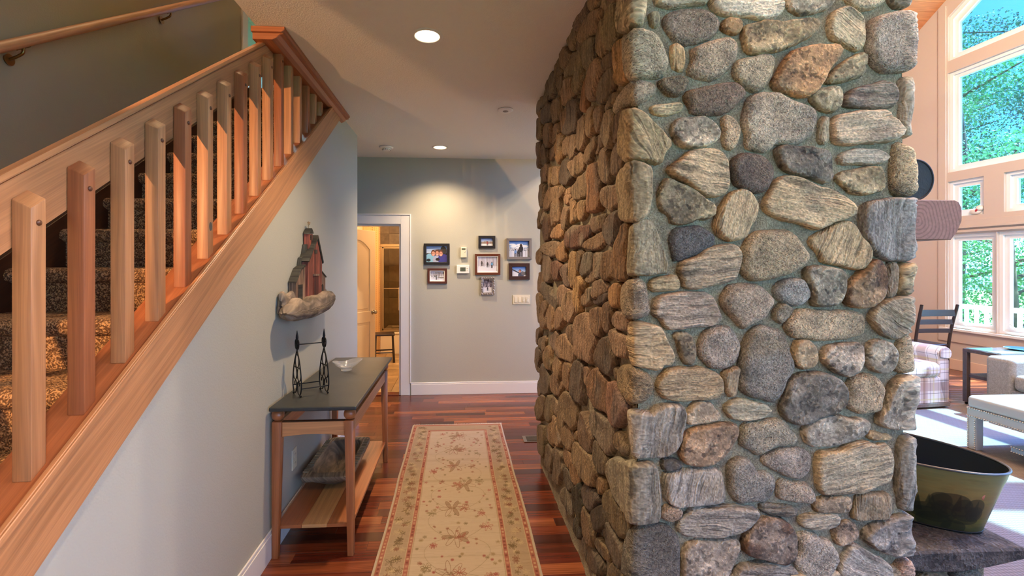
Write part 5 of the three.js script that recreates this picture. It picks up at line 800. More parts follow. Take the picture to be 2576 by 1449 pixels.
{
  // carved dough trough on the lower shelf
  const t = thing('dough_bowl', 'carved grey wooden dough trough with a notched rim on the lower shelf', 'bowl', [-0.79, 0.161, -3.06]);
  const N = 72, sup = (a, x, z, e) => { const c = Math.cos(a), s = Math.sin(a); return [Math.sign(c) * Math.abs(c) ** e * x, Math.sign(s) * Math.abs(s) ** e * z]; };
  const rows = [[0.07, 0.15, 0, 0.6], [0.085, 0.18, 0.006, 0.55], [0.115, 0.25, 0.045, 0.42], [0.13, 0.285, 0.078, 0.3], [0.15, 0.31, 0.082, 0.16], [0.153, 0.314, 0.108, 0.16], [0.148, 0.309, 0.112, 0.16], [0.116, 0.262, 0.114, 0.34], [0.108, 0.252, 0.11, 0.36], [0.085, 0.2, 0.05, 0.5], [0.05, 0.13, 0.026, 0.6], [0.001, 0.002, 0.022, 0.8]];
  const P = [], I = [], U = [];
  rows.forEach(([x, z, y, e], j) => { for (let i = 0; i < N; i++) { const a = i / N * 6.2832, q = sup(a, x, z, e); P.push(q[0] + noise3(i * 0.4, j, 1) * 0.002, y + noise3(i * 0.3, j * 0.7, 5) * 0.002, q[1]); U.push(q[1] * 2, (q[0] + y) * 4); } });
  for (let j = 0; j < rows.length - 1; j++) for (let i = 0; i < N; i++) { const a = j * N + i, b = j * N + (i + 1) % N; I.push(a, a + N, b, b, a + N, b + N); }
  const cap = P.length / 3; P.push(0, 0, 0); U.push(0, 0); for (let i = 0; i < N; i++) I.push(cap, i, (i + 1) % N);
  const g = new THREE.BufferGeometry(); g.setAttribute('position', new THREE.Float32BufferAttribute(P, 3)); g.setAttribute('uv', new THREE.Float32BufferAttribute(U, 2)); g.setIndex(I); g.computeVertexNormals();
  part(t, 'trough', g, M.bowlwood);
  const rib = bx(-0.017, 0.017, 0, 0.007, -0.0065, 0.0065, 0.003);
  for (const s of [-1, 1]) for (let k = 0; k < 20; k++) { const m = part(t, 'rim_rib', rib, M.bowlRib); m.position.set(s * 0.134, 0.111, -0.245 + k * 0.0258); }
}
{
  const t = thing('wall_outlet', 'small almond outlet plate on the wall behind the console legs', 'outlet', [XW, 0.37, -2.79]);
  part(t, 'plate', bx(0, 0.006, -0.06, 0.06, -0.037, 0.037, 0.002), M.almond);
  for (const s of [-1, 1]) { const r = part(t, 'socket', bx(0.006, 0.009, s * 0.026 - 0.017, s * 0.026 + 0.017, -0.016, 0.016, 0.002), M.almond); part(r, 'slots', [bx(0.0085, 0.0094, s * 0.026 - 0.004, s * 0.026 + 0.006, -0.008, -0.0055, 0), bx(0.0085, 0.0094, s * 0.026 - 0.004, s * 0.026 + 0.006, 0.0055, 0.008, 0)], M.iron); }
}
// ---------------------------------------------------------------- barn relief on the wall
{
  const t = thing('barn_wall_art', 'rustic barn relief of weathered boards on a driftwood log hanging on the wall', 'wall art');
  const S = (pts, x0, x1, mat, name, gr = 'z', sc = 3) => { const g = uvm(slabZY(pts, x0, x1, 0.002), gr); const uv = g.attributes.uv; for (let i = 0; i < uv.count; i++) uv.setXY(i, uv.getX(i) * sc, uv.getY(i) * 2); return part(t, name, g, mat); };
  const bk = XW + 0.002;
  const main = S([[-2.86, 1.31], [-2.872, 1.549], [-3.045, 1.69], [-3.155, 1.541], [-3.14, 1.31]], bk, -0.925, M.barnRed, 'barn_front');
  part(main, 'door', uvm(slabZY(rect(-2.965, -3.06, 1.325, 1.455), -0.925, -0.921, 0.001), 'z'), M.barnRed2);
  part(main, 'lintel', bx(-0.925, -0.917, 1.455, 1.468, -3.075, -2.955, 0.001, 'z'), M.barnGrey);
  part(main, 'hay_door', bx(-0.925, -0.921, 1.6, 1.625, -3.035, -2.985, 0.001, 'z'), M.barnDark);
  S([[-2.855, 1.55], [-2.872, 1.546], [-3.047, 1.7], [-3.16, 1.535], [-3.172, 1.545], [-3.05, 1.722]], bk, -0.918, M.barnDark, 'roof');
  const lean = S([[-2.695, 1.32], [-2.697, 1.424], [-2.774, 1.496], [-2.845, 1.518], [-2.859, 1.518], [-2.859, 1.31]], bk, -0.94, M.barnGrey, 'left_shed');
  part(lean, 'door', bx(-0.94, -0.937, 1.32, 1.41, -2.805, -2.735, 0.001, 'y'), M.barnDark);
  S([[-2.688, 1.425], [-2.697, 1.424], [-2.774, 1.496], [-2.85, 1.518], [-2.85, 1.529], [-2.77, 1.506]], bk, -0.934, M.barnDark, 'shed_roof');
  const rs = S([[-3.141, 1.31], [-3.146, 1.5], [-3.3, 1.442], [-3.3, 1.32]], bk, -0.945, M.barnGrey, 'right_shed');
  part(rs, 'arch', slabZY([[-3.2, 1.325], [-3.2, 1.375], [-3.215, 1.392], [-3.235, 1.392], [-3.25, 1.375], [-3.25, 1.325]], -0.945, -0.942, 0.001), M.iron);
  S([[-3.14, 1.505], [-3.146, 1.497], [-3.308, 1.437], [-3.308, 1.446], [-3.15, 1.508]], bk, -0.939, M.barnDark, 'right_roof');
  S([[-2.83, 1.52], [-2.85, 1.57], [-2.96, 1.6], [-2.96, 1.5]], bk, -0.962, M.barnDark, 'rear_block'); S([[-2.9, 1.56], [-2.93, 1.655], [-3.0, 1.665], [-3.0, 1.56]], bk, -0.955, M.barnDark, 'rear_gable');
  const cup = S([[-2.945, 1.6], [-2.945, 1.722], [-3.018, 1.728], [-3.018, 1.6]], bk + 0.004, -0.945, M.barnRed, 'cupola');
  for (const z of [-2.972, -2.995]) part(cup, 'louvre', bx(-0.945, -0.943, 1.685, 1.718, z - 0.006, z + 0.006, 0.0005, 'y'), M.barnDark);
  part(cup, 'cupola_roof', slabZY([[-2.937, 1.724], [-3.026, 1.73], [-3.012, 1.748], [-2.992, 1.763], [-2.972, 1.758], [-2.95, 1.742]], bk + 0.002, -0.94, 0.003), M.barnDark);
  part(cup, 'weathervane', [rod(V(-0.96, 1.75, -2.985), V(-0.96, 1.785, -2.985), 0.0012), slabZY([[-2.966, 1.792], [-2.966, 1.8], [-2.975, 1.804], [-3.0, 1.802], [-3.012, 1.803], [-3.014, 1.795], [-3.004, 1.793], [-3.004, 1.782], [-3.0, 1.782], [-2.998, 1.79], [-2.978, 1.79], [-2.977, 1.78], [-2.973, 1.78], [-2.973, 1.79]], -0.9615, -0.9585, 0.0005)], M.brass);
  // weathered log
  const weathered = (z0, z1, top, bot, xc, xr, sd) => { const N = 28, R = 70, P = [], U = [], I = [], at = (a, f) => { const k = f * (a.length - 1), i = Math.min(a.length - 2, Math.floor(k)), e = k - i, w = e * e * (3 - 2 * e); return mix(a[i], a[i + 1], w); };
    for (let j = 0; j <= R; j++) { const f = j / R, z = mix(z0, z1, f), yt = at(top, f), yb = at(bot, f), c = (yt + yb) / 2, h = (yt - yb) / 2, end = 0.35 + 0.65 * Math.min(1, Math.min(f, 1 - f) * 26); for (let i = 0; i < N; i++) { const a = i / N * 6.28319, cs = Math.cos(a), sn = Math.sin(a), q = 1 + noise3(z * 9, cs * 1.6, sn * 1.6 + sd, 8) * 0.12 + noise3(z * 3, cs * 5, sn * 5 + sd, 5) * 0.05; P.push(xc + Math.sign(cs) * Math.abs(cs) ** 0.7 * xr * q * end, c + Math.sign(sn) * Math.abs(sn) ** 0.75 * h * (0.97 + 0.03 * q) * end, z + noise3(cs * 3, sn * 3, j > R / 2 ? 1 : 2, sd) * 0.012); U.push(z * 2, i / N * 0.6); } }
    for (let j = 0; j < R; j++) for (let i = 0; i < N; i++) { const a = j * N + i, b = j * N + (i + 1) % N; I.push(a, b, a + N, b, b + N, a + N); }
    for (const [j, w] of [[0, 1], [R, 0]]) { const c = P.length / 3; let x = 0, y = 0; for (let i = 0; i < N; i++) { x += P[(j * N + i) * 3] / N; y += P[(j * N + i) * 3 + 1] / N; } P.push(x, y, P[j * N * 3 + 2]); U.push(0, 0); for (let i = 0; i < N; i++) w ? I.push(c, j * N + (i + 1) % N, j * N + i) : I.push(c, j * N + i, j * N + (i + 1) % N); }
    const g = new THREE.BufferGeometry(); g.setAttribute('position', new THREE.Float32BufferAttribute(P, 3)); g.setAttribute('uv', new THREE.Float32BufferAttribute(U, 2)); g.setIndex(I); g.computeVertexNormals(); return g; };
  part(t, 'log', weathered(-2.462, -3.335, [1.285, 1.315, 1.342, 1.322, 1.318, 1.335, 1.336, 1.333, 1.34, 1.35, 1.344, 1.318], [1.25, 1.222, 1.212, 1.21, 1.206, 1.2, 1.2, 1.203, 1.206, 1.212, 1.23, 1.285], -0.915, 0.042, 3), M.drift);
  part(t, 'back_log', weathered(-2.522, -2.74, [1.372, 1.383, 1.37, 1.362, 1.37, 1.378, 1.36, 1.34], [1.258, 1.245, 1.24, 1.24, 1.24, 1.24, 1.25, 1.26], -0.96, 0.021, 7), M.drift);
  part(t, 'back_log', weathered(-3.2, -3.345, [1.36, 1.372, 1.37, 1.352], [1.3, 1.3, 1.298, 1.31], -0.965, 0.018, 9), M.drift);
}
// ---------------------------------------------------------------- back wall: photographs, thermostats, switches
seed(88);
const px = (c, x, y, w, h, col) => { c.fillStyle = col; c.fillRect(x, y, w, h); };
const blob = (c, x, y, rx, ry, col, rot = 0) => { c.fillStyle = col; c.beginPath(); c.ellipse(x, y, rx, ry, rot, 0, 6.3); c.fill(); };
const grad = (c, w, h, a, b, y1 = h) => { const g = c.createLinearGradient(0, 0, 0, y1); g.addColorStop(0, a); g.addColorStop(1, b); c.fillStyle = g; c.fillRect(0, 0, w, y1); };
const trees = (c, w, y0, y1, n, cols) => { for (let k = 0; k < n; k++) { c.strokeStyle = pick(cols); c.lineWidth = rr(1, 4); const x = rnd() * w; c.beginPath(); c.moveTo(x, y0 + rr(-4, 4)); c.lineTo(x + rr(-6, 6), y1); c.stroke(); } };
const skier = (c, x, y, s, col) => { blob(c, x, y - s * 0.88, s * 0.1, s * 0.12, '#3a2c2a'); blob(c, x, y - s * 0.6, s * 0.17, s * 0.26, col, 0.1); px(c, x - s * 0.14, y - s * 0.45, s * 0.11, s * 0.45, '#2a2a34'); px(c, x + s * 0.02, y - s * 0.45, s * 0.11, s * 0.45, '#2a2a34'); c.strokeStyle = '#333'; c.lineWidth = 1.5; c.beginPath(); c.moveTo(x + s * 0.12, y - s * 0.65); c.lineTo(x + s * 0.34, y - s * 0.5); c.lineTo(x + s * 0.36, y); c.stroke(); };
const PRINTS = {
  selfie(c, w, h) { grad(c, w, h, '#7fa6dc', '#cfdcee', h * 0.45); for (let k = 0; k < 7; k++) blob(c, rnd() * w, h * rr(0.25, 0.4), w * 0.16, h * 0.1, pick(['#e8eef6', '#5a6a86', '#3c4456'])); blob(c, w * 0.82, h * 0.25, w * 0.14, h * 0.25, '#2c2a26'); px(c, 0, h * 0.55, w, h * 0.45, '#5f6f9c'); blob(c, w * 0.16, h * 0.8, w * 0.26, h * 0.32, '#8cc0d8'); blob(c, w * 0.5, h * 0.86, w * 0.2, h * 0.26, '#b0b6cc'); blob(c, w * 0.82, h * 0.82, w * 0.27, h * 0.32, '#3c3a8c'); for (const [x, y] of [[0.33, 0.46], [0.52, 0.44], [0.7, 0.47]]) { blob(c, w * x, h * (y - 0.03), w * 0.11, h * 0.2, '#5d3424'); blob(c, w * x, h * (y + 0.02), w * 0.085, h * 0.15, '#d79a80'); blob(c, w * (x - 0.03), h * y, 3, 3, '#40241c'); blob(c, w * (x + 0.03), h * y, 3, 3, '#40241c'); blob(c, w * x, h * (y + 0.09), w * 0.03, 3, '#f0e6e0'); } blob(c, w * 0.1, h * 0.88, w * 0.1, h * 0.09, '#20222c'); blob(c, w * 0.54, h * 0.83, w * 0.1, h * 0.09, '#2a1c20'); },
  meadow(c, w, h) { grad(c, w, h, '#c9c8d6', '#d9d8e2'); trees(c, w, h * 0.1, h * 0.5, 40, ['#a9a6b0', '#8a8488', '#bcb8c0']); px(c, 0, h * 0.5, w, h * 0.5, '#dcdde8'); skier(c, w * 0.44, h * 0.92, h * 0.5, '#7c7f86'); for (const x of [0.1, 0.3, 0.35]) skier(c, w * x, h * 0.62, h * 0.18, '#4a4d58'); trees(c, w * 0.9, h * 0.1, h * 0.75, 4, ['#4a4038']); blob(c, w * 0.8, h * 0.68, w * 0.2, h * 0.08, '#8d8884'); },
  slope(c, w, h) { grad(c, w, h, '#6f8fd0', '#c2d2ea', h * 0.5); px(c, 0, h * 0.48, w, h * 0.25, '#9a8f88'); trees(c, w, h * 0.4, h * 0.72, 60, ['#8a6f62', '#a38f86', '#6f6460']); px(c, 0, h * 0.72, w, h * 0.28, '#e8e8ee'); skier(c, w * 0.54, h * 0.95, h * 0.55, '#a03a3c'); },
  three(c, w, h) { grad(c, w, h, '#c9c8d8', '#dcdbe6'); trees(c, w, 0, h * 0.6, 70, ['#b3aebb', '#968f98', '#cfcbd6', '#a59fa8']); px(c, 0, h * 0.6, w, h * 0.4, '#e2e2ec'); trees(c, w, h * 0.62, h * 0.66, 20, ['#b5b3c0']); skier(c, w * 0.2, h * 0.62, h * 0.34, '#3c3a40'); skier(c, w * 0.5, h * 0.7, h * 0.36, '#2f2d34'); skier(c, w * 0.72, h * 0.74, h * 0.42, '#5f9ccb'); },
  summit(c, w, h) { grad(c, w, h, '#3f72c8', '#b8cfea', h * 0.45); for (let k = 0; k < 9; k++) blob(c, rnd() * w, h * rr(0.22, 0.42), w * 0.16, h * 0.06, '#eef2f8'); px(c, 0, h * 0.44, w, h * 0.56, '#d8dce8'); for (let k = 0; k < 60; k++) blob(c, rnd() * w, h * rr(0.44, 0.62), rr(2, 8), 2, '#6f7a90'); skier(c, w * 0.6, h * 0.99, h * 0.8, '#23242c'); skier(c, w * 0.46, h * 0.99, h * 0.46, '#2c2e3a'); skier(c, w * 0.32, h * 0.99, h * 0.48, '#6f93cc'); },
  portrait(c, w, h) { grad(c, w, h, '#3c70cc', '#bcd2ee', h * 0.5); px(c, 0, h * 0.5, w, h * 0.5, '#e6e9f0'); c.fillStyle = '#3a3c48'; c.beginPath(); c.moveTo(0, h * 0.24); c.lineTo(w * 0.55, h * 0.62); c.lineTo(w * 0.5, h * 0.72); c.lineTo(0, h * 0.36); c.fill(); blob(c, w * 0.62, h * 0.92, w * 0.2, h * 0.36, '#3f4a66'); blob(c, w * 0.56, h * 0.46, w * 0.1, h * 0.17, '#3a2822'); blob(c, w * 0.55, h * 0.5, w * 0.08, h * 0.13, '#d59a82'); for (let k = 0; k < 14; k++) blob(c, w * rr(0.7, 1), h * rr(0.55, 0.8), 10, 12, '#6d6a70'); },
  woods(c, w, h) { px(c, 0, 0, w, h, '#c6c2d2'); for (let k = 0; k < 120; k++) blob(c, rnd() * w, h * rnd() * 0.6, rr(2, 8), rr(3, 14), pick(['#5d5468', '#3f394c', '#8a8498', '#e4e2ee'])); trees(c, w, 0, h * 0.6, 22, ['#3c3440', '#5a5060']); px(c, 0, h * 0.62, w, h * 0.38, '#e0e0ea'); skier(c, w * 0.48, h * 0.9, h * 0.3, '#22222a'); },
};
function picture(label, x0, x1, y0, y1, border, mat, print, o = {}) {
  const t = thing('photo_frame', label, 'picture', [(x0 + x1) / 2, (y0 + y1) / 2, ZB], 0, 'ski photographs on the back wall');
  const W = (x1 - x0) / 2, H = (y1 - y0) / 2, D = o.depth ?? 0.022, b = border;
  const miter = (pts) => { const g = slabXY(pts, 0.001, D, 0.0025); return uvm(g, Math.abs(pts[1][0] - pts[0][0]) > Math.abs(pts[2][1] - pts[1][1]) ? 'x' : 'y'); };
  for (const q of [[[-W, -H], [W, -H], [W - b, -H + b], [-W + b, -H + b]], [[W, -H], [W, H], [W - b, H - b], [W - b, -H + b]], [[W, H], [-W, H], [-W + b, H - b], [W - b, H - b]], [[-W, H], [-W, -H], [-W + b, -H + b], [-W + b, H - b]]]) part(t, 'frame_rail', miter(q), mat);
  if (o.liner) { const l = o.liner; for (const [a, c, d, e] of [[-W + b, W - b, -H + b, -H + b + l], [-W + b, W - b, H - b - l, H - b], [-W + b, -W + b + l, -H + b + l, H - b - l], [W - b - l, W - b, -H + b + l, H - b - l]]) part(t, 'liner', bx(a, c, d, e, 0.004, D - 0.004, 0.001), M.white); }
  if (o.twist) for (let k = 0; k < 26; k++) { const per = 4 * (W + H), s = (k + 0.5) / 26 * per; let x, y, r; if (s < 2 * W) { x = -W + s; y = -H; r = 0; } else if (s < 2 * W + 2 * H) { x = W; y = -H + s - 2 * W; r = 1; } else if (s < 4 * W + 2 * H) { x = W - (s - 2 * W - 2 * H); y = H; r = 0; } else { x = -W; y = H - (s - 4 * W - 2 * H); r = 1; } const m = part(t, 'leaf_boss', new THREE.SphereGeometry(1, 8, 6).scale(0.014, 0.006, 0.005), mat); m.position.set(clamp(x, -W + 0.009, W - 0.009), clamp(y, -H + 0.009, H - 0.009), D); m.rotation.z = (k % 2 ? 0.7 : -0.7) + r * 1.57; }
  const i = b + (o.liner ?? 0), pw = Math.round(2 * (W - i) * 900), ph = Math.round(2 * (H - i) * 900);
  part(t, 'print', new THREE.PlaneGeometry(2 * (W - i), 2 * (H - i)).translate(0, 0, 0.006), std({ map: ctex(pw, ph, print), roughness: 0.55 }));
  part(t, 'glazing', new THREE.BoxGeometry(2 * (W - i), 2 * (H - i), 0.0015).translate(0, 0, 0.0095), M.cleanPane);
  return t;
}
const frameMat = (c, r = 0.4) => std({ map: T.fir, color: c, roughness: r });
picture('black framed photograph of three smiling faces in the snow', -0.408, -0.107, 1.526, 1.775, 0.031, frameMat(0x24211f), PRINTS.selfie);
picture('small brown framed photograph with a white liner below the three faces', -0.366, -0.138, 1.304, 1.483, 0.026, frameMat(0x5a2e1c), PRINTS.meadow, { liner: 0.008 });
picture('small black framed photograph of a red figure on a snowy slope', 0.232, 0.432, 1.719, 1.868, 0.03, frameMat(0x26252a), PRINTS.slope);
picture('brown framed photograph of three skiers crossing a snowy wood', 0.191, 0.491, 1.406, 1.653, 0.026, frameMat(0x6b3a24), PRINTS.three, { liner: 0.008 });
picture('grey framed photograph of a tall skier beside two children', 0.566, 0.864, 1.588, 1.839, 0.031, frameMat(0x86817f), PRINTS.summit, { depth: 0.028 });
picture('dark brown framed photograph of a man with one arm raised', 0.593, 0.841, 1.347, 1.543, 0.041, frameMat(0x432a22), PRINTS.portrait);
picture('silver framed upright photograph of a skier among bare trees', 0.262, 0.423, 1.171, 1.381, 0.028, std({ color: 0xbcb8b6, roughness: 0.28, metalness: 0.9 }), PRINTS.woods, { twist: true });
{
  const t = thing('thermostat', 'upright cream thermostat with a slim display and slider', 'thermostat', [0.0575, 1.671, ZB]);
  part(t, 'case', bx(-0.036, 0.036, -0.062, 0.062, 0, 0.026, 0.005), M.almond); part(t, 'display', bx(-0.022, 0.022, 0.028, 0.048, 0.0255, 0.027, 0.001), M.lcd);
  part(t, 'slider', [rod(V(0.012, -0.005, 0.0275), V(0.022, 0.012, 0.0275), 0.0012)], M.iron);
  const s = thing('thermostat', 'wide white thermostat with a square grey screen below the cream one', 'thermostat', [0.049, 1.473, ZB]);
  part(s, 'case', bx(-0.074, 0.074, -0.049, 0.049, 0, 0.025, 0.004), M.white);
  const d = part(s, 'display', bx(-0.032, 0.032, -0.025, 0.022, 0.0245, 0.0262, 0.001), M.lcd);
  part(d, 'digits', [0, 1].flatMap((k) => { const o = -0.012 + k * 0.016; return [bx(o, o + 0.009, 0.009, 0.0105, 0.026, 0.0266, 0), bx(o, o + 0.009, -0.001, 0.0005, 0.026, 0.0266, 0), bx(o, o + 0.009, -0.011, -0.0095, 0.026, 0.0266, 0), bx(o + 0.0075, o + 0.009, -0.01, 0.01, 0.026, 0.0266, 0)]; }), M.iron);
  for (const x of [0.052]) for (const y of [-0.012, 0.012]) part(s, 'button', bx(x - 0.009, x + 0.009, y - 0.005, y + 0.005, 0.0245, 0.027, 0.001), M.almond);
  const w = thing('switch_plate', 'almond four gang switch plate near the chimney edge', 'light switch', [0.7455, 1.11, ZB]);
  part(w, 'plate', bx(-0.104, 0.104, -0.056, 0.056, 0, 0.007, 0.002), M.almond);
  for (let k = 0; k < 4; k++) { const x = -0.069 + k * 0.046, r = part(w, 'rocker', new RoundedBoxGeometry(0.033, 0.066, 0.006, 1, 0.0015).rotateX(k < 2 ? -0.06 : 0).translate(x, 0, 0.009), M.almond); if (k > 1) { part(r, 'toggle', bx(x - 0.012, x + 0.012, -0.02, 0.012, 0.011, 0.015, 0.002), M.almond); part(r, 'light_slot', bx(x - 0.008, x + 0.008, 0.018, 0.021, 0.0117, 0.0124, 0), M.iron); } }
}
// ---------------------------------------------------------------- ceiling fittings
const CANS = [[-0.172, -2.507, 'recessed ceiling light above the console, its white bulb showing'], [-0.199, -4.884, 'recessed ceiling light close to the photograph wall'], [-0.17, -0.13, 'recessed ceiling light over the near end of the hall'], [-3.0, 1.6, 'recessed ceiling light in the foyer beside the stairs']];
for (const [x, z, label] of CANS) {
  const t = thing('recessed_light', label, 'ceiling light', [x, CEIL, z]);
  part(t, 'trim_ring', lathe([[0.068, 0.0015], [0.068, -0.004], [0.074, -0.006], [0.086, -0.003], [0.087, 0.001]], 40), M.canTrim);
  part(t, 'reflector', lathe([[0.068, -0.002], [0.064, 0.03], [0.052, 0.06], [0.046, 0.062]], 40), M.canWhite);
  const lamp = part(t, 'bulb', lathe([[0, 0.012], [0.03, 0.014], [0.042, 0.022], [0.046, 0.034], [0.044, 0.062], [0, 0.062]], 32), M.bulb); lamp.castShadow = false;
  const l = new THREE.SpotLight(0xffe0b8, LAMP, 0, 1.12, 0.9, 2); l.position.set(0, 0.008, 0); l.target.position.set(0, -2, 0); l.castShadow = true; l.shadow.radius = 2; l.shadow.mapSize.set(1024, 1024); t.add(l, l.target);
}
{
  const t = thing('smoke_detector', 'white domed smoke detector with dark vents left of the far ceiling light', 'smoke detector', [-0.769, CEIL, -4.9]);
  part(t, 'base', lathe([[0.0, 0], [0.074, 0], [0.074, -0.01], [0.06, -0.02], [0, -0.02]], 36), M.white); part(t, 'body', lathe([[0.046, -0.019], [0.042, -0.034], [0.03, -0.042], [0, -0.043]], 36), M.white);
  for (let k = 0; k < 12; k++) { const a = k * 0.5236; part(t, 'vent', new THREE.BoxGeometry(0.01, 0.004, 0.004).rotateY(-a).translate(Math.sin(a) * 0.043, -0.033, Math.cos(a) * 0.043), M.iron); }
  const s = thing('ceiling_sensor', 'flat white round sensor with a grey centre near the chimney top', 'sensor', [0.377, CEIL, -3.66]);
  part(s, 'rim', lathe([[0, 0], [0.062, 0], [0.063, -0.006], [0.05, -0.014], [0.026, -0.016], [0.022, -0.012]], 40), M.white); part(s, 'centre', lathe([[0.0225, -0.011], [0.018, -0.018], [0, -0.02]], 28), M.greyPlastic);
}
{
  const t = thing('floor_register', 'thin pale metal floor register at the far foot of the chimney', 'floor vent', [0.72, 0, -3.95]);
  part(t, 'rim', bx(-0.16, 0.15, 0.0005, 0.006, -0.07, 0.07, 0.002), M.nickel);
  for (let k = 0; k < 9; k++) part(t, 'louvre', bx(-0.13, 0.12, 0.006, 0.009, -0.05 + k * 0.012, -0.046 + k * 0.012, 0.0008), M.nickel);
}
// ---------------------------------------------------------------- bathroom seen through the open door
{
  const z0 = -8.75, z1 = ZB - 0.12, BX0 = -1.62, BX1 = 0.4;
  struct('wall_bath_left', bx(BX0 - 0.1, BX0, -0.018, 2.5, z0, z1, 0), M.bathWall);
  struct('wall_bath_right', bx(BX1, BX1 + 0.1, -0.018, 2.5, z0, z1, 0), M.bathWall);
  struct('ceiling_bath', bx(BX0 - 0.1, BX1 + 0.1, 2.5, 2.6, z0 - 0.1, z1, 0), M.bathWall);
  seed(31);
  const wall = structGroup('wall_bath_back'); part(wall, 'backing', bx(BX0, BX1, -0.018, 2.5, z0 - 0.1, z0, 0), std({ color: 0x8d7a62, roughness: 0.9 }));
  const tileMats = [0xb79f80, 0xab9375, 0xc0a98a].map((c) => { const m = M.bathTile.clone(); m.color.set(c); return m; });
  const tg = [0, 1, 2].map(() => bx(-0.1495, 0.1495, -0.1495, 0.1495, 0, 0.008, 0.002));
  for (let r = 0; r < 8; r++) for (let k = 0; k < 7; k++) { const x = BX0 + 0.15 + k * 0.304 - 0.15 * 0; if (x > BX1 - 0.1) continue; const m = part(wall, 'tile', pick(tg), pick(tileMats)); m.position.set(x, 0.44 + r * 0.304, z0); }
  const fl = structGroup('floor_bath'); part(fl, 'grout', bx(BX0, BX1, -0.0185, -0.004, z0, z1, 0), std({ color: 0x9b8564, roughness: 0.9 }));
  const fm = [0xd2b286, 0xc9a87c, 0xdabb90].map((c) => { const m = M.bathTile.clone(); m.color.set(c); return m; }), fg = [0, 1].map(() => bx(-0.2, 0.2, -0.004, 0.004, -0.2, 0.2, 0.002));
  for (let i = 0; i < 6; i++) for (let j = 0; j < 6; j++) { const x = BX0 + 0.2 + i * 0.405, z = z1 - 0.2 - j * 0.405; if (x > BX1 - 0.15 || z < -7.75) continue; const m = part(fl, 'tile', pick(fg), pick(fm)); m.position.set(x, 0, z); }
  // wallpapered stub wall left of the shower
  const paper = ctex(256, 512, (c, w, h) => { px(c, 0, 0, w, h, '#c79f68'); for (let y = 0; y < h; y += 18) { blob(c, w * 0.5, y + 8, 9, 6, '#8f6134'); blob(c, w * 0.22, y + 2, 6, 5, '#b07a44'); blob(c, w * 0.78, y + 12, 6, 5, '#b58250'); } for (const x of [0.08, 0.36, 0.64, 0.92]) px(c, w * x - 3, 0, 6, h, '#a97642'); });
  struct('wall_bath_stub', bx(BX0, -1.335, -0.018, 2.5, -7.86, -7.76, 0.002, 'x'), std({ map: rep(paper, 4, 1), roughness: 0.8 }));
  // bathtub with sliding glass doors
  const t = thing('bathtub', 'cream bathtub below the sliding glass shower doors', 'bathtub'), X0 = -1.335, X1 = 0.38, ZF = -7.83;
  part(t, 'apron', bx(X0, X1, 0, 0.36, ZF - 0.04, ZF, 0.012), M.tub); part(t, 'rim', [bx(X0, X1, 0.335, 0.375, ZF - 0.1, ZF + 0.012, 0.012), bx(X0, X1, 0.335, 0.375, z0 + 0.01, z0 + 0.09, 0.012), bx(X0, X0 + 0.09, 0.335, 0.375, z0 + 0.09, ZF - 0.1, 0.012), bx(X1 - 0.09, X1, 0.335, 0.375, z0 + 0.09, ZF - 0.1, 0.012)], M.tub); part(t, 'basin', bx(X0 + 0.02, X1 - 0.02, 0.08, 0.12, z0 + 0.02, ZF - 0.05, 0.01), M.tub);
  const d = thing('shower_doors', 'framed sliding glass shower doors standing on the tub', 'shower door');
  part(d, 'track', bx(X0, X1, 0.377, 0.405, ZF - 0.08, ZF - 0.02, 0.003), M.champagne); part(d, 'header', bx(X0, X1, 1.83, 1.875, ZF - 0.08, ZF - 0.015, 0.004), M.champagne); part(d, 'jamb', bx(X0, X0 + 0.03, 0.405, 1.83, ZF - 0.08, ZF - 0.02, 0.003, 'y'), M.champagne);
  for (const [a, b, z] of [[X0 + 0.03, X0 + 0.9, ZF - 0.04], [X0 + 0.82, X1 - 0.02, ZF - 0.065]]) { const p = part(d, 'sliding_panel', [bx(a, a + 0.028, 0.406, 1.829, z - 0.01, z + 0.01, 0.003, 'y'), bx(b - 0.028, b, 0.406, 1.829, z - 0.01, z + 0.01, 0.003, 'y'), bx(a, b, 1.80, 1.829, z - 0.01, z + 0.01, 0.003), bx(a, b, 0.406, 0.435, z - 0.01, z + 0.01, 0.003)], M.champagne); part(p, 'glass', new THREE.BoxGeometry(b - a - 0.05, 1.37, 0.005).translate((a + b) / 2, 1.118, z), M.showerGlass); part(p, 'towel_bar', [rod(V(a + 0.03, 1.12, z + 0.04), V(b - 0.03, 1.12, z + 0.04), 0.007), rod(V(a + 0.035, 1.12, z), V(a + 0.035, 1.12, z + 0.045), 0.006), rod(V(b - 0.035, 1.12, z), V(b - 0.035, 1.12, z + 0.045), 0.006)], M.champagne); }
  { const p = [], n = 12; for (let i = 0; i <= n; i++) { const a = Math.PI * i / n; p.push([ZF + 0.005 + 0.012 * Math.cos(a), 1.122 + 0.012 * Math.sin(a)]); } const o = [[ZF + 0.02, 0.75], ...p.map(([z, y]) => [z + 0.0, y + 0.002]), [ZF - 0.008, 0.8]], q = [...o.map(([z, y]) => [z, y])]; const inn = [[ZF - 0.003, 0.8], ...p.slice().reverse().map(([z, y]) => [ZF + 0.005 + (z - ZF - 0.005) * 0.62, 1.122 + (y - 1.122) * 0.62]), [ZF + 0.014, 0.75]];
    one('bath_towel', 'pale folded towel hanging on the shower door bar', 'towel', uvm(slabZY([...q, ...inn], -1.02, -0.72, 0.001), 'x'), std({ map: T.linen, color: 0xe0cbb4, roughness: 1 })); }
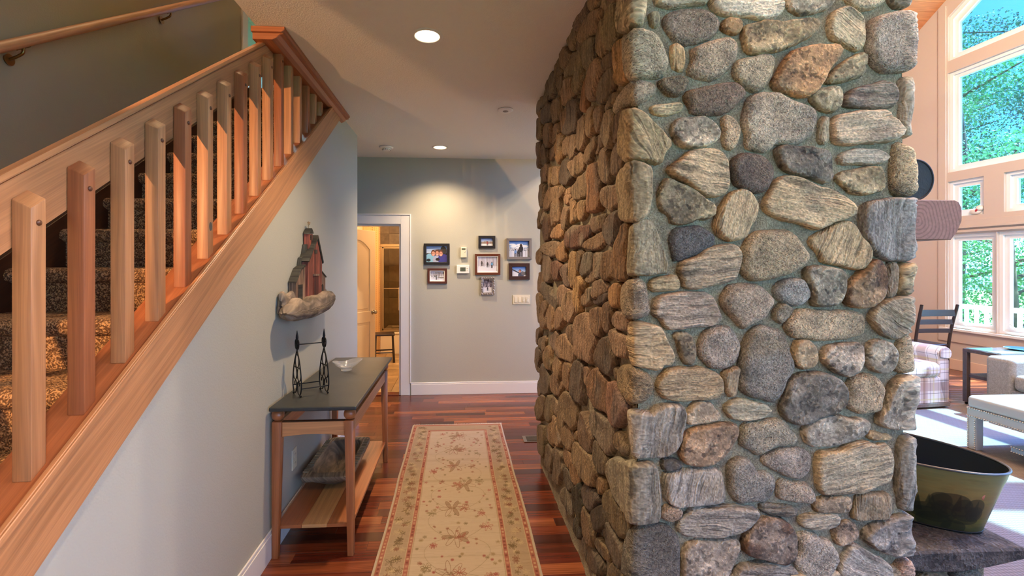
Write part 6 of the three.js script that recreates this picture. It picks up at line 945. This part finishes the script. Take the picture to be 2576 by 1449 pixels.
  // small bathroom window in the tub alcove
  const w = structGroup('window_40'); part(w, 'window_frame', [bx(-0.98, -0.6, 1.28, 1.34, z0 + 0.008, z0 + 0.04, 0.004), bx(-0.98, -0.6, 1.84, 1.9, z0 + 0.008, z0 + 0.04, 0.004), bx(-0.98, -0.93, 1.34, 1.84, z0 + 0.008, z0 + 0.04, 0.004), bx(-0.65, -0.6, 1.34, 1.84, z0 + 0.008, z0 + 0.04, 0.004)], M.winframe); part(w, 'pane', bx(-0.93, -0.65, 1.34, 1.84, z0 + 0.015, z0 + 0.02, 0), std({ color: 0xa9c4d0, roughness: 0.15, emissive: 0x9fc2d6, emissiveIntensity: 0.35 }));
  // panelled door, swung inward
  const g = thing('bathroom_door', 'cream two panel arched bathroom door standing open', 'door', [DX0 + 0.024, 0, ZB - 0.122], 1.12), DW = 0.725;
  { g.userData.label = 'cream two panel door with arched top panel swung into the bathroom';
    const arch = (a, b, y0, y1, r) => { const o = [[a, y0], [b, y0], [b, y1 - r]]; for (let i = 1; i < 16; i++) { const f = i / 16; o.push([mix(b, a, f), y1 - r + r * Math.sin(Math.PI * f)]); } o.push([a, y1 - r]); return o; };
    const a = 0.115, b = DW - 0.115, up = arch(a, b, 0.92, 1.84, 0.12), lo = rect(a, b, 0.22, 0.78);
    part(g, 'leaf', slabXY(rect(0, DW, 0.012, 1.972), -0.0345, 0, 0.002, [up, lo]), M.doorPaint);
    const shrink = (q, k) => { const cx = q.reduce((s, p) => s + p[0], 0) / q.length, cy = q.reduce((s, p) => s + p[1], 0) / q.length; const w2 = (b - a) / 2; return q.map(([x, y]) => [cx + (x - cx) * (1 - k / w2), y > cy ? y - k : y + k]); };
    for (const q of [up, lo]) { const p = part(g, 'panel', slabXY(q, -0.026, -0.0085, 0), M.doorPaint); part(p, 'raised_field', slabXY(shrink(q, 0.035), -0.0086, -0.002, 0.004), M.doorPaint); part(p, 'raised_field', slabXY(shrink(q, 0.035), -0.0325, -0.0259, 0.004), M.doorPaint); }
    for (const s of [1, -1]) part(g, 'knob', lathe([[0, 0.062], [0.022, 0.058], [0.027, 0.046], [0.022, 0.034], [0.01, 0.026], [0.01, 0.008], [0.03, 0.005], [0.031, 0]], 24).rotateX(s * Math.PI / 2).translate(DW - 0.06, 0.9, s > 0 ? 0 : -0.0345), M.nickel);
  }
  // dark stool behind the door
  const st = thing('bath_stool', 'small dark wooden stool behind the bathroom door', 'stool', [-1.17, 0, -7.25], 0.15);
  part(st, 'seat', bx(-0.16, 0.16, 0.42, 0.45, -0.14, 0.14, 0.008), M.espresso);
  for (const x of [-1, 1]) for (const z of [-1, 1]) part(st, 'leg', rod(V(x * 0.13, 0.42, z * 0.11), V(x * 0.15, 0, z * 0.13), 0.016, 0.02), M.espresso);
  part(st, 'stretcher', [rod(V(-0.14, 0.16, 0.12), V(0.14, 0.16, 0.12), 0.01), rod(V(-0.14, 0.16, -0.12), V(0.14, 0.16, -0.12), 0.01)], M.espresso);
  // its ceiling lamp
  const l = thing('bathroom_lamp', 'warm round ceiling lamp inside the bathroom', 'ceiling light', [-0.75, 2.5, -6.7]);
  part(l, 'base', lathe([[0, 0], [0.15, 0], [0.15, -0.02], [0.13, -0.03], [0, -0.03]], 32), M.brass);
  const gl = part(l, 'globe', lathe([[0.13, -0.03], [0.125, -0.06], [0.09, -0.095], [0.04, -0.11], [0, -0.112]], 32), M.globe); gl.castShadow = false;
  const pl = new THREE.PointLight(0xffd6a6, BATH, 0, 2); pl.position.set(0, -0.135, 0); pl.castShadow = true; pl.shadow.radius = 3; l.add(pl);
}
{
  // lantern in the foyer at the foot of the stairs, out of frame: throws the warm light on the balusters
  const t = thing('foyer_lantern', 'brass hanging lantern in the foyer by the foot of the stairs', 'lantern', [-2.5, 2.25, 0.9]);
  part(t, 'chain', rod(V(0, 0.14, 0), V(0, CEIL - 2.25, 0), 0.006), M.brass); part(t, 'cap', lathe([[0, 0.15], [0.02, 0.14], [0.09, 0.11], [0.095, 0.1]], 6), M.brass); part(t, 'base', lathe([[0, -0.13], [0.05, -0.125], [0.06, -0.11]], 6), M.brass);
  for (let k = 0; k < 6; k++) { const a = k * 1.0472; part(t, 'bar', rod(V(Math.sin(a) * 0.092, 0.105, Math.cos(a) * 0.092), V(Math.sin(a) * 0.058, -0.115, Math.cos(a) * 0.058), 0.004), M.brass); }
  const b = part(t, 'bulb', ball(0, 0, 0, 0.035, 16), M.candle); b.castShadow = false;
  const l = new THREE.PointLight(0xffc184, FOYER, 0, 2); l.castShadow = true; t.add(l);
}
{
  const t = thing('stairwell_lamp', 'round flush ceiling lamp high above the stairs', 'ceiling light', [-1.4, 5.6, -2.9]);
  part(t, 'base', lathe([[0, 0], [0.17, 0], [0.17, -0.02], [0.15, -0.03], [0, -0.03]], 32), M.brass);
  const g = part(t, 'globe', lathe([[0.15, -0.03], [0.145, -0.06], [0.1, -0.1], [0.05, -0.115], [0, -0.118]], 32), M.globe); g.castShadow = false;
  const l = new THREE.PointLight(0xffd6a4, STAIR, 0, 2); l.position.set(0, -0.145, 0); l.castShadow = true; l.shadow.radius = 4; t.add(l);
}
// ---------------------------------------------------------------- mantel and things on it
{
  const t = thing('mantel_beam', 'heavy hewn timber mantel with ringed end grain jutting from the chimney', 'mantel'), X0 = CX + CWD + 0.012, X1 = 2.0, Y0 = 1.628, Y1 = 1.786, ZN = -1.69, ZF = -3.3;
  const face = [[X0, Y0], [X1 - 0.045, Y0], [X1 - 0.02, Y0 + 0.03], [X1, Y0 + 0.075], [X1, Y1 - 0.03], [X1 - 0.012, Y1 - 0.008], [X1 - 0.03, Y1], [X0, Y1]];
  const beam = slabXY(face, ZF, ZN, 0.003); part(t, 'beam', uvm(beam, 'z'), std({ map: T.fir, color: 0x8a5a40, roughness: 0.55 }));
  const end = new THREE.ShapeGeometry(shape(face.map(([x, y]) => [mix((X0 + X1) / 2, x, 0.985), mix((Y0 + Y1) / 2, y, 0.97)]))).translate(0, 0, ZN + 0.0006), p = end.attributes.position, uv = end.attributes.uv;
  for (let i = 0; i < p.count; i++) uv.setXY(i, 0.5 + (p.getX(i) - 1.81) / 0.36, 0.5 + (p.getY(i) - 1.7) / 0.36);
  part(t, 'end_grain', end, std({ map: T.rings, color: 0xbb8c7c, roughness: 0.7 }));
  const c = thing('iron_griddle', 'black round iron griddle leaning on the mantel', 'griddle', [1.84, 1.787, -1.735]);
  part(c, 'disc', new THREE.CylinderGeometry(0.083, 0.083, 0.01, 48).rotateX(Math.PI / 2 + 0.06).translate(0, 0.084, 0), M.castIron); part(c, 'rim', new THREE.TorusGeometry(0.081, 0.005, 8, 48).rotateX(0.06).translate(0, 0.084, 0.003), M.castIron);
  const b = thing('wood_plaque', 'small orange wooden plaque with a dark edge behind the griddle', 'plaque', [1.85, 1.787, -1.79]);
  part(b, 'board', slabXY([[-0.12, 0], [0.06, 0], [0.072, 0.05], [0.088, 0.12], [0.088, 0.16], [0.074, 0.178], [0.04, 0.184], [-0.12, 0.18]], -0.012, 0.012, 0.006), M.cedar); part(b, 'edge', bx(-0.12, 0.045, 0.184, 0.188, -0.012, 0.012, 0.001), M.iron);
}
{
  // painted oval tub on the hearth
  const t = thing('painted_bucket', 'oval painted metal bucket with dark pine trees standing on the hearth', 'bucket', [1.95, 0.453, -1.95], 0.585);
  const N = 72, a0 = 0.145, b0 = 0.29, a1 = 0.21, b1 = 0.365, H = 0.267;
  const painting = ctex(1024, 256, (c, w, h) => { const g = c.createLinearGradient(0, 0, 0, h); [['#7d7f50', 0], ['#94824a', 0.35], ['#7f6a38', 0.6], ['#6a6030', 0.75], ['#4c4a26', 1]].forEach(([k, s]) => g.addColorStop(s, k)); c.fillStyle = g; c.fillRect(0, 0, w, h); seed(303); for (let k = 0; k < 900; k++) { c.globalAlpha = 0.08; blob(c, rnd() * w, rnd() * h, rr(6, 40), rr(3, 12), pick(['#5d6a46', '#a8924e', '#4d4426', '#8a6a34', '#6f8466'])); } c.globalAlpha = 0.8; for (let k = 0; k < 46; k++) { const x = rnd() * w, y = h * rr(0.55, 0.72), s = rr(26, 64); c.fillStyle = pick(['#2f331c', '#3c351c', '#3a3a22']); c.beginPath(); c.moveTo(x, y - s); c.lineTo(x + s * 0.17, y + 12); c.lineTo(x - s * 0.17, y + 12); c.fill(); } c.globalAlpha = 0.5; c.fillStyle = '#7c7630'; c.fillRect(0, h * 0.76, w, h * 0.07); c.globalAlpha = 0.55; for (let k = 0; k < 12; k++) blob(c, w * 0.36 + rr(-60, 60), h * rr(0.5, 0.95), rr(20, 50), rr(20, 40), '#23261c'); c.globalAlpha = 1; px(c, w * 0.16, 0, w * 0.075, h, '#8ea39a'); px(c, w * 0.235, 0, 4, h, '#4a4a3a'); });
  const wall = (da, y0, y1, out) => { const P = [], U = [], I = [], R = 8; for (let j = 0; j <= R; j++) for (let i = 0; i <= N; i++) { const f = j / R, k = mix(y0, y1, f) / H, an = i / N * 6.28319, bead = 0.004 * Math.exp(-(((k - 0.9) / 0.025) ** 2)); P.push((mix(a0, a1, k) + da + bead) * Math.cos(an), k * H, (mix(b0, b1, k) + da + bead) * Math.sin(an)); U.push(i / N, k); } for (let j = 0; j < R; j++) for (let i = 0; i < N; i++) { const a = j * (N + 1) + i; out ? I.push(a, a + N + 1, a + 1, a + 1, a + N + 1, a + N + 2) : I.push(a, a + 1, a + N + 1, a + 1, a + N + 2, a + N + 1); } const g = new THREE.BufferGeometry(); g.setAttribute('position', new THREE.Float32BufferAttribute(P, 3)); g.setAttribute('uv', new THREE.Float32BufferAttribute(U, 2)); g.setIndex(I); g.computeVertexNormals(); return g; };
  part(t, 'shell', wall(0, 0, H, true), std({ map: painting, roughness: 0.38, metalness: 0.25 }));
  part(t, 'lining', wall(-0.003, 0.004, H, false), std({ color: 0x2c3434, roughness: 0.45, metalness: 0.5 }));
  part(t, 'bottom', new THREE.CylinderGeometry(1, 1, 0.006, 48).scale(a0, 1, b0).translate(0, 0.004, 0), M.iron);
  const ring = (a, b, y, r) => { const q = []; for (let i = 0; i < 48; i++) { const k = i / 48 * 6.28319; q.push(V(a * Math.cos(k), y, b * Math.sin(k))); } return tube(q, r, 96, 8, true); };
  part(t, 'rim', ring(a1, b1, H, 0.005), std({ color: 0x6f7472, roughness: 0.3, metalness: 0.8 })); part(t, 'foot_ring', ring(a0, b0, 0.004, 0.004), M.iron);
  const j = new THREE.SphereGeometry(1, 40, 24), jp = j.attributes.position; for (let i = 0; i < jp.count; i++) { const x = jp.getX(i), y = jp.getY(i), z = jp.getZ(i), k = 1 + noise3(x * 3, y * 3, z * 3, 4) * 0.16; jp.setXYZ(i, x * 0.1 * k, y * 0.1 * k, z * 0.17 * k); } j.computeVertexNormals();
  one('folded_jeans', 'crumpled blue denim lying in the painted bucket', 'cloth', j.rotateY(0.5).translate(1.89, 0.57, -1.93), std({ map: T.linen, color: 0x5a6a96, roughness: 1 }));
  one('rolled_paper', 'pink paper roll lying in the painted bucket', 'paper', rod(V(1.93, 0.66, -1.83), V(2.06, 0.62, -1.66), 0.018, 0.018, 16), std({ color: 0xc98a80, roughness: 0.8 }));
}
// ---------------------------------------------------------------- great-room rug and furniture
{
  const t = thing('area_rug', 'large woven grey beige rug filling the great room', 'rug');
  part(t, 'pile', bx(2.2, 6.85, 0.0005, 0.012, -4.6, 2.2, 0.004), std({ map: rep(T.weave, 6, 6), bumpMap: rep(T.weave, 6, 6), bumpScale: 0.006, color: 0x8f8579, roughness: 1 }));
}
const plaid = ctex(512, 512, (c, w, h) => { px(c, 0, 0, w, h, '#dcd6d2'); c.globalAlpha = 0.55; px(c, w * 0.1, 0, w * 0.28, h, '#a98f88'); px(c, 0, h * 0.12, w, h * 0.28, '#a98f88'); c.globalAlpha = 0.5; px(c, w * 0.2, 0, w * 0.09, h, '#8a6f5c'); px(c, w * 0.6, 0, w * 0.05, h, '#c9be84'); px(c, 0, h * 0.66, w, h * 0.05, '#c9be84'); c.globalAlpha = 1; for (const k of [0.06, 0.48, 0.8]) { px(c, w * k, 0, 5, h, '#4a3f4a'); px(c, 0, h * k, w, 5, '#4a3f4a'); } });
plaid.repeat.set(3.2, 3.2);
const plaidMat = std({ map: plaid, roughness: 0.95 });
{
  const t = thing('plaid_armchair', 'rolled arm chair in pale plaid fabric with a skirted base', 'armchair', [4.75, 0.012, -4.86], 0.1);
  const soft = (w, h, d, r, x, y, z) => uvm(new RoundedBoxGeometry(w, h, d, 4, r).translate(x, y, z), 'x');
  part(t, 'base', soft(0.8, 0.3, 0.8, 0.03, 0, 0.19, 0), plaidMat);
  part(t, 'skirt_band', [bx(-0.4, 0.4, 0.02, 0.055, 0.395, 0.405, 0.003), bx(0.397, 0.405, 0.02, 0.055, -0.4, 0.4, 0.003)], std({ map: T.linen, color: 0x8d8078, roughness: 1 }));
  part(t, 'seat_cushion', soft(0.54, 0.16, 0.66, 0.06, 0, 0.41, 0.1), plaidMat);
  part(t, 'backrest', soft(0.62, 0.6, 0.2, 0.08, 0, 0.66, -0.3), plaidMat);
  for (const s of [-1, 1]) {
    const o = []; for (let i = 0; i <= 20; i++) { const a = -0.9 + i / 20 * 4.6; o.push([s * (0.335 + 0.085 * Math.cos(a)), 0.575 + 0.075 * Math.sin(a)]); }
    const pts = s > 0 ? [[0.27, 0.05], [0.4, 0.05], [0.4, 0.5], ...o, [0.27, 0.48]] : [[-0.27, 0.48], ...o.slice().reverse(), [-0.4, 0.5], [-0.4, 0.05], [-0.27, 0.05]];
    part(t, 'arm', uvm(toCreasedNormals(slabXY(pts, -0.36, 0.4, 0.01), 0.7), 'x'), plaidMat);
    part(t, 'arm_front', uvm(slabXY(o.map(([x, y]) => [mix(s * 0.335, x, 0.9), mix(0.575, y, 0.9)]), 0.4, 0.412, 0.004), 'x', [0.13, 0.2]), plaidMat);
    part(t, 'foot', rod(V(s * 0.33, 0.03, 0.33), V(s * 0.33, 0, 0.33), 0.018, 0.018), M.espresso);
  }
}
{
  const t = thing('grey_sofa', 'grey upholstered sofa with a squared arm beside the wicker table', 'sofa', [5.33, 0.012, -4.3]);
  const soft = (x0, x1, y0, y1, z0, z1, r) => uvm(new RoundedBoxGeometry(x1 - x0, y1 - y0, z1 - z0, 4, r).translate((x0 + x1) / 2, (y0 + y1) / 2, (z0 + z1) / 2), 'x');
  part(t, 'arm', soft(0, 0.92, 0.06, 0.6, 0, 0.24, 0.045), M.sofa); part(t, 'arm', soft(0, 0.92, 0.06, 0.6, 1.96, 2.2, 0.045), M.sofa);
  part(t, 'base', soft(0.01, 0.92, 0.06, 0.3, 0.2, 2.0, 0.02), M.sofa); part(t, 'backrest', soft(0.7, 0.94, 0.06, 0.8, 0.05, 2.15, 0.06), M.sofa);
  for (const z of [0.245, 1.105]) { part(t, 'seat_cushion', soft(-0.02, 0.72, 0.3, 0.46, z, z + 0.85, 0.05), M.sofa); part(t, 'back_cushion', soft(0.5, 0.72, 0.44, 0.84, z, z + 0.85, 0.08), M.sofa); }
  for (const [x, z] of [[0.06, 0.06], [0.06, 2.14], [0.86, 0.06], [0.86, 2.14]]) part(t, 'foot', rod(V(x, 0.062, z), V(x, 0, z), 0.024, 0.02), M.espresso);
}
{
  const t = thing('nailhead_bench', 'grey leather ottoman bench edged with silver nailheads', 'bench', [4.2, 0.012, -3.52]), W = 0.75, L = 1.25;
  const soft = (x0, x1, y0, y1, z0, z1, r, n = 4) => uvm(new RoundedBoxGeometry(x1 - x0, y1 - y0, z1 - z0, n, r).translate((x0 + x1) / 2, (y0 + y1) / 2, (z0 + z1) / 2), 'x');
  part(t, 'cushion', soft(0, W, 0.335, 0.44, 0, L, 0.035), M.leather); part(t, 'apron', soft(0.004, W - 0.004, 0.265, 0.34, 0.004, L - 0.004, 0.006, 1), M.leather);
  for (const [x, z] of [[0, 0], [W - 0.07, 0], [0, L - 0.07], [W - 0.07, L - 0.07]]) part(t, 'leg', soft(x + 0.004, x + 0.07, 0, 0.27, z + 0.004, z + 0.07, 0.004, 1), M.leather);
  part(t, 'lower_shelf', soft(0.03, W - 0.03, 0.075, 0.125, 0.28, L - 0.03, 0.012), M.blueLeather);
  const nail = new THREE.SphereGeometry(0.0068, 8, 6), nails = [];
  for (let z = 0.012; z < L - 0.005; z += 0.0168) for (const y of [0.336, 0.272]) nails.push([0.002, y, z]);
  for (let x = 0.012; x < W; x += 0.0168) for (const y of [0.336, 0.272]) nails.push([x, y, L - 0.002], [x, y, 0.002]);
  for (let y = 0.01; y < 0.262; y += 0.0168) for (const z of [0.012, 0.062, L - 0.062, L - 0.012]) nails.push([0.002, y, z]);
  for (let z = 0.29; z < L - 0.03; z += 0.0168) nails.push([0.03, 0.082, z], [0.03, 0.118, z]);
  const studs = part(t, 'nailheads', nails.map(([x, y, z]) => nail.clone().translate(x, y, z)), M.nail); studs.userData.kind = 'stuff';
}
{
  const t = thing('wicker_table', 'dark wicker side table with a lower shelf behind the sofa arm', 'side table', [5.47, 0.0125, -4.62]), W = 0.72, D = 0.36, H = 0.605;
  for (const [x, z] of [[0, 0], [W - 0.045, 0], [0, D - 0.045], [W - 0.045, D - 0.045]]) { const l = part(t, 'leg', bx(x, x + 0.045, 0.03, H - 0.02, z, z + 0.045, 0.006, 'y'), M.wicker); part(l, 'caster', ball(x + 0.022, 0.015, z + 0.022, 0.015, 10), M.iron); }
  part(t, 'top_frame', [bx(0, W, H - 0.035, H, 0, 0.045, 0.005), bx(0, W, H - 0.035, H, D - 0.045, D, 0.005), bx(0, 0.045, H - 0.035, H, 0.045, D - 0.045, 0.005, 'z'), bx(W - 0.045, W, H - 0.035, H, 0.045, D - 0.045, 0.005, 'z')], M.wicker);
  part(t, 'glass_top', bx(0.02, W - 0.02, H + 0.0005, H + 0.007, 0.02, D - 0.02, 0.002), M.tealGlass);
  part(t, 'shelf', bx(0.02, W - 0.02, 0.3, 0.335, 0.02, D - 0.02, 0.004), M.wicker);
  const cover = (c) => std({ color: c, roughness: 0.5 }), pages = std({ color: 0xe6e0d4, roughness: 0.9 });
  for (const [x, y, z, a, w, l, c, lab] of [[5.86, 0.349, -4.44, 0.1, 0.24, 0.3, 0xd9d6cf, 'pale hardback book lying undermost on the wicker table shelf'], [5.88, 0.386, -4.44, -0.08, 0.22, 0.28, 0x6d6c74, 'grey hardback book lying uppermost on the wicker table shelf']]) { const b = thing('book', lab, 'book', [x, y, z], a, 'books on the wicker shelf'); part(b, 'cover', [bx(-l / 2, l / 2, 0, 0.003, -w / 2, w / 2, 0.001), bx(-l / 2, l / 2, 0.033, 0.036, -w / 2, w / 2, 0.001), bx(-l / 2, -l / 2 + 0.003, 0.003, 0.033, -w / 2, w / 2, 0.001)], cover(c)); part(b, 'pages', bx(-l / 2 + 0.004, l / 2 - 0.004, 0.003, 0.033, -w / 2 + 0.004, w / 2 - 0.004, 0), pages); }
  const tray = thing('glass_tray', 'blue glass tray lying on the wicker side table', 'tray', [5.95, H + 0.021, -4.44], 0.2); part(tray, 'dish', lathe([[0, 0.002], [0.1, 0.0], [0.14, 0.012], [0.15, 0.014], [0.142, 0.017], [0.1, 0.006], [0, 0.006]], 40), M.blueGlass);
}
function diningChair(label, x, z, turn) {
  const t = thing('dining_chair', label, 'chair', [x, 0, z], turn, 'ladder back chairs at the dining table');
  for (const s of [-1, 1]) { part(t, 'back_post', tube([V(s * 0.2, 0, -0.19), V(s * 0.205, 0.44, -0.2), V(s * 0.21, 0.7, -0.235), V(s * 0.218, 1.0, -0.3)], 0.017, 20, 10), M.espresso); part(t, 'front_leg', rod(V(s * 0.21, 0, 0.2), V(s * 0.21, 0.44, 0.2), 0.016, 0.02), M.espresso); }
  for (const [y, h] of [[0.89, 0.085], [0.77, 0.065], [0.65, 0.055]]) { const z0 = y > 0.7 ? -0.235 - (y - 0.7) / 0.3 * 0.065 : -0.2 - (y - 0.44) / 0.26 * 0.035, n = 12, o = []; for (let i = 0; i <= n; i++) { const f = i / n - 0.5; o.push([f * 0.41, -0.05 * (0.25 - f * f) * 1.2 - 0.008]); } for (let i = n; i >= 0; i--) { const f = i / n - 0.5; o.push([f * 0.41, -0.05 * (0.25 - f * f) * 1.2 + 0.008]); } const g = new THREE.ExtrudeGeometry(shape(o), { depth: h, bevelEnabled: false }).rotateX(-Math.PI / 2).translate(0, y - h / 2, z0); part(t, 'slat', uvm(g, 'x'), M.espresso); }
  part(t, 'seat', bx(-0.225, 0.225, 0.44, 0.465, -0.21, 0.22, 0.01), M.espresso);
  part(t, 'stretcher', [rod(V(-0.2, 0.2, -0.19), V(-0.21, 0.2, 0.2), 0.009), rod(V(0.2, 0.2, -0.19), V(0.21, 0.2, 0.2), 0.009), rod(V(-0.2, 0.24, 0.2), V(0.2, 0.24, 0.2), 0.009)], M.espresso);
  t.scale.set(1.15, 1, 1);
}
diningChair('dark ladder back chair behind the plaid armchair, its back turned to us', 6.28, -5.87, Math.PI);
diningChair('dark ladder back chair on the far side of the dining table', 6.36, -6.95, 0.25);
{
  const t = thing('dining_table', 'honey coloured wooden dining table between the ladder back chairs', 'table', [5.9, 0, -6.45]);
  part(t, 'top', bx(-0.75, 0.62, 0.73, 0.76, -0.34, 0.34, 0.008), M.honey); part(t, 'apron', [bx(-0.66, 0.53, 0.65, 0.73, 0.25, 0.27, 0.002), bx(-0.66, 0.53, 0.65, 0.73, -0.27, -0.25, 0.002)], M.honey);
  for (const x of [-0.64, 0.5]) for (const z of [-0.25, 0.25]) part(t, 'leg', rod(V(x, 0, z), V(x, 0.73, z), 0.025, 0.035), M.honey);
}
{
  const t = thing('sill_ornament', 'white and red plush ornament sitting on the small window sill', 'ornament', [WX + 0.02, 2.225, -5.93]);
  part(t, 'body', new THREE.SphereGeometry(0.055, 20, 14).scale(0.7, 0.8, 1.3).translate(0.0, 0.045, 0), M.white); part(t, 'head', ball(-0.01, 0.085, 0.06, 0.04, 16), M.white); part(t, 'scarf', new THREE.TorusGeometry(0.03, 0.012, 8, 20).rotateX(0.8).translate(-0.008, 0.062, 0.045), std({ color: 0xc23a44, roughness: 0.9 })); part(t, 'nose', ball(-0.035, 0.085, 0.075, 0.009, 8), M.iron);
}
{
  // chandelier hanging high in the great room
  const t = thing('chandelier', 'iron ring chandelier with warm candle bulbs high in the great room', 'chandelier', [4.2, 4.6, -1.6]);
  part(t, 'ring', new THREE.TorusGeometry(0.55, 0.018, 10, 60).rotateX(Math.PI / 2), M.iron); part(t, 'chain', rod(V(0, 0.5, 0), V(0, 2.75, 0), 0.01), M.iron);
  for (let k = 0; k < 4; k++) part(t, 'stay', rod(V(Math.cos(k * 1.571) * 0.55, 0, Math.sin(k * 1.571) * 0.55), V(0, 0.52, 0), 0.007), M.iron);
  for (let k = 0; k < 8; k++) { const a = k * 0.7854, c = part(t, 'candle', rod(V(Math.cos(a) * 0.55, 0.018, Math.sin(a) * 0.55), V(Math.cos(a) * 0.55, 0.1, Math.sin(a) * 0.55), 0.016), M.almond); const b = part(c, 'bulb', new THREE.SphereGeometry(0.026, 14, 10).scale(1, 1.5, 1).translate(Math.cos(a) * 0.55, 0.14, Math.sin(a) * 0.55), M.candle); b.castShadow = false; const l = new THREE.PointLight(0xffe6c8, CANDLE, 0, 2); l.position.set(Math.cos(a) * 0.55, 0.14, Math.sin(a) * 0.55); l.castShadow = k < 1; l.shadow.radius = 1.5; t.add(l); }
}
// ---------------------------------------------------------------- outside: deck, lawn, trees
struct('ground', bx(-60, 90, -3.2, -3.0, -80, 60, 0), std({ color: 0x5f7d42, roughness: 1 }));
{
  const t = thing('deck', 'grey timber deck beyond the great-room windows', 'deck');
  const g = bx(0, 2.0, -0.03, 0, -0.069, 0.069, 0.002), dm = [0xb9b2a8, 0xaea79d].map((c) => std({ color: c, roughness: 0.85 }));
  seed(5); for (let k = 0; k < 100; k++) { const m = part(t, 'plank', g, pick(dm)); m.position.set(WX + 0.2, -0.12, -11 + k * 0.14); }
  part(t, 'joists', [bx(WX + 0.2, WX + 2.2, -0.4, -0.15, -11, -10.9, 0), bx(WX + 0.2, WX + 0.3, -3, -0.15, 2.9, 3.0, 0), bx(WX + 2.1, WX + 2.2, -0.4, -0.15, -11, 3, 0)], dm[1]);
  const r = thing('deck_railing', 'white deck railing with square pickets outside the windows', 'railing'), X = WX + 2.05;
  part(r, 'top_rail', bx(X - 0.05, X + 0.05, 0.72, 0.8, -11, 3, 0.006, 'z'), M.winframe); part(r, 'bottom_rail', bx(X - 0.03, X + 0.03, 0.02, 0.09, -11, 3, 0.004, 'z'), M.winframe);
  const pk = bx(X - 0.022, X + 0.022, 0.09, 0.72, -0.022, 0.022, 0.002, 'y'); for (let k = 0; k < 88; k++) { const m = part(r, 'picket', pk, M.winframe); m.position.z = -10.9 + k * 0.158; }
  for (let k = 0; k < 7; k++) part(r, 'post', bx(X - 0.055, X + 0.055, -0.12, 0.86, -11 + k * 2.3, -10.89 + k * 2.3, 0.005, 'y'), M.winframe);
}
{
  const leaf = new THREE.BufferGeometry(); leaf.setAttribute('position', new THREE.Float32BufferAttribute([0, 0, 0, 0.5, 0.12, 0.5, 1.0, 0, 0, 0.5, 0.12, -0.5], 3)); leaf.setIndex([0, 1, 3, 1, 2, 3]); leaf.computeVertexNormals();
  const leafMats = [0x3f7a46, 0x4f8c50, 0x35684a, 0x5c9a58].map((c) => phys({ color: c, roughness: 0.85, transmission: 0.35, thickness: 0, side: THREE.DoubleSide }));
  const bark = std({ map: T.drift, color: 0x7a6b5a, roughness: 1 });
  function tree(h, crown, n, leafMat, low) {
    const t = new THREE.Group(), limbs = [rod(V(0, -3, 0), V(0.2, h * 0.55, 0.1), 0.2, 0.11, 10), rod(V(0.2, h * 0.55, 0.1), V(0, h * 0.95, 0), 0.11, 0.03, 8)];
    const tips = []; for (let k = 0; k < 16; k++) { const y = mix(low, h * 0.92, k / 16), a = rnd() * 6.28, L = crown * (0.6 + 0.5 * Math.sin(Math.PI * (k + 2) / 18)); const e = V(Math.cos(a) * L, y + L * 0.3, Math.sin(a) * L); limbs.push(rod(V(0.1, y, 0.05), e, 0.05, 0.015, 6)); for (let j = 0; j < 3; j++) tips.push(e.clone().multiplyScalar(1).lerp(V(0.1, y, 0.05), j * 0.3)); }
    part(t, 'trunk', limbs, bark);
    const m = new THREE.InstancedMesh(leaf, leafMat, n); m.name = 'foliage'; m.userData.kind = 'stuff'; show(m); const q = new THREE.Object3D(), c = new THREE.Color();
    for (let k = 0; k < n; k++) { const b = pick(tips), s = rr(0.06, 0.12), r = 0.9 * Math.cbrt(rnd()), a = rnd() * 6.28, e = Math.acos(rr(-1, 1)); q.position.set(b.x + r * Math.sin(e) * Math.cos(a), b.y + r * Math.cos(e) * 0.8, b.z + r * Math.sin(e) * Math.sin(a)); q.rotation.set(rnd() * 6, rnd() * 6, rnd() * 6); q.scale.set(s, s, s * 0.6); q.updateMatrix(); m.setMatrixAt(k, q.matrix); c.setScalar(rr(0.75, 1.15)); m.setColorAt(k, c); }
    t.add(m); return t;
  }
  seed(1234);
  const kinds = [tree(11, 2.2, 19000, leafMats[0], 1.5), tree(9, 2.0, 18000, leafMats[1], -0.5), tree(13, 2.6, 21000, leafMats[2], 3), tree(5, 1.9, 17000, leafMats[3], -2)];
  const spots = [[12.6, -9.5, 3, 'light green young tree nearest the deck railing corner'], [14.5, -12.5, 1, 'bushy green tree behind the young tree'], [13.2, -14.5, 3, 'low leafy tree at the far end of the deck'], [17, -16, 0, 'tall leafy tree seen through the upper windows'], [19, -13, 2, 'dark tall tree rising behind the bushy one'], [15.5, -19, 2, 'tall dark tree deep in the wood'], [21, -19, 0, 'leafy tree at the back of the wood'], [18, -9, 1, 'bushy tree further along the deck'], [24, -14, 2, 'distant dark tree behind the wood'], [12.5, -17.5, 1, 'bushy tree beyond the far wall corner'], [11.2, -12.2, 3, 'low light green tree hugging the railing']];
  for (const [x, z, k, label] of spots) { const t = kinds[k].clone(); t.name = numbered('tree'); tag(t, label, 'tree', 'trees outside the windows'); t.position.set(x, 0, z); t.rotation.y = x * 3 + z; t.scale.setScalar(0.9 + 0.2 * Math.abs(Math.sin(x * 5 + z))); scene.add(t); }
}
renderer.render(scene, camera);
